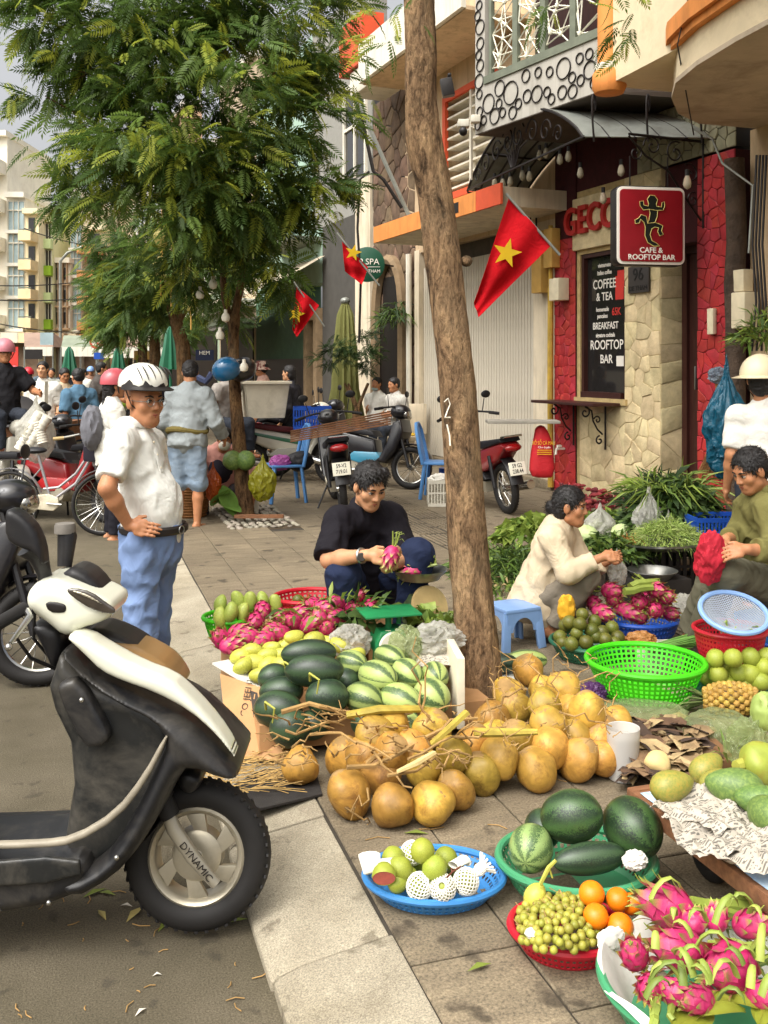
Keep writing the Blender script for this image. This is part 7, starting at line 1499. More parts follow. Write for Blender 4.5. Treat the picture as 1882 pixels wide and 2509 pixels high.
def mk(P,f,h=1.0,lean=0.0,eR=(.05,-.05,-.26),wR=(.02,.1,-.22),eL=(.05,-.05,-.26),wL=(.02,.1,-.22),kR=(.02,.03,-.41),aR=(0,-.03,-.40),kL=(.02,.03,-.41),aL=(0,-.03,-.40),hf=None,nod=0.0,side=0.0):
 """joints from a pelvis point, a facing direction and limb offsets (outward, forward, up)"""
 f=Vector(f);f.z=0;f.normalize();r=f.cross(UP);P=Vector(P);u=(UP*math.cos(lean)+f*math.sin(lean)+r*side).normalized();tf=(f-u*f.dot(u)).normalized()
 J={'P':P,'N':P+u*.50*h}
 for s,e,sg in(('R',eR,1),('L',eL,-1)):
  J['s'+s]=J['N']-u*.055*h+r*sg*.165*h;J['e'+s]=J['s'+s]+(r*sg*e[0]+tf*e[1]+UP*e[2])*h;w=wR if s=='R' else wL;J['w'+s]=J['e'+s]+(r*sg*w[0]+tf*w[1]+UP*w[2])*h
  kn=kR if s=='R' else kL;an=aR if s=='R' else aL;J['h'+s]=P+r*sg*.085*h-UP*.03;J['k'+s]=J['h'+s]+(r*sg*kn[0]+f*kn[1]+UP*kn[2])*h;J['a'+s]=J['k'+s]+(r*sg*an[0]+f*an[1]+UP*an[2])*h;J['t'+s]=J['a'+s]+f*.13+r*sg*.03-UP*.04
 hd=Vector(hf)if hf is not None else f;hd=hd.normalized()-UP*nod;J['hf']=hd;J['hu']=UP*1.0+u*.6;J['C']=J['N']+(u*.6+UP*.4)*.195*h+hd*.03;J['base']=Vector((P.x,P.y,min(J['aR'].z,J['aL'].z)-.07));return J
def helmet(root,C,hf,hu,mat,r=.135,brim=0.0,low=-.03,name='helmet',squash=1.0,smat=None):
 hf=Vector(hf).normalized();hu=Vector(hu);hu=(hu-hf*hu.dot(hf)).normalized();rt=hf.cross(hu);R=Matrix((rt,hf,hu)).transposed();q=MB();n=28
 prof=[(0.0,1.0)]+[(math.sin(a),math.cos(a))for a in[math.pi/2*i/8 for i in range(1,9)]]+[(.99,-.18),(.95,-.2),(.93,-.1),(.9,.2),(0,.85)]
 vs=[(x*r,z*r*squash)for x,z in prof];q.lathe(vs,C+hu*(.035+low*0),n,R,sx=.88,sy=1.05);o=q.build(name,mat,root)
 if brim:
  q=MB();rows=[]
  for j in range(4):rows.append([C+hu*(.028-.005*j)+(rt*math.sin(a)*.88+hf*math.cos(a)*1.05)*(r*.98+brim*j/3*math.cos(a*.8))for a in[-1.15+2.3*i/14 for i in range(15)]])
  q.grid(rows);q.build('peak',smat or mat,o,solid=.004)
 q=MB()
 for e in(-1,1):q.tube([C+rt*e*r*.85+hu*.02,C+rt*e*.075-hu*.06+hf*.02,C-hu*.118+hf*.045+rt*e*.01],.008,6,flat=.4)
 q.build('chin_strap',m_black,o);return o
# ---- 1 standing man with cycle helmet
d=4.5;f1=(CR*.9-CF*.43);r1=f1.cross(UP)
J=dict(base=G(360,1745,-.1)if False else Vector((K(362,1400,d).x,K(362,1400,d).y,-.1)),P=K(368,1318,d),N=K(330,1060,d-.02),C=K(352,982,d-.03),hf=CR*.78-CF*.62-UP*.06,hu=UP)
J.update(sR=K(297,1082,d-.16),sL=K(368,1082,d+.14),eR=K(262,1196,d-.28),wR=K(316,1288,d-.20),eL=K(395,1195,d+.28),wL=K(420,1290,d+.16),hR=K(345,1345,d-.10),hL=K(388,1345,d+.10),kR=K(345,1540,d-.12),kL=K(378,1535,d+.1))
for s_,x_,dd in(('R',345,-.14),('L',384,.1)):
 a=K(x_,1540,d+dd);a.z=-.03;J['a'+s_]=a;J['t'+s_]=a+f1*.14-UP*.03
pz=person('standing man in white polo, blue trousers and cycle helmet, hand on hip',J,dict(shirt=cloth('white_polo','#d9d8d0'),pants=cloth('blue_trousers','#6c80a4'),belly=.035,tuck=True,loose=.012,s=.86,collar=True,handR=(CR*.95-CF*.1-UP*.15,-CF+UP*.3,.25),hair=None,pw=.016,pfold=.010,fold=.006,shoe=True,sleeve=.8),.0085,.0036)
q=MB();bc=J['P']+UP*.05+f1*.02;q.tube([bc+(r1*.149*math.cos(a)+f1*.149*math.sin(a))for a in[6.283*i/30 for i in range(31)]],.010,6,flat=2.0,cap=False,up=UP);q.build('belt',m_black,pz);q=MB();q.ring(bc+f1*.158,.018,.003,f1,14,5);q.build('buckle',m_steel,pz)
ff=J['N'].lerp(J['P'],0);q=MB();q.tube([J['N']+f1*.085-UP*.02,J['N'].lerp(J['P'],.18)+f1*.108,J['N'].lerp(J['P'],.36)+f1*.122],[.012,.013,.013],6,flat=.3,up=f1);pk=q.build('placket',MATS['cloth_white_polo'],pz)
for t_ in(.08,.2,.32):q=MB();q.ell(J['N'].lerp(J['P'],t_)+f1*(.098+.075*t_),(.004,)*3,None,8,6);q.build('button',m_cbox,pk)
hC,hF,hU=J['C'],Vector(J['hf']).normalized(),UP;m_hw=M('helmet_white','#dcd9cc',.25,.05,5,coat=.4);hm=helmet(pz,hC+hU*.045-hF*.008,hF,UP+hF*-.16,m_hw,.118,.04,smat=m_black,squash=.8)
rt=hF.cross(UP)
hb2=hC+UP*.080-hF*.008
q=MB();rows=[]
for z_ in(0,1):rows.append([hC+UP*(.052+z_*(.032+.016*math.sin(k_*1.9)))-hF*.008+(hF*math.cos(a)*1.06+rt*math.sin(a)*.885)*(.1205-.006*z_)for k_,a in enumerate([-1.7+3.4*i/16 for i in range(17)])])
q.grid(rows);q.build('band',m_black,hm,solid=.003)
for i,a in enumerate((-.95,-.55,-.18,.18,.55,.95)):
 q=MB();q.tube([hb2+hF*(.1255*math.cos(t))*(1-.12*abs(a))+rt*(math.sin(a)*.104*(.35+.65*math.cos(t-.5)))+UP*(.099*math.sin(t))*(1-.13*a*a)for t in[.22+.17*k for k in range(6)]],[.002,.008,.010,.010,.008,.002],6,flat=.3);q.build('vent',m_black,hm)
q=MB()
for e in(-1,1):q.ring(hC+hF*.096+rt*e*.034+UP*.002,.019,.0016,hF,16,4);q.tube([hC+hF*.094+rt*e*.053+UP*.004,hC+hF*.0+rt*e*.082+UP*.004],.0016,4)
q.tube([hC+hF*.1-rt*.015+UP*.004,hC+hF*.1+rt*.015+UP*.004],.0016,4);q.build('glasses',m_steel,pz)
# ---- 2 squatting man in black
d=5.1;fB=(-CF*.8+CR*.42)
J=dict(base=K(890,1560,5.2)*1.0,P=K(893,1448,5.38),N=K(893,1255,5.16),C=K(906,1190,5.03),hf=-CF*.74+CR*.42-UP*.42,hu=UP)
J['base'].z=0;J.update(sR=K(828,1278,5.02),sL=K(958,1268,5.24),eR=K(806,1372,4.86),wR=K(898,1360,4.70),eL=K(992,1365,5.06),wL=K(946,1392,4.78),hR=K(862,1455,5.3),hL=K(930,1450,5.42),kR=K(842,1404,4.84),kL=K(1022,1362,4.98))
for s_,x_,dd in(('R',846,4.95),('L',985,5.05)):
 a=K(x_,1500,dd);a.z=.07;J['a'+s_]=a;J['t'+s_]=a-CF*.13-UP*.03
pz=person('squatting man in black T-shirt holding a dragon fruit',J,dict(shirt=cloth('black_tee','#17141a'),pants=cloth('navy_trousers','#1e2740'),skin=SK2,loose=.02,sleeve=.95,hem=.06,hair='tuft',pw=.022,pfold=.006,fold=.006,handR=(CR*.92-CF*.1-UP*.12,-CF*.6+UP*.5,.5),handL=(CR*.5-CF*.5+UP*.45,CR*.8-UP*.4,.6)),.009,.0036)
q=MB();wv_=J['wR'].lerp(J['eR'],.12);ad=(J['wR']-J['eR']).normalized();q.ring(wv_,.033,.007,ad,20,6);q.build('watch_strap',m_steel,pz);q=MB();q.lathe([(0,.008),(.018,.008),(.021,.004),(.021,-.006),(0,-.006)],wv_-CF*.034,18,frame(CR,-CF));q.build('watch_face',MATS['dark_plate'],pz)
put(DRAGONS[1],'dragon_fruit',K(958,1362,4.66),.052,'dragon fruit held in the hands of the man in black','dragon fruit',None,-UP-CR*.3)
# ---- 3 squatting old woman
fW=(CR*.93-CF*.36);d=5.85
J=dict(base=G(1345,1530),P=K(1326,1458,5.9),N=K(1364,1292,5.82),C=K(1398,1240,5.78),hf=CR*.9-CF*.38-UP*.12,hu=UP)
J.update(sR=K(1352,1318,5.66),sL=K(1388,1312,5.97),eR=K(1392,1405,5.56),wR=K(1474,1366,5.58),eL=K(1440,1395,5.9),wL=K(1490,1375,5.8),hR=K(1322,1470,5.80),hL=K(1330,1468,6.0),kR=K(1436,1412,5.66),kL=K(1450,1415,5.92))
for s_,x_,dd in(('R',1352,5.72),('L',1385,5.98)):
 a=K(x_,1500,dd);a.z=.075;J['a'+s_]=a;J['t'+s_]=a+fW*.14-UP*.04
pz=person('squatting old woman in cream blouse reaching out a hand',J,dict(shirt=cloth('cream_blouse','#cbb99c'),pants=cloth('taupe_trousers','#7d7466'),skin=SK1,loose=.026,sleeve=1.78,hem=.12,flare=.05,hair='bun',s=.86,hs=.94,pw=.02,pfold=.006,fold=.006,handR=(CR*.95+UP*.1,UP*.7-CF*.6,.7),skirt=[cap_(K(1340,1430,5.85),K(1318,1488,5.88),.14,.155,.08,flat='b')]),.0095,.004)
# ---- 4 seated man in olive shirt
fO=(-CR*.88-CF*.42)
J=dict(base=G(1880,1640),P=K(1895,1430,5.40),N=K(1872,1222,5.28),C=K(1838,1152,5.23),hf=-CR*.8-CF*.3-UP*.42,hu=UP)
J.update(sL=K(1886,1250,5.10),sR=K(1835,1250,5.44),eL=K(1905,1352,5.00),wL=K(1832,1346,4.92),eR=K(1810,1312,5.42),wR=K(1778,1322,5.16),hL=K(1900,1440,5.28),hR=K(1870,1440,5.50),kL=K(1778,1402,5.04),kR=K(1755,1400,5.42))
for s_,x_,dd in(('L',1712,5.4),('R',1690,5.6)):
 a=K(x_,1520,dd);a.z=.075;J['a'+s_]=a;J['t'+s_]=a+fO*.14-UP*.04
pz=person('seated man in olive shirt looking down at his hands',J,dict(shirt=cloth('olive_shirt','#6d683c'),pants=cloth('grey_green_trousers','#5d5a4a'),skin=SK1,loose=.024,sleeve=1.72,hem=.06,collar=True,pw=.024,pfold=.006,fold=.006,handL=(-CR*.9-CF*.1-UP*.12,-CF*.7+UP*.7,.5),handR=(-CR*.6-CF*.5-UP*.35,UP*.7+CR*.2,.6)),.009,.0036)
bag('red_cloth','red cloth bag held on the olive shirted man lap','bag',K(1742,1368,4.95),(.085,.05,.12),M('red_cloth','#a8182c',.8,.12,8),91,amp=.6,sub=5,f=1.0);stool('blue plastic stool under the seated olive shirted man',1885,1625,0,m_pblue,.27,.26,.2)
# ---- 5 person with cream helmet at the right edge
J=mk(K(1872,1180,6.6),CF+CR*.25,.98);J['C']=K(1862,930,6.6);pz=person('person in white T-shirt and cream helmet seen from behind',J,dict(shirt=cloth('white_tee','#d8d5cc'),pants=cloth('dark_jeans','#2c3038'),hair='long',loose=.02,sleeve=.85),.013,.007);helmet(pz,J['C']+UP*.0,-CR*.75-CF*.5,UP,M('helmet_cream','#d6c9a8',.35,.06,5,coat=.3),.14,.07)
# ---- middle distance
def stand(label,px,pyhip,d,f,L,z=None,hz=.86,ground=0.0,**kw):
 P=K(px,pyhip,d);P.z=ground+hz*kw.get('h',1.0);J=mk(P,f,**kw);return person(label,J,L,max(.013,d*.00125),max(.007,d*.00075)),J
m_dj=cloth('washed_denim','#7d8ea0',dirt='#b0bac0',dirt_amt=.4)
p6,J=stand('man in grey jacket and denim shorts seen from behind',459,1110,9.85,CF*.95+CR*.2,dict(shirt=cloth('grey_jacket','#8d9394'),pants=m_dj,leg=.54,loose=.035,sleeve=1.9,hem=.06,flare=.02,pw=.03,fold=.006,hair='short'),lean=.12,nod=.35,eR=(.12,.0,-.26),wR=(.0,.2,-.14),eL=(.10,-.02,-.27),wL=(.0,.2,-.12),hf=CF-CR*.2)
q=MB();pc_=J['P']+UP*.1;q.tube([pc_+Vector((.19*math.cos(a),.15*math.sin(a),.02*math.sin(a*2)))for a in[6.283*i/24 for i in range(25)]],.03,8,cap=False);q.build('tied_cloth',cloth('olive_scarf','#6b5f34'),p6)
P7=K(545,1195,10.9);J=mk(P7,-CF+CR*.1,.95,lean=.35,eR=(.2,.12,-.2),wR=(.05,.2,-.12),eL=(.18,.12,-.2),wL=(.02,.18,-.16),kR=(.12,.3,.02),aR=(0,.02,-.42),kL=(.12,.3,.02),aL=(0,.02,-.42),nod=.25);J['C']=K(551,1075,10.5)
p7=person('crouching masked woman in pink sleeves behind the slim tree',J,dict(shirt=cloth('pink_blouse','#b88478'),pants=cloth('dark_pants','#2a2628'),sleeve=1.85,hair='long',loose=.025),.014,.0075);q=MB();q.ell(J['C']+Vector(J['hf']).normalized()*.055-UP*.055,(.065,.055,.055),None,14,10);q.build('face_mask',m_white,p7);vest=MB();vest.ell(J['N'].lerp(J['P'],.45)-CF*.06,(.14,.12,.2),None,14,10);vest.build('apron',cloth('dark_vest','#24212a'),p7)
for x_,lab in((570,'round green pomelo on the crouching woman lap left of the trunk'),(602,'round green pomelo right of the slim trunk')):put(LIME,'pomelo',K(x_,1128,10.3),.105,lab,'pomelo').data=(lambda m_:(m_.materials.clear(),m_.materials.append(m_papaya),m_)[2])(LIME.copy())
bag('plastic_bag','olive plastic bag hanging from the crouching woman hand','plastic bag',K(644,1178,10.2),(.14,.1,.2),m_bagy,92,amp=.35,neck=.3);bag('plastic_bag','orange plastic bag beside the denim shorts','plastic bag',K(522,1185,10.1),(.08,.07,.18),bag_mat('rust_bag','#b8561c',.9),93,amp=.35,neck=.2)
p8,J=stand('woman in white T-shirt with pink helmet and grey backpack',274,1120,9.7,CR*.75+CF*.4,dict(shirt=MATS['cloth_white_tee'],pants=cloth('black_pants','#1c1b22'),hair='tail',s=.94,loose=.03,sleeve=.8),ground=-.1,h=.97,eR=(.06,.05,-.25),wR=(-.05,.2,.02));helmet(p8,J['C']+UP*.005,J['hf'],UP,M('helmet_pink','#b8545c',.35,.08,5,coat=.3),.138);bm_=bag('backpack',None,None,(0,0,0),(.11,.16,.22),cloth('grey_pack','#6a6a70'),94,amp=.2,sub=4);bm_.parent=p8;bm_.location=ROOTM[p8.name].inverted()@(J['N'].lerp(J['P'],.45)-Vector(J['hf'])*.19)
stand('young man in blue T-shirt with a sling strap at the cart',193,1052,13.4,-CR*.6+CF*.7,dict(shirt=cloth('blue_tee','#4f6f86'),pants=cloth('jeans','#2f4460'),hair='short',loose=.03,sleeve=.9),ground=-.1,wR=(-.05,.24,.02),wL=(-.05,.24,.02),nod=.25)
stand('young man in white V neck shirt standing behind the food cart',106,1048,14.2,-CF+CR*.05,dict(shirt=cloth('white_v_tee','#dcd8ce'),pants=MATS['cloth_black_pants'],skin=SK2,hair='short',loose=.03,sleeve=.9),ground=-.1,h=1.06,wR=(.02,.2,-.1),wL=(.02,.2,-.1))
stand('masked woman in beige top behind the food cart',157,1048,15.5,-CF*.7+CR*.5,dict(shirt=cloth('beige_top','#b5a084'),pants=MATS['cloth_black_pants'],hair='long',loose=.03,sleeve=1.6),ground=-.1,nod=.3)
def sit(label,px,py,d,f,L,**kw):
 P=K(px,py,d);J=mk(P,f,kR=(.05,.4,.0),aR=(0,.02,-.40),kL=(.05,.4,.0),aL=(0,.02,-.40),**kw);p_=person(label,J,L,max(.014,d*.0013),max(.008,d*.0008));return p_,J
p_,J=sit('motorbike rider in black T-shirt and pink helmet at the left edge',10,1010,11.5,CR*.5-CF*.75,dict(shirt=cloth('black_print_tee','#1e1d20'),pants=MATS['cloth_dark_jeans'],loose=.03,sleeve=.8),eR=(.15,.1,-.2),wR=(.0,.25,-.02),eL=(.15,.1,-.2),wL=(.0,.25,-.02));helmet(p_,J['C']+UP*.005,J['hf'],UP,M('helmet_rose','#b8737c',.35,.08,5),.138)
sit('rider in dark grey T-shirt on a motorbike in the crowd',228,1000,17,CR*.85+CF*.3,dict(shirt=cloth('charcoal_tee','#4a4440'),pants=MATS['cloth_dark_jeans'],loose=.03),lean=.2,eR=(.1,.15,-.2),wR=(.0,.22,-.02),eL=(.1,.15,-.2),wL=(.0,.22,-.02))
sit('old grey haired man sitting behind the grey jacket',538,1030,13.2,CR*.8-CF*.5,dict(shirt=cloth('striped_grey','#9a938c'),pants=MATS['cloth_dark_jeans'],hairm=m_hairg,skin=SK3,loose=.03),lean=.3,nod=.1)
p_,J=stand('woman in checked bucket hat and striped jacket behind the white tub',645,1060,15.6,-CR*.8+CF*.1,dict(shirt=cloth('pink_track','#c9a294'),pants=MATS['cloth_black_pants'],hair='short',loose=.03,sleeve=1.9));q=MB();hc_=J['C']+UP*.05;q.lathe([(0,.075),(.07,.07),(.095,.03),(.1,-.02),(.15,-.065),(.145,-.07),(.095,-.03)],hc_,20);q.build('bucket_hat',M('checked_hat','#7a4440',.85,.4,22,col2='#c9b0a0',lo=.48,hi=.52),p_)
sit('woman with tied dark hair and black jacket beside the white tub',712,1030,14.4,-CR*.85+CF*.3,dict(shirt=cloth('black_jacket','#2c2b30'),pants=MATS['cloth_black_pants'],skin=SK2,hair='tail',loose=.03,sleeve=1.9,s=.95))
p_,J=sit('man with lowered face mask sitting by the stone wall',925,1040,16.8,-CF*.8-CR*.5,dict(shirt=MATS['cloth_white_tee'],pants=MATS['cloth_dark_jeans'],loose=.03),wR=(-.1,.2,.08));q=MB();q.ell(J['C']+Vector(J['hf']).normalized()*.05-UP*.085,(.06,.05,.035),None,12,8);q.build('lowered_mask',MATS['pale_glass'],p_)
sit('man in striped long sleeved shirt sitting above the bananas',978,1048,15.6,-CR*.75-CF*.5,dict(shirt=M('striped_shirt','#b5b1a8',.85,.25,60,stretch=(1,1,.05)),pants=MATS['cloth_dark_jeans'],loose=.03,sleeve=1.9,collar=True),lean=.12,wR=(-.12,.22,.05),wL=(-.12,.22,.05),nod=.15)
far_look=[('#c9b58a',70,22,1),('#8f9088',128,24,0),('#3c3f4a',158,26,1),('#d0ccc0',205,25,0),('#7a3c40',252,27,0),('#5a6a78',286,26,1),('#2f3036',300,20,1),('#b09a90',330,27,0),('#4a4440',36,24,0),('#a34a50',372,25,0),('#c9c2b0',175,30,1),('#54606a',100,31,0),('#8a6a58',222,32,0),('#3a3a44',395,28,1)]
nm=['tan','grey','slate','white','maroon','steel blue','black','mauve','brown','crimson','ivory','blue grey','umber','navy']
for i,(c_,x_,d_,back)in enumerate(far_look):
 P=K(x_,HY,d_);P.z=-.1+.84;J=mk(P,CF*(1 if back else-1)+CR*RND.uniform(-.8,.8),RND.uniform(.93,1.0));p_=person('person in '+nm[i]+' shirt far off in the street crowd',J,dict(shirt=cloth('crowd%d'%i,c_),pants=MATS['cloth_dark_jeans'],loose=.03,sleeve=.8),.03,.018)
 if i%4==0:helmet(p_,J['C']+UP*.005,J['hf'],UP,[m_pred,m_hw,MATS['helmet_pink'],m_psky][i//4],.14)
# ================================================================ two-wheelers
m_rub=MATS['black_rubber'];m_chrome=M('chrome','#b8b6b0',.2,.1,8,metal=.95);m_alu=M('cast_alloy','#b3ab98',.4,.12,10,metal=.6);m_bplast=M('black_plastic','#1d1c1e',.42,.2,6,dirt='#4a4640',dirt_amt=.35);m_seat=M('black_vinyl','#17161a',.55,.1,12,.15,120);m_tail=M('red_lens','#8f0f14',.2,.1,8,coat=.5)
def paint(n,c):return M('paint_'+n,c,.3,.06,4,coat=.6,dirt='#5a5248',dirt_amt=.2)
def wheel_meshes(R,w,spokes=18,rimw=.02):
 a=MB();a.ring((0,0,0),R-w,w,(0,1,0),40,10)
 for i in range(44):
  t=6.283*i/44
  for e in(-1,1):a.box((math.cos(t)*(R-.0085),e*w*.45,math.sin(t)*(R-.0085)),(.006,w*.6,.009),Matrix.Rotation(-t,3,'Y')@Matrix.Rotation(e*.5,3,'X'))
 b=MB();b.ring((0,0,0),R-2*w+.004,rimw*.7,(0,1,0),36,8);b.lathe([(0,.05),(.032,.05),(.04,.02),(.04,-.02),(.032,-.05),(0,-.05)],(0,0,0),16,frame((1,0,0),(0,1,0)))
 for i in range(spokes):
  t=6.283*i/spokes;e=(-1)**i;b.tube([(.035*math.cos(t+.3*e),e*.03,.035*math.sin(t+.3*e)),((R-2*w)*math.cos(t),0,(R-2*w)*math.sin(t))],.003,4)
 t_=a.mesh('tyre',smooth=True);t_.materials.append(m_rub);r_=b.mesh('rim');r_.materials.append(m_chrome);return t_,r_
WM=wheel_meshes(.28,.042);WB=wheel_meshes(.32,.02,30,.014)
def add_wheel(root,x,z,wm=WM,name='wheel',steer=0.0):
 e=bpy.data.objects.new(name,None);COL.objects.link(e);e.parent=root;e.location=(x,0,z);e.rotation_euler=(0,0,steer);link('tyre',wm[0],None,e);link('rim',wm[1],None,e);return e
def slab(name,root,prof,th,mat,y=0.0,bev=.015):return outline_slab(name,[Vector((x,y,z))for x,z in prof],th,mat,root,(0,1,0),bev,local=True)
def plate_text(root,lines,pos,xdir,up,mat=None):
 q=MB();R=frame(xdir,up);q.box(pos,(.19,.004,.14),R);q.build('number_plate',M('plate_white','#d8d4c2',.4,.04,8),root,local=True,bevel=.002);n_=Vector(xdir).cross(Vector(up)).normalized()
 for i,t in enumerate(lines):
  o=text(t,None,M('plate_ink','#2c2826',.5,.1,8),(0,0,0),(1,0,0),(0,0,1),.042,ext=.0008,width=.78,bold=.0008);o.parent=root;x=Vector(xdir).normalized();y=Vector(up).normalized();o.matrix_basis=Matrix.Translation(Vector(pos)+n_*.0035+y*(.03-.06*i))@Matrix((x,y,n_)).transposed().to_4x4()@Matrix.Diagonal((.78,1,1,1))
def moto(label,pos,head,col,col2=None,plate=None,steer=.2,lean=.10,seatm=None,stripe=None):
 h=Vector(head);h.z=0;h.normalize();y=UP.cross(h);R=Matrix((h,y,UP)).transposed()@Matrix.Rotation(-lean,3,'X');root=thing('motorbike',label,'motorbike',pos,R);pc=col;p2=col2 or m_bplast
 add_wheel(root,.62,.28,steer=steer);add_wheel(root,-.60,.28)
 def P(name,mb,m,par=root):return mb.build(name,m,par,local=True)
 q=MB()
 for e in(-1,1):q.tube([(.62,.075*e,.28),(.50,.075*e,.62),(.40,.06*e,.92)],[.022,.022,.018],8)
 P('fork',q,m_bplast);q=MB();q.tube([(.62+.305*math.cos(a),0,.28+.305*math.sin(a))for a in[.35+.24*i for i in range(11)]],.062,8,flat=.25,up=(0,0,1));P('front_fender',q,pc)
 slab('leg_shield',root,[(.50,.90),(.38,.86),(.30,.58),(.20,.40),(.12,.34),(.30,.32),(.44,.50),(.54,.74)],.30,pc,bev=.04);q=MB();q.ell((.42,0,1.0),(.14,.13,.10),None,16,10);cow=P('handlebar_cowl',q,pc);q=MB();q.ell((.52,0,.97),(.05,.085,.06),None,14,8);P('headlight',q,m_chrome,cow)
 q=MB();q.tube([(.30,-.34,1.03),(.38,-.14,1.06),(.38,.14,1.06),(.30,.34,1.03)],.012,8);bar_=P('handlebar',q,m_bplast)
 for e in(-1,1):
  q=MB();q.tube([(.25,.39*e,1.01),(.31,.28*e,1.035)],.019,8);P('grip',q,m_rub,bar_);q=MB();q.tube([(.36,.22*e,1.05),(.36,.26*e,1.2)],.006,6);q.ell((.35,.28*e,1.25),(.012,.06,.045),None,12,8);P('mirror',q,m_bplast,bar_)
 slab('side_body',root,[(.14,.42),(.10,.62),(-.30,.70),(-.80,.80),(-.88,.76),(-.66,.60),(-.34,.46),(-.06,.38)],.22,pc,bev=.035);slab('lower_cover',root,[(.24,.34),(.14,.46),(-.2,.46),(-.34,.36),(-.1,.30)],.24,p2,bev=.02)
 if stripe:slab('stripe',root,[(.10,.50),(-.62,.66),(-.62,.70),(.08,.56)],.232,stripe,bev=.004)
 slab('seat',root,[(.12,.66),(.06,.74),(-.34,.79),(-.80,.85),(-.84,.81),(-.34,.70)],.25,seatm or m_seat,bev=.03);q=MB();q.lathe([(0,.13),(.07,.13),(.085,.09),(.085,-.09),(.07,-.13),(0,-.13)],(.06,0,.28),14,frame((1,0,0),(0,1,0)));q.box((-.12,0,.27),(.34,.2,.12));q.tube([(.06,0,.3),(.24,0,.34)],.06,10);P('engine',q,m_alu);q=MB();q.tube([(.1,-.10,.22),(-.1,-.14,.2),(-.4,-.17,.24),(-.86,-.18,.33)],[.02,.022,.045,.05],10);P('exhaust',q,m_chrome);q=MB()
 for e in(-1,1):q.tube([(-.58,.12*e,.30),(-.50,.12*e,.64)],.022,8)
 P('shock_absorber',q,m_bplast);q=MB();q.tube([(-.60+.32*math.cos(a),0,.30+.32*math.sin(a))for a in[1.2+.22*i for i in range(9)]],.075,8,flat=.25,up=(0,0,1));P('rear_fender',q,m_bplast)
 q=MB();q.ell((-.88,0,.745),(.05,.10,.045),None,14,8);P('tail_light',q,m_tail);q=MB();q.tube([(-.82,-.1,.86),(-.9,-.1,.87),(-.9,.1,.87),(-.82,.1,.86)],.012,6);P('grab_rail',q,m_chrome);q=MB();q.tube([(-.05,.12,.26),(-.14,.26,-.01+.25*lean)],.012,6);P('side_stand',q,m_bplast)
 if plate:plate_text(root,plate,Vector((-.945,0,.53)),(0,-1,0),(.25,0,.97))
 return root
def gp(px,d,z=0.0):p=K(px,HY,d);p.z=z;return p
m_redp=paint('red','#8e1a20');m_blackp=paint('black','#1b1a1e');m_whitep=paint('white','#cfcab8');m_silv=paint('silver','#9a968a');m_bluep=paint('blue','#3f8fae')
mv=moto('black motorbike with plate 59-V2 719.01 carrying wooden slats',gp(832,11.2),CF*.97-CR*.12,m_blackp,None,('59-V2','719.01'));moto('dark red motorbike with plate 59 G2 238.44 before the shutter',gp(1190,11.2),CF*.93-CR*.3,m_redp,None,('59 G2','238.44'));moto('cream and green step through motorbike carrying the white tub',gp(715,13.6),CR*.96+CF*.2,m_whitep,m_silv,stripe=paint('green','#2f6a48'),seatm=M('maroon_vinyl','#5a1c20',.5,.1,10));moto('black motorbike parked behind the wooden slats',gp(905,13.0),-CF*.4+CR*.7,m_blackp,m_bluep);moto('dark motorbike behind the blue chair',gp(770,14.6),CF*.5+CR*.75,m_blackp,m_silv)
moto('motorbike with silver headlight ridden at the left edge',gp(8,11.5,-.1),CR*.5-CF*.75,m_silv);moto('red motorbike standing behind the bicycle',gp(150,10.9,-.1),CR*.75-CF*.35,m_redp,paint('bright_red','#b82a2c'),steer=-.3);moto('lime motorbike in the crowd under the grey rider',gp(232,17,-.1),CR*.85+CF*.3,paint('lime','#8fb32e'));moto('dark parked motorbike behind the woman with pink helmet',gp(215,12.2,-.1),CF*.5-CR*.6,m_blackp);moto('black step through motorbike parked left of the white scooter',gp(-175,5.3,-.1),CR*.95-CF*.1,m_blackp,m_bplast,steer=.35)
for i,(x,d)in enumerate(((55,19),(250,21),(330,20),(120,23),(290,24),(20,21))):moto('parked motorbike in the far crowd, '+ORD[i]+' of the dense row',gp(x,d,-.1),CR*RND.uniform(-1,1)+CF*RND.uniform(-1,.3),(m_blackp,m_bluep,m_silv,m_redp,m_whitep,m_blackp)[i])
q=MB()
for i in range(6):a=K(712,1082-i*5,10.3+i*.09);b=K(958,1038-i*6,10.3+i*.09);sl=MB();sl.bar(a,b,.045,.016);o=top(sl,'wooden_slat',m_plank,'long brown wooden slat across the motorbike seat, '+ORD[i]+' of the bundle','slat','slats on the motorbike',bevel=.002)
rbg=thing('red_bag','red drawstring bag with yellow writing beside the red motorbike','bag',K(1328,1168,10.3));f_=10.3/FP
pillow('sack',[((x-CX)*f_,-(y-HY)*f_)for x,y in((1296,1166),(1300,1110),(1308,1072),(1312,1046),(1330,1040),(1344,1058),(1355,1090),(1360,1168),(1330,1172))],CR,UP,CF,Vector((0,0,EYE))+CF*10.3,.16,M('red_bag_cloth','#b01822',.7,.08,6,.4,12,.02),rbg,.1,.3,.009,1)
text('X\u1ed4 S\u1ed0 C\u00c0 MAU',rbg,m_star0 if False else M('bag_yellow','#d8a51c',.7,.05,6),K(1332,1086,10.208),CR,UP,.04,ext=.001,width=.62);text('Cha duy\u00ean',rbg,m_lt,K(1334,1096,10.206),CR,UP,.022,ext=.001)
for k in range(3):q=MB();q.bar(K(1316,1103+k*5,10.208),K(1352,1103+k*5,10.208),.002,.007);q.build('print_line',MATS['bag_yellow'],rbg)
q=MB();q.box(K(1280,1033,10.3),(.75,.3,.03),frame(CR,UP));top(q,'flat_board',M('grey_board','#8a857a',.8,.15,6),'flat board lying across the red motorbike','board',bevel=.004)
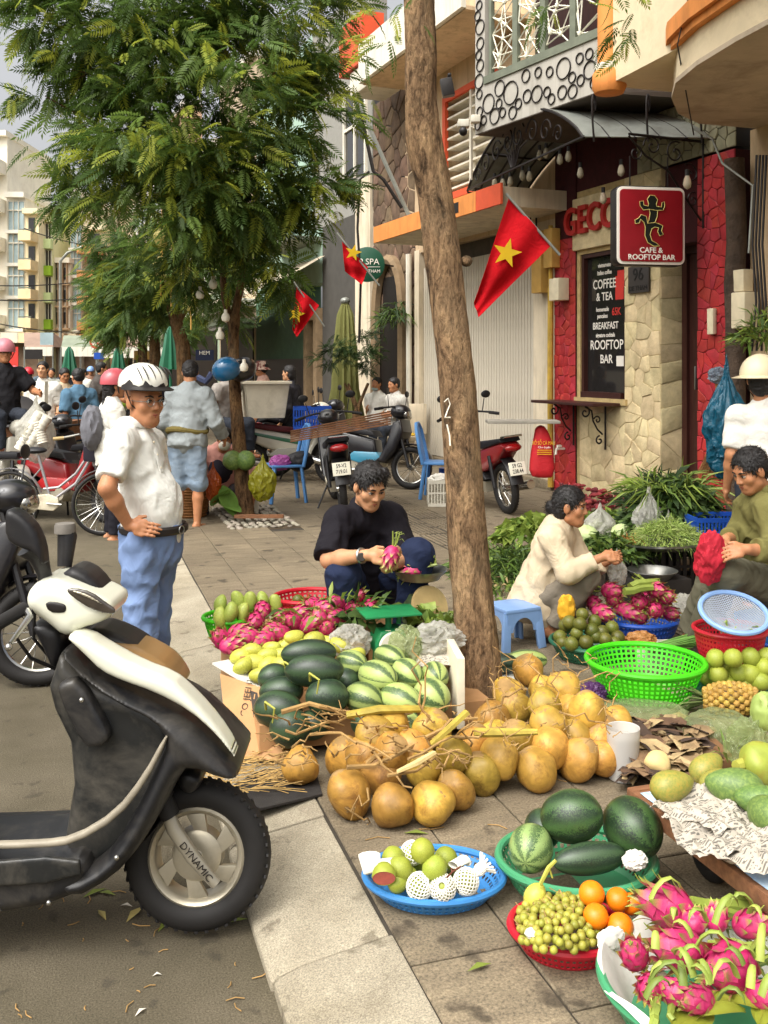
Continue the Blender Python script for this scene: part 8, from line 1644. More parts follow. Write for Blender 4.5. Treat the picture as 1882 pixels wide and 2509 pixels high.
# ---- near scooter, built in its own upright plane seen from the side
DS=2.97
def S(px,py,o=0.0):return K(px,py,DS)+CF*o
sc=thing('scooter','white and black scooter parked with its front wheel at the kerb','scooter',Vector((S(380,1400).x,S(380,1400).y,-.1)))
def SP(name,pts,th,mat,o=0.0,bev=.015,par=None):
 dn=DS+o-th*.2;f_=dn/FP
 return pillow(name,[((x-CX)*f_,-(y-HY)*f_)for x,y in pts],CR,UP,CF,Vector((0,0,EYE))+CF*(DS+o),th,mat,par or sc,max(.02,min(.045,th*.2)),.68,.006 if th>.03 else.004,1)
m_sw=M('scooter_white','#d6d6c4',.28,.04,4,coat=.7,dirt='#8f8a78',dirt_amt=.15);m_sb=M('scooter_black','#19191b',.42,.15,5,coat=.12,dirt='#57524a',dirt_amt=.55,dirt_scale=5);m_sg=M('painted_reflection_brown','#8a6a40',.3,.1,4,coat=.6);m_sgrey=M('scooter_grey','#1c1d1d',.42,.25,5,coat=.1,dirt='#625d54',dirt_amt=.6,dirt_scale=4)  # m_sg: brown reflection on the apron front, put into its colour
SP('inner_shield',[(165,1575),(230,1640),(380,1700),(455,1760),(430,1880),(380,1985),(330,2060),(240,2100),(165,2085),(205,1835),(130,1682),(150,1620)],.30,m_sgrey,.02,.03)
SP('glove_box',[(150,1668),(196,1660),(270,1790),(268,1815),(250,1828),(205,1830),(140,1695)],.06,m_sb,-.15,.015)
SP('leg_shield',[(170,1565),(236,1640),(300,1668),(380,1704),(470,1748),(530,1802),(585,1860),(597,1880),(560,1884),(478,1850),(452,1880),(408,1965),(352,2056),(297,2116),(205,2168),(150,2120),(240,2092),(300,2040),(352,1950),(398,1850),(424,1790),(395,1745),(300,1700),(180,1610)],.40,m_sb,.0,.022)
SP('floorboard',[(-230,2078),(100,2070),(170,2062),(235,2045),(255,2110),(190,2172),(0,2205),(-230,2215)],.38,m_sb,.0,.02);SP('floor_trim',[(-140,2122),(195,2092),(198,2160),(-140,2178)],.02,m_sgrey,-.195,.004);SP('mat_edge',[(-140,2066),(100,2062),(180,2050),(280,1990),(350,1900),(405,1800),(414,1806),(360,1916),(290,2006),(184,2068),(100,2078),(-140,2082)],.03,M('scuffed_trim','#8d8575',.5,.2,8),-.185,.004)
SP('front_panel',[(158,1550),(211,1554),(260,1585),(340,1630),(422,1660),(465,1697),(506,1740),(553,1799),(588,1866),(562,1832),(530,1792),(467,1736),(384,1692),(304,1664),(252,1640),(210,1598)],.12,m_sw,-.10,.02);SP('apron_reflection_panel',[(205,1560),(290,1566),(340,1580),(400,1612),(430,1640),(456,1688),(420,1668),(340,1640),(262,1600)],.22,m_sg,.10,.02);SP('dark_nose',[(205,1548),(240,1530),(300,1550),(360,1586),(340,1590),(260,1566)],.2,m_bplast,.12,.01)  # brown slab: front-facing apron side, its reflection painted as colour
cowl=SP('handlebar_cowl',[(78,1445),(101,1416),(146,1407),(212,1435),(270,1462),(286,1476),(282,1504),(250,1520),(212,1530),(202,1546),(166,1548),(132,1518),(105,1500),(80,1478)],.26,m_sw,.03,.035)
SP('visor',[(150,1408),(178,1387),(196,1386),(230,1404),(268,1454),(210,1430)],.16,m_bplast,.07,.01,cowl);SP('headlight',[(157,1446),(180,1440),(225,1450),(262,1478),(284,1492),(280,1506),(240,1500),(200,1480)],.012,M('smoked_lens','#3a332c',.08,.3,10,coat=.8),-.108,.004,cowl);SP('lens_streak',[(165,1446),(205,1450),(262,1486),(225,1470)],.006,M('lens_silver','#b3aa98',.15,.2,14,metal=.6),-.117,.002,cowl);SP('lever_slot',[(108,1472),(158,1478),(164,1492),(155,1504),(118,1500)],.01,m_black,-.10,.004,cowl);SP('throat',[(80,1515),(150,1520),(170,1552),(165,1600),(140,1640),(110,1570)],.2,m_bplast,.05,.02)
q=MB();q.tube([S(24,1500,-.34),S(60,1484,-.24),S(96,1466,-.12)],[.017,.019,.019],12);q.build('grip',m_rub,sc);q=MB();q.tube([S(18,1503,-.36),S(26,1499,-.335)],[.013,.015],12);q.build('bar_end',m_chrome,sc);q=MB();q.tube([S(96,1466,-.12),S(120,1478,-.16),S(112,1512,-.28)],[.012,.010,.006],8);q.ell(S(111,1518,-.29),(.011,)*3,None,10,6);q.build('brake_lever',m_chrome,sc)
q=MB();q.tube([S(113,1425,0),S(112,1395,-.02),S(105,1355,-.04),S(90,1330,-.05)],[.022,.022,.03,.045],12);mr=q.build('mirror_stem',m_bplast,sc);mir=SP('mirror',[(14,1252),(30,1244),(62,1262),(90,1292),(108,1340),(112,1395),(86,1352),(45,1340),(16,1318)],.08,m_bplast,-.06,.025);q=MB();q.tube([S(132,1405,.1),S(134,1330,.12),S(128,1308,.12)],[.022,.03,.026],14);q.build('far_mirror',m_bplast,sc);q=MB();q.lathe([(0,.012),(.03,.01),(.033,0),(.033,-.02)],S(128,1306,.12),18);q.build('mirror_cap',M('dusty_cap','#6a655e',.7,.2,20),sc)
# wheel
wc=S(485,2091);Rw=frame(CR,UP)@Matrix.Rotation(-.10,3,'X');we=thing('wheel',None,None,wc,Rw);we.parent=sc;we.matrix_basis=ROOTM[sc.name].inverted()@ROOTM[we.name]
tyr,_=wheel_meshes(.223,.046,0);link('tyre',tyr,None,we)
q=MB();F=frame((1,0,0),(0,-1,0));q.lathe([(.138,-.035),(.148,.0),(.146,.03),(.138,.036),(.128,.03),(.122,.016),(.118,-.03)],(0,0,0),48,F);rim=q.build('rim',m_alu,we,local=True)
q=MB()
for i in range(6):
 a=6.283*i/6+.2;c1=[(.060*math.cos(a-.3),.060*math.sin(a-.3)),(.060*math.cos(a+.35),.060*math.sin(a+.35)),(.125*math.cos(a+.62),.125*math.sin(a+.62)),(.125*math.cos(a+.15),.125*math.sin(a+.15))];q.prism([(x,.0,z)for x,z in c1],(0,-.018,0))
q.build('spoke',m_alu,we,local=True,bevel=.003);q=MB();q.lathe([(0,.03),(.015,.03),(.02,.024),(.062,.026),(.074,.018),(.078,.0),(.078,-.03),(0,-.03)],(0,0,0),36,F);q.build('hub',m_alu,we,local=True);q=MB();q.lathe([(0,.05),(.012,.05),(.014,.03),(.018,.03)],(0,0,0),12,F);q.build('axle_nut',m_chrome,we,local=True)
q=MB();q.tube([S(425,1965,-.075),S(440,2000,-.08),S(485,2065,-.085),S(542,2128,-.09)],[.022,.022,.021,.016],14);fk_=q.build('fork_leg',M('fork_silver','#a39c8c',.35,.12,8,metal=.5),sc);q=MB();q.tube([S(404,1920,-.07),S(432,1972,-.077)],[.034,.028],14);q.tube([S(395,1895,-.07),S(410,1930,-.07)],.037,14);q.build('fork_boot',m_rub,sc)
fd=(S(542,2128)-S(440,2000)).normalized();text('DYNAMIC',fk_,m_black,S(497,2068,-.1085),fd,fd.cross(-CF)if fd.cross(-CF).dot(CR)>0 else-fd.cross(-CF),.022,ext=.0006,width=1.0)
SP('mud_guard',[(440,1885),(470,1876),(503,1898),(490,1925),(468,1940),(438,1920)],.14,m_bplast,.0,.02);SP('inner_guard',[(352,2060),(405,1975),(430,1990),(400,2010),(362,2052)],.16,m_bplast,.0,.008);q=MB();q.tube([S(18,2195,-.12),S(10,2255,-.16)],.014,8);q.build('side_stand',m_bplast,sc)
for(x,y)in((175,2123),(60,2140),(330,2020),(250,1660)):q=MB();q.ell(S(x,y,-.20),(.008,.008,.008),None,10,6);q.build('screw',m_chrome,sc)
q=MB();q.tube([S(110,1470,-.08),S(70,1540,-.1),S(90,1600,-.05),S(140,1640,0)],.006,6);q.tube([S(100,1480,-.05),S(88,1560,-.02),S(120,1620,.02)],.005,6);q.build('cables',m_rub,sc)
SP('rear_body',[(-70,2120),(-60,1900),(-110,1740),(-420,1700),(-640,1730),(-670,1830),(-560,1950),(-330,2040),(-250,2180),(-120,2200)],.30,m_sb,.0,.03);SP('seat',[(-70,1745),(-110,1690),(-450,1640),(-640,1680),(-660,1740),(-400,1730)],.30,m_seat,.0,.03);SP('tail_light',[(-640,1740),(-690,1750),(-690,1800),(-650,1800)],.14,m_tail,.0)
w2=thing('wheel',None,None,S(-525,2091),Rw);w2.parent=sc;w2.matrix_basis=ROOTM[sc.name].inverted()@ROOTM[w2.name];link('tyre',tyr,None,w2);link('rim',rim.data,None,w2);q=MB();q.lathe([(0,.03),(.12,.03),(.125,-.03),(0,-.03)],(0,0,0),30,F);q.build('hub',m_alu,w2,local=True);q=MB();q.tube([S(-200,2170,.0),S(-525,2091,.05)],.05,10);q.build('swing_arm',m_bplast,sc);q=MB();q.tube([S(-260,2150,-.12),S(-420,2110,-.17),S(-640,2060,-.18)],[.025,.045,.055],12);q.build('exhaust',m_galv,sc)
# ---- bicycle
bh=(CR*.97-CF*.12).normalized();bp_=gp(140,9.9,-.1);Rb=Matrix((bh,UP.cross(bh),UP)).transposed();bi=thing('bicycle','old silver step through bicycle with white chain guard and black saddle','bicycle',bp_,Rb);add_wheel(bi,.50,.32,WB,steer=.45);add_wheel(bi,-.50,.32,WB)
def BT(name,pts,r,m,flat=1.0):q=MB();q.tube(pts,r,8,flat=flat,up=(0,0,1));return q.build(name,m,bi,local=True)
fr_m=M('bicycle_silver','#a9a6a8',.35,.12,8,metal=.5,dirt='#6a6258',dirt_amt=.4)
BT('down_tube',[(.36,0,.78),(.2,0,.52),(.0,0,.38),(-.06,0,.33)],.016,fr_m);BT('top_tube',[(.37,0,.86),(.2,0,.62),(.02,0,.48),(-.14,0,.46)],.014,fr_m);BT('seat_tube',[(-.06,0,.33),(-.2,0,.80)],.015,fr_m);BT('chain_stay',[(-.06,.05,.33),(-.5,.05,.32)],.010,fr_m);BT('seat_stay',[(-.17,.03,.68),(-.5,.05,.32)],.009,fr_m);BT('head_tube',[(.34,0,.92),(.40,0,.70)],.02,fr_m);BT('fork',[(.40,.03,.70),(.50,.05,.32)],.012,fr_m);BT('handlebar',[(.18,-.28,1.0),(.32,-.2,1.03),(.36,0,.98),(.32,.2,1.03),(.18,.28,1.0)],.011,m_chrome);BT('grip',[(.10,-.29,.99),(.2,-.27,1.0)],.017,MATS['aged_dial']);BT('stem',[(.36,0,.98),(.34,0,.9)],.013,m_chrome)
for x,s_ in((.5,.45),(-.5,0)):BT('mudguard',[(x+.345*math.cos(a),0,.32+.345*math.sin(a))for a in[.3+.22*i for i in range(12)]],.028,fr_m,.2)
outline_slab('chain_guard',[Vector((x,-.075,z))for x,z in((-.50,.36),(-.44,.39),(-.05,.42),(.05,.38),(.06,.30),(.0,.25),(-.40,.28),(-.5,.30))],.03,M('chipped_white','#cfc6ae',.5,.1,6,dirt='#6b5034',dirt_amt=.7,dirt_scale=5),bi,(0,1,0),.01,local=True);BT('crank',[(-.06,-.11,.33),(.10,-.11,.32)],.010,m_chrome);q=MB();q.ell((-.24,0,.85),(.13,.085,.035),None,16,8);q.build('saddle',m_seat,bi,local=True);q=MB();q.box((-.52,0,.80),(.26,.14,.06));q.build('rear_pad',m_seat,bi,local=True,bevel=.015);BT('rear_rack',[(-.30,0,.76),(-.70,0,.75)],.01,fr_m);q=MB();q.box((.42,0,.86),(.2,.24,.22));q.build('front_bag',M('black_bag','#221e2a',.7,.1,8),bi,local=True,bevel=.03)
# ================================================================ street things in the middle and far distance
def chair(label,px,d,f,mat):
 c=gp(px,d);f=Vector(f).normalized();R=Matrix((f.cross(UP),f,UP)).transposed();root=thing('plastic_chair',label,'chair',c,R);q=MB();q.box((0,0,.43),(.40,.38,.03));q.build('seat',mat,root,local=True,bevel=.012)
 for sx_ in(-1,1):
  for sy_ in(-1,1):q=MB();q.bar((sx_*.17,sy_*.16,.43),(sx_*.21,sy_*.21,0),.045,.03);q.build('leg',mat,root,local=True,bevel=.008)
 pts=[(-.19,-.18,.42),(-.20,-.22,.62),(-.17,-.26,.82),(-.08,-.28,.90),(.08,-.28,.90),(.17,-.26,.82),(.20,-.22,.62),(.19,-.18,.42)];q=MB();q.tube(pts,.022,8);q.build('back_frame',mat,root,local=True)
 for x in(-.08,0,.08):q=MB();q.bar((x,-.19,.44),(x*.8,-.28,.89),.05,.012,(0,1,0));q.build('back_slat',mat,root,local=True)
 return root
m_chair=plastic('chair_blue','#5d95d2');chair('light blue plastic chair with a pink bag on it',698,11.6,-CR*.9-CF*.3,m_chair);chair('light blue plastic chair half hidden by the big trunk',1078,11.9,CR*.95-CF*.2,m_chair)
bag('plastic_bag','pink plastic bag lying on the blue chair seat','plastic bag',K(687,1133,11.5),(.12,.1,.09),m_bagp,96,amp=.4);bag('black_bag','black bag beside the pink bag on the chair','bag',K(735,1130,11.6),(.16,.12,.12),m_seat,97,amp=.2,sub=4)
tb=thing('white_tub','big dirty white plastic tub on the back of a motorbike','tub',K(645,1022,13.5));c=K(645,1022,13.5);R=frame(CR*.95+CF*.3);w0,w1,hh=.25,.31,.48
q=MB()
for a in range(4):
 Ra=R@Matrix.Rotation(a*math.pi/2,3,'Z');A_=[c+Ra@Vector((x,-y,z))for x,y,z in((-w0,w0,0),(w0,w0,0),(w1,w1,hh),(-w1,w1,hh))];n_=Ra@Vector((0,.012,0));q.prism(A_,n_)
q.add([c+R@Vector((x,y,.01))for x,y in((-w0,-w0),(w0,-w0),(w0,w0),(-w0,w0))],[(0,1,2,3)]);q.build('wall',M('grubby_plastic','#cbc3ae',.5,.06,4,dirt='#857a64',dirt_amt=.5),tb,smooth=False);q=MB();P_=[c+R@Vector((x*(w1+.01),y*(w1+.01),hh))for x,y in((-1,-1),(1,-1),(1,1),(-1,1),(-1,-1))]
for i in range(4):q.bar(P_[i],P_[i+1],.035,.03)
q.build('rim',MATS['grubby_plastic'],tb,smooth=False)
tb2=MB();tb2.box(K(600,990,13.9),(.2,.3,.62));top(tb2,'white_crate',MATS['grubby_plastic'],'white tub edge left of the slim trunk','tub',bevel=.02)
crate('blue woven crate on the motorbike beside the white tub',K(765,1050,13.3),.5,.35,.3,m_pnavy,-.2,nb=14);crate('white plastic basket with paper beside the big trunk',gp(1085,11.3),.34,.28,.30,m_pwhite,-.3,nb=10);bag('paper_scrap','torn paper heaped in the white basket','paper',gp(1080,11.3,.30),(.14,.1,.06),m_paper,98,amp=.5,sub=4)
q=MB();c=gp(1092,12.1);q.lathe([(0,.0),(.07,.0),(.075,.12),(.07,.14)],c,18);q.mi=1;q.lathe([(.076,.14),(.085,.34),(0,.34)],c,18);top(q,'paint_bucket',[m_pwhite,m_pnavy],'blue bucket under the half hidden chair','bucket')
q=MB();q.box(gp(612,10.75,.2),(.16,.22,.4));top(q,'foam_box',m_white,'white foam box standing behind the slim tree','box',bevel=.01)
wk=MB();c=gp(468,10.45);wk.lathe([(0,0),(.15,0),(.19,.2),(.2,.42),(.185,.42),(.175,.2),(0,.03)],c,28)
for k in range(14):wk.ring(c+UP*(.02+k*.03),.158+.045*min(1,k/8),.012,UP,28,5)
top(wk,'wicker_basket',M('wicker','#8a5c30',.75,.25,30,.4,90,.006),'brown wicker basket behind the man in denim shorts','basket');
for i,(x,y,x2,y2)in enumerate(((535,1225,590,1255),(520,1240,560,1200),(545,1190,575,1265))):broad('large banana leaf propped at the slim tree, '+ORD[i]+' of three',K(x,y,10.15),K(x2,y2,10.05),.13).data.materials[0]=M('banana_leaf','#5f8038',.5,.2,5,twoside=.3)
q=MB();q.box(K(635,1265,10.0),(.5,.08,.03),frame(CR));top(q,'root_board',m_plank,'rough board lying on the cobbles at the slim tree','board')
bn=thing('stone_bench','pale stone bench against the brown stone wall','bench',gp(975,15.9));q=MB();q.box(gp(970,15.9,.42),(.95,.35,.06),frame(CR));q.build('seat',m_beige2,bn,bevel=.01)
for x in(938,1008):q=MB();q.box(gp(x,15.9,.2),(.08,.3,.38),frame(CR));q.build('leg',m_beige2,bn,bevel=.01)
q=MB();q.box(gp(1008,16.2,.72),(.5,.06,.5),frame(CR));q.build('backrest',m_beige2,bn,bevel=.01)
ban=thing('banana_bunch','yellow bananas laid on the stone bench','bananas',gp(985,15.5,.46));rs=random.Random(9);m_ban=M('banana_skin','#c9a22c',.5,.15,10)
for i in range(26):
 p=gp(955+rs.uniform(0,62),15.5+rs.uniform(-.1,.1),.48+rs.uniform(0,.09));q=MB();a=rs.uniform(-.6,.6);dx=CR*math.cos(a)+CF*math.sin(a);q.tube([p-dx*.07+UP*.03,p-dx*.03,p+dx*.03,p+dx*.07+UP*.03],[.008,.02,.02,.007],7);q.build('banana',m_ban,ban)
# closed parasol and potted tree by the spa
um=thing('closed_parasol','folded olive green parasol before the charcoal wall','parasol',gp(846,17.3));c=gp(846,17.3);q=MB();q.lathe([(.05,2.72),(.13,2.5),(.19,1.9),(.22,1.2),(.34,.55),(.36,.45),(.2,.5),(.08,2.3)],c,26)
for i in range(26):
 for j in range(8):
  v=Vector(q.v[i*8+j]);q.v[i*8+j]=tuple(c+Vector(((v.x-c.x)*(1+.14*(-1)**i),(v.y-c.y)*(1+.14*(-1)**i),v.z)))
q.build('canopy',cloth('olive_canvas','#7d7d4a'),um);q=MB();q.tube([c,c+UP*2.8],.025,8);q.ell(c+UP*2.74,(.09,.09,.07),None,12,8);q.build('pole',m_galv,um)
sh=thing('shaped_tree','rounded dark green potted tree before the folded parasol','tree',gp(872,16.4));c=gp(872,16.4);mb=MB()
for k in range(4):mb.tube([c+Vector((.05*k-.1,0,.2)),c+Vector((.08*math.sin(k),.05,.8)),c+Vector((.25*math.cos(k*2),.1,1.3))],[.05,.04,.02],7)
mb.build('trunk',m_bark2,sh);foliage('crown',[(K(860,850,16.4),(.5,.45,.34)),(K(905,880,16.4),(.3,.3,.25)),(K(820,870,16.4),(.25,.3,.22))],[260,120,90],sh,m_leaf,71,.5,hang=0,cols=[((.025,.05,.016),(.05,.085,.025),.9),((.09,.13,.03),(.13,.18,.04),.1)]);q=MB();q.lathe([(0,0),(.2,0),(.25,.35),(.22,.35),(0,.3)],c,20);q.build('pot',M('dark_pot','#4a3a30',.8,.2,8),sh)
leafy('wall_ferns','green ferns growing on the brown stone wall','plants',K(985,790,16.9),.4,.2,.4,260,.28,.03,DGc+MG,84,'stuff',upright=-.2)
# lanterns, bulbs, helmets in the trees
lm_=MB();lm_.lathe([(.03,.16),(.06,.15),(.13,.04),(.12,-.02),(.06,-.14),(.03,-.15)],n=10);lm_.mi=1;lm_.tube([(0,0,-.15),(0,0,-.42)],.012,6);lm_.tube([(0,0,.16),(0,0,.5)],.004,4);lme=lm_.mesh('lantern',smooth=False);lme.materials.append(M('lantern_silk','#b9ad68',.6,.12,6,twoside=.4));lme.materials.append(m_ybox)
for i,(x,y,d)in enumerate(((397,584,14.5),(394,655,14.5),(420,682,14.5),(460,682,14.4),(468,738,14.4))):o=link('silk_lantern',lme);o.location=K(x,y,d);tag(o,'pale yellow silk lantern in the forked tree, '+('highest of five','next below the highest','with long tassel at the left','beside the tasselled one','lowest of five')[i],'lantern','silk lanterns in the forked tree')
rbm=MB();rbm.lathe([(0,-.05),(.035,-.035),(.045,0),(.035,.03),(.018,.05),(.018,.08),(0,.085)],n=14);rbe=rbm.mesh('round_bulb');rbe.materials.append(m_white)
for i,(x,y)in enumerate(((490,722),(553,778),(539,822),(567,397),(522,697),(598,900))):o=link('round_bulb',rbe);o.location=K(x,y,9.9);tag(o,'white round bulb hanging in the bushy tree, '+ORD[i]+' of six','light bulb','white bulbs in the bushy tree')
for(x,y,d,m,f,lab)in((557,903,10.15,M('helmet_blue','#1f5f8a',.2,.15,4,coat=.8),-CR*.7-CF*.4,'glossy blue helmet hanging on the slim tree trunk'),(592,892,10.35,m_blackp,CR*.8-CF*.3,'black helmet hanging behind the blue one')):
 hr_=thing('hanging_helmet',lab,'helmet',K(x,y,d));helmet(hr_,K(x,y+8,d),UP*.3+CF*.1+CR*.8,f,m,.145,0,name='shell')
# flags
m_flag=cloth('flag_red','#c4101c',twoside=.3);m_star=M('flag_yellow','#d8b51c',.8,.06,6,twoside=.3)
def flag(label,pole_a,pole_b,pts,star,d,sr):
 """pts: cloth outline corners a,b (hoist) c,d (fly) as pixels"""
 root=thing('flag',label,'flag',K(*pole_b,d));q=MB();q.tube([K(*pole_a,d),K(*pole_b,d)],.014,8);q.build('pole',m_galv,root);a,b,c,e=[K(x,y,d)for x,y in pts];rows=[]
 for j in range(15):
  v=j/14;rows.append([((a*(1-u_)+b*u_)*(1-v)+(e*(1-u_)+c*u_)*v)+CF*(.05*math.sin(v*7+u_*4)*v+.03*math.sin(u_*9))for u_ in[i/14 for i in range(15)]])
 q=MB();q.grid(rows);q.build('cloth',m_flag,root,solid=.003);sp_=K(*star,d)-CF*.07;q=MB();S_=[sp_+(CR*math.sin(k*math.pi/5+.25)+UP*math.cos(k*math.pi/5+.25))*(sr if k%2==0 else sr*.4)for k in range(10)];q.prism(S_,-CF*.004);q.build('star',m_star,root,smooth=False)
flag('large red flag with yellow star beside the cafe wall',(1240,475),(1372,625),[(1247,484),(1352,600),(1172,778),(1162,740)],(1240,622),10.0,.155);flag('red flag with yellow star below the green spa sign',(825,570),(930,700),[(838,592),(902,655),(887,698),(845,664)],(866,620),15.8,.14);flag('dark red flag hanging over the old doorway',(720,690),(795,800),[(727,702),(782,748),(728,826),(716,808)],(727,770),17.5,.16);flag('small far red flag over the end of the street',(222,790),(232,790),[(216,796),(234,796),(234,824),(216,824)],(225,811),38,.14)
# camera and speaker on the wall
cm_=thing('security_camera','white twin lens security camera under the ring balcony','camera',K(1155,300,11.6));q=MB();q.box(K(1135,303,11.6),(.13,.12,.09),frame(CR));q.box(K(1165,292,11.6),(.11,.12,.09),frame(CR));q.build('housing',m_white,cm_,bevel=.015);q=MB();q.ell(K(1135,322,11.55),(.05,.05,.055),None,14,8);q.build('dome',m_black,cm_);q=MB();q.tube([K(1156,310,11.6),K(1156,440,11.9)],.014,6);q.build('arm',m_white,cm_)
q=MB();q.box(K(1096,215,13.2),(.16,.14,.24),frame(CR+UP*.2));q.box(K(1100,190,13.3),(.05,.3,.04),frame(CR));top(q,'wall_speaker',m_black,'small black spotlight on the beige wall behind the trunk','spotlight',bevel=.01)
# cables
def cable(label,pts,r,mat=None,cat='cable'):q=MB();q.tube([K(*p)for p in pts],r,6);top(q,'cable',mat or m_black,label,cat)
cable('grey conduit slanting down the stone house front',[(876,245,15.2),(940,390,15.2),(1003,530,15.2)],.035,m_galv);cable('black cable bundle beside the slanting conduit',[(880,260,15.3),(915,420,15.2),(940,440,15.2),(985,510,15.2)],.03);cable('black cable hanging down the pale corner strip',[(905,420,16),(882,440,16),(876,560,16),(884,690,16),(880,840,16)],.02)
for i,x in enumerate((1850,1858,1866,1874)):cable('black cable down the beige wall at the right edge, '+ORD[i]+' from the meter',[(x+4,380,8.6),(x-6,600,8.6),(x+3,740,8.6),(x-8+i*4,860,8.6)],.011)
cable('thin wire crossing before the cream wall',[(1690,-20,7.5),(1660,110,7.6),(1700,330,8.6)],.006);cable('grey cable loop from awning to post',[(1700,315,9.2),(1745,340,9.1),(1770,400,9),(1845,455,8.8),(1835,620,8.8)],.012,m_galv)
# food cart with cup bag
fc=thing('food_cart','wooden food cart with round lid at the left','cart',gp(95,12.8,-.1));c=gp(95,12.8,-.1);R=frame(CR);
for(o_,s_,m,n_)in((Vector((0,0,.86)),(1.0,.6,.26),m_plank,'box'),(Vector((0,0,.55)),(.95,.55,.3),m_galv,'cabinet')):q=MB();q.box(c+R@o_,s_,R);q.build(n_,m,fc,bevel=.01)
for x in(-.42,.42):
 for y in(-.24,.24):q=MB();q.bar(c+R@Vector((x,y,0)),c+R@Vector((x,y,.5)),.05,.05);q.build('leg',M('teal_paint','#3f8a94',.5,.15,6),fc)
q=MB();q.lathe([(0,.03),(.27,.02),(.3,0),(.27,-.03),(0,-.04)],c+R@Vector((-.28,-.2,1.12)),30,frame(CR,-CF*.5+UP*.6));q.build('lid',m_black,fc);q=MB();q.bar(c+R@Vector((.1,0,.98)),c+R@Vector((.1,0,1.5)),.04,.03);q.build('post',m_alu,fc)
cb_=thing('bag_of_cups','clear bag stuffed with stacks of white foam cups','cups',K(75,1090,10.6));m_cup=M('foam_cup','#d8d2c2',.7,.04,8)
for(a,b)in(((48,1100),(100,1010)),((105,1085),(90,1030)),((62,1105),(118,1020))):
 A_,B_=K(*a,10.6),K(*b,10.6);q=MB();dv=B_-A_;n=9
 for k in range(n):q.tube([A_+dv*k/n,A_+dv*(k+.95)/n],[.062,.052],14)
 q.build('cup_stack',m_cup,cb_)
bm_=bag('sack',None,None,(0,0,0),(.2,.15,.32),m_bagw,99,amp=.25,neck=.2);bm_.parent=cb_;bm_.location=ROOTM[cb_.name].inverted()@K(88,1060,10.7)
q=MB();q.lathe([(0,0),(.16,0),(.2,.5),(0,.5)],gp(375,10.6,-.1),20);top(q,'green_bin',M('bin_green','#1f7a40',.5,.1,6),'green plastic bin behind the standing man','bin')
# far stalls, signs and parasols
for i,(x0,x1,y0,d,col)in enumerate(((240,345,790,31,'#a58a78'),(340,420,800,29,'#8f8578'),(60,130,815,38,'#8a7466'),(150,240,822,36,'#7d8574'))):
 st_=thing('market_stall',('tan roofed market stall under the small trees','grey roofed stall behind the trees','brown roofed stall at the far left','sage green roofed stall in the crowd')[i],'stall',gp((x0+x1)/2,d));A_,B_=K(x0,850,d),K(x1,850,d);T_=K((x0+x1)/2,y0,d+1.2);q=MB();q.add([A_,B_,B_+CF*2.4,A_+CF*2.4,T_-CR*.6,T_+CR*.6],[(0,1,5,4),(1,2,5),(2,3,4,5),(3,0,4)]);q.build('roof',M('stall_roof%d'%i,col,.8,.12,3),st_,smooth=False);q=MB();q.prism([A_-CF*.01,B_-CF*.01,B_-CF*.01-UP*.35,A_-CF*.01-UP*.35],CF*.02);q.build('valance',m_white,st_,smooth=False)
 for p in(A_,B_,A_+CF*2.3,B_+CF*2.3):q=MB();q.tube([Vector((p.x,p.y,-.1)),p],.03,6);q.build('pole',m_galv,st_)
 q=MB();q.box(gp((x0+x1)/2,d+.8,.4),((B_-A_).length*.9,.8,.9),frame(CR));q.build('counter',m_plank,st_,smooth=False)
for(x,y0,y1,d,m,lab)in((418,800,905,20,m_pdark,'tallest folded green parasol behind the forked tree'),(290,850,930,24,m_pdark,'dark folded parasol among the motorbikes'),(170,850,920,26,m_pdark,'dark green folded parasol near the cart')):
 A_,B_=K(x,y0,d),K(x,y1,d);q=MB();q.tube([A_,A_.lerp(B_,.15),A_.lerp(B_,.5),A_.lerp(B_,.9),B_],[.03,.09,.13,.19,.2],16)
 for i_ in range(80):v_=Vector(q.v[i_]);ax_=A_.lerp(B_,0);k_=(1+.2*(-1)**i_);q.v[i_]=(ax_.x+(v_.x-ax_.x)*k_,ax_.y+(v_.y-ax_.y)*k_,v_.z)
 q.tube([B_,Vector((B_.x,B_.y,-.1))],.03,6);top(q,'closed_parasol',m,lab,'parasol')
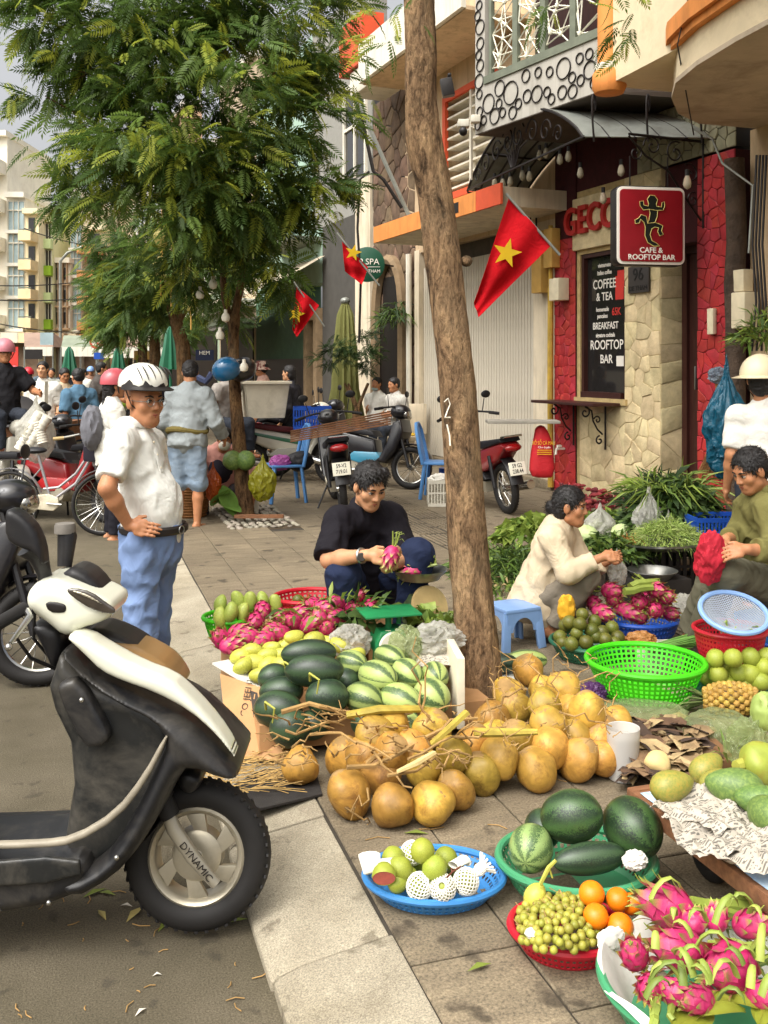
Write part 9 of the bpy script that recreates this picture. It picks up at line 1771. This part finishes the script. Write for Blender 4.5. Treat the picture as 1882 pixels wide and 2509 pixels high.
ns=thing('road_sign','round no turn road sign on a thin pole in the far crowd','sign',gp(237,30,-.1));c=K(237,838,30);q=MB();q.tube([Vector((c.x,c.y,-.1)),c],.03,6);q.build('pole',m_galv,ns);Rn=frame(CR,-CF);q=MB();q.lathe([(0,.02),(.17,.02)],c,24,Rn);q.build('face',m_white,ns);q=MB();q.ring(c-CF*.03,.18,.03,CF,26,6);q.bar(c-CF*.03-CR*.13+UP*.13,c-CF*.03+CR*.13-UP*.13,.02,.04);q.build('ring',m_sred,ns);q=MB();q.box(K(243,872,30)-CF*.03,(.3,.02,.2),frame(CR));q.build('blue_plate',m_pnavy,ns)
for(x,y,w_,h_,d,m,lab)in((83,868,42,24,36,m_black,'small black shop sign over the far crowd'),(115,830,32,30,37,MATS['pale_glass'],'pale blue green poster board over the far shop'),(348,870,38,22,26,m_ybox,'yellow banner board between the far trees'),(502,870,44,26,17.5,M('sign_navy','#1d2440',.6,.1,6),'dark blue street name sign behind the forked tree'),(25,880,40,60,36,m_sred,'orange red shop front board at the far left')):
 q=MB();q.box(K(x,y,d),(w_*mpp(d),.06,h_*mpp(d)),frame(CR));o=top(q,'shop_sign',m,lab,'sign')
 if w_==44:text('HEM',o,m_lt,(0,0,0),CR,UP,.07,ext=.002).matrix_basis=Matrix.Translation(K(x,y-5,d)-CF*.035-o.location)@Matrix((CR,UP,-CF)).transposed().to_4x4()
q=MB();q.tube([gp(148,40,-.1),K(148,640,40),K(165,620,40),K(200,605,40)],.06,6);top(q,'street_lamp',m_galv,'thin grey street lamp pole before the far houses','street lamp')
cable('blue tarpaulin edge beside the old man',[(475,920,13.5),(505,935,13.4),(520,915,13.4)],.05,M('navy_tarp','#2a3350',.7,.1,8),'tarpaulin')
for i,(a,b)in enumerate((((-20,700,30),(420,640,40)),((-20,735,28),(400,690,45)),((60,560,34),(330,600,46)),((-20,790,32),(300,800,50)))):
 A_,B_=K(*a),K(*b);q=MB();q.tube([A_.lerp(B_,t/10)-UP*(1.2*(.25-(t/10-.5)**2))for t in range(11)],.02,5);top(q,'overhead_wire',m_black,'thin overhead wire sagging across the far street, '+ORD[i]+' of four','wire','wires over the far street')
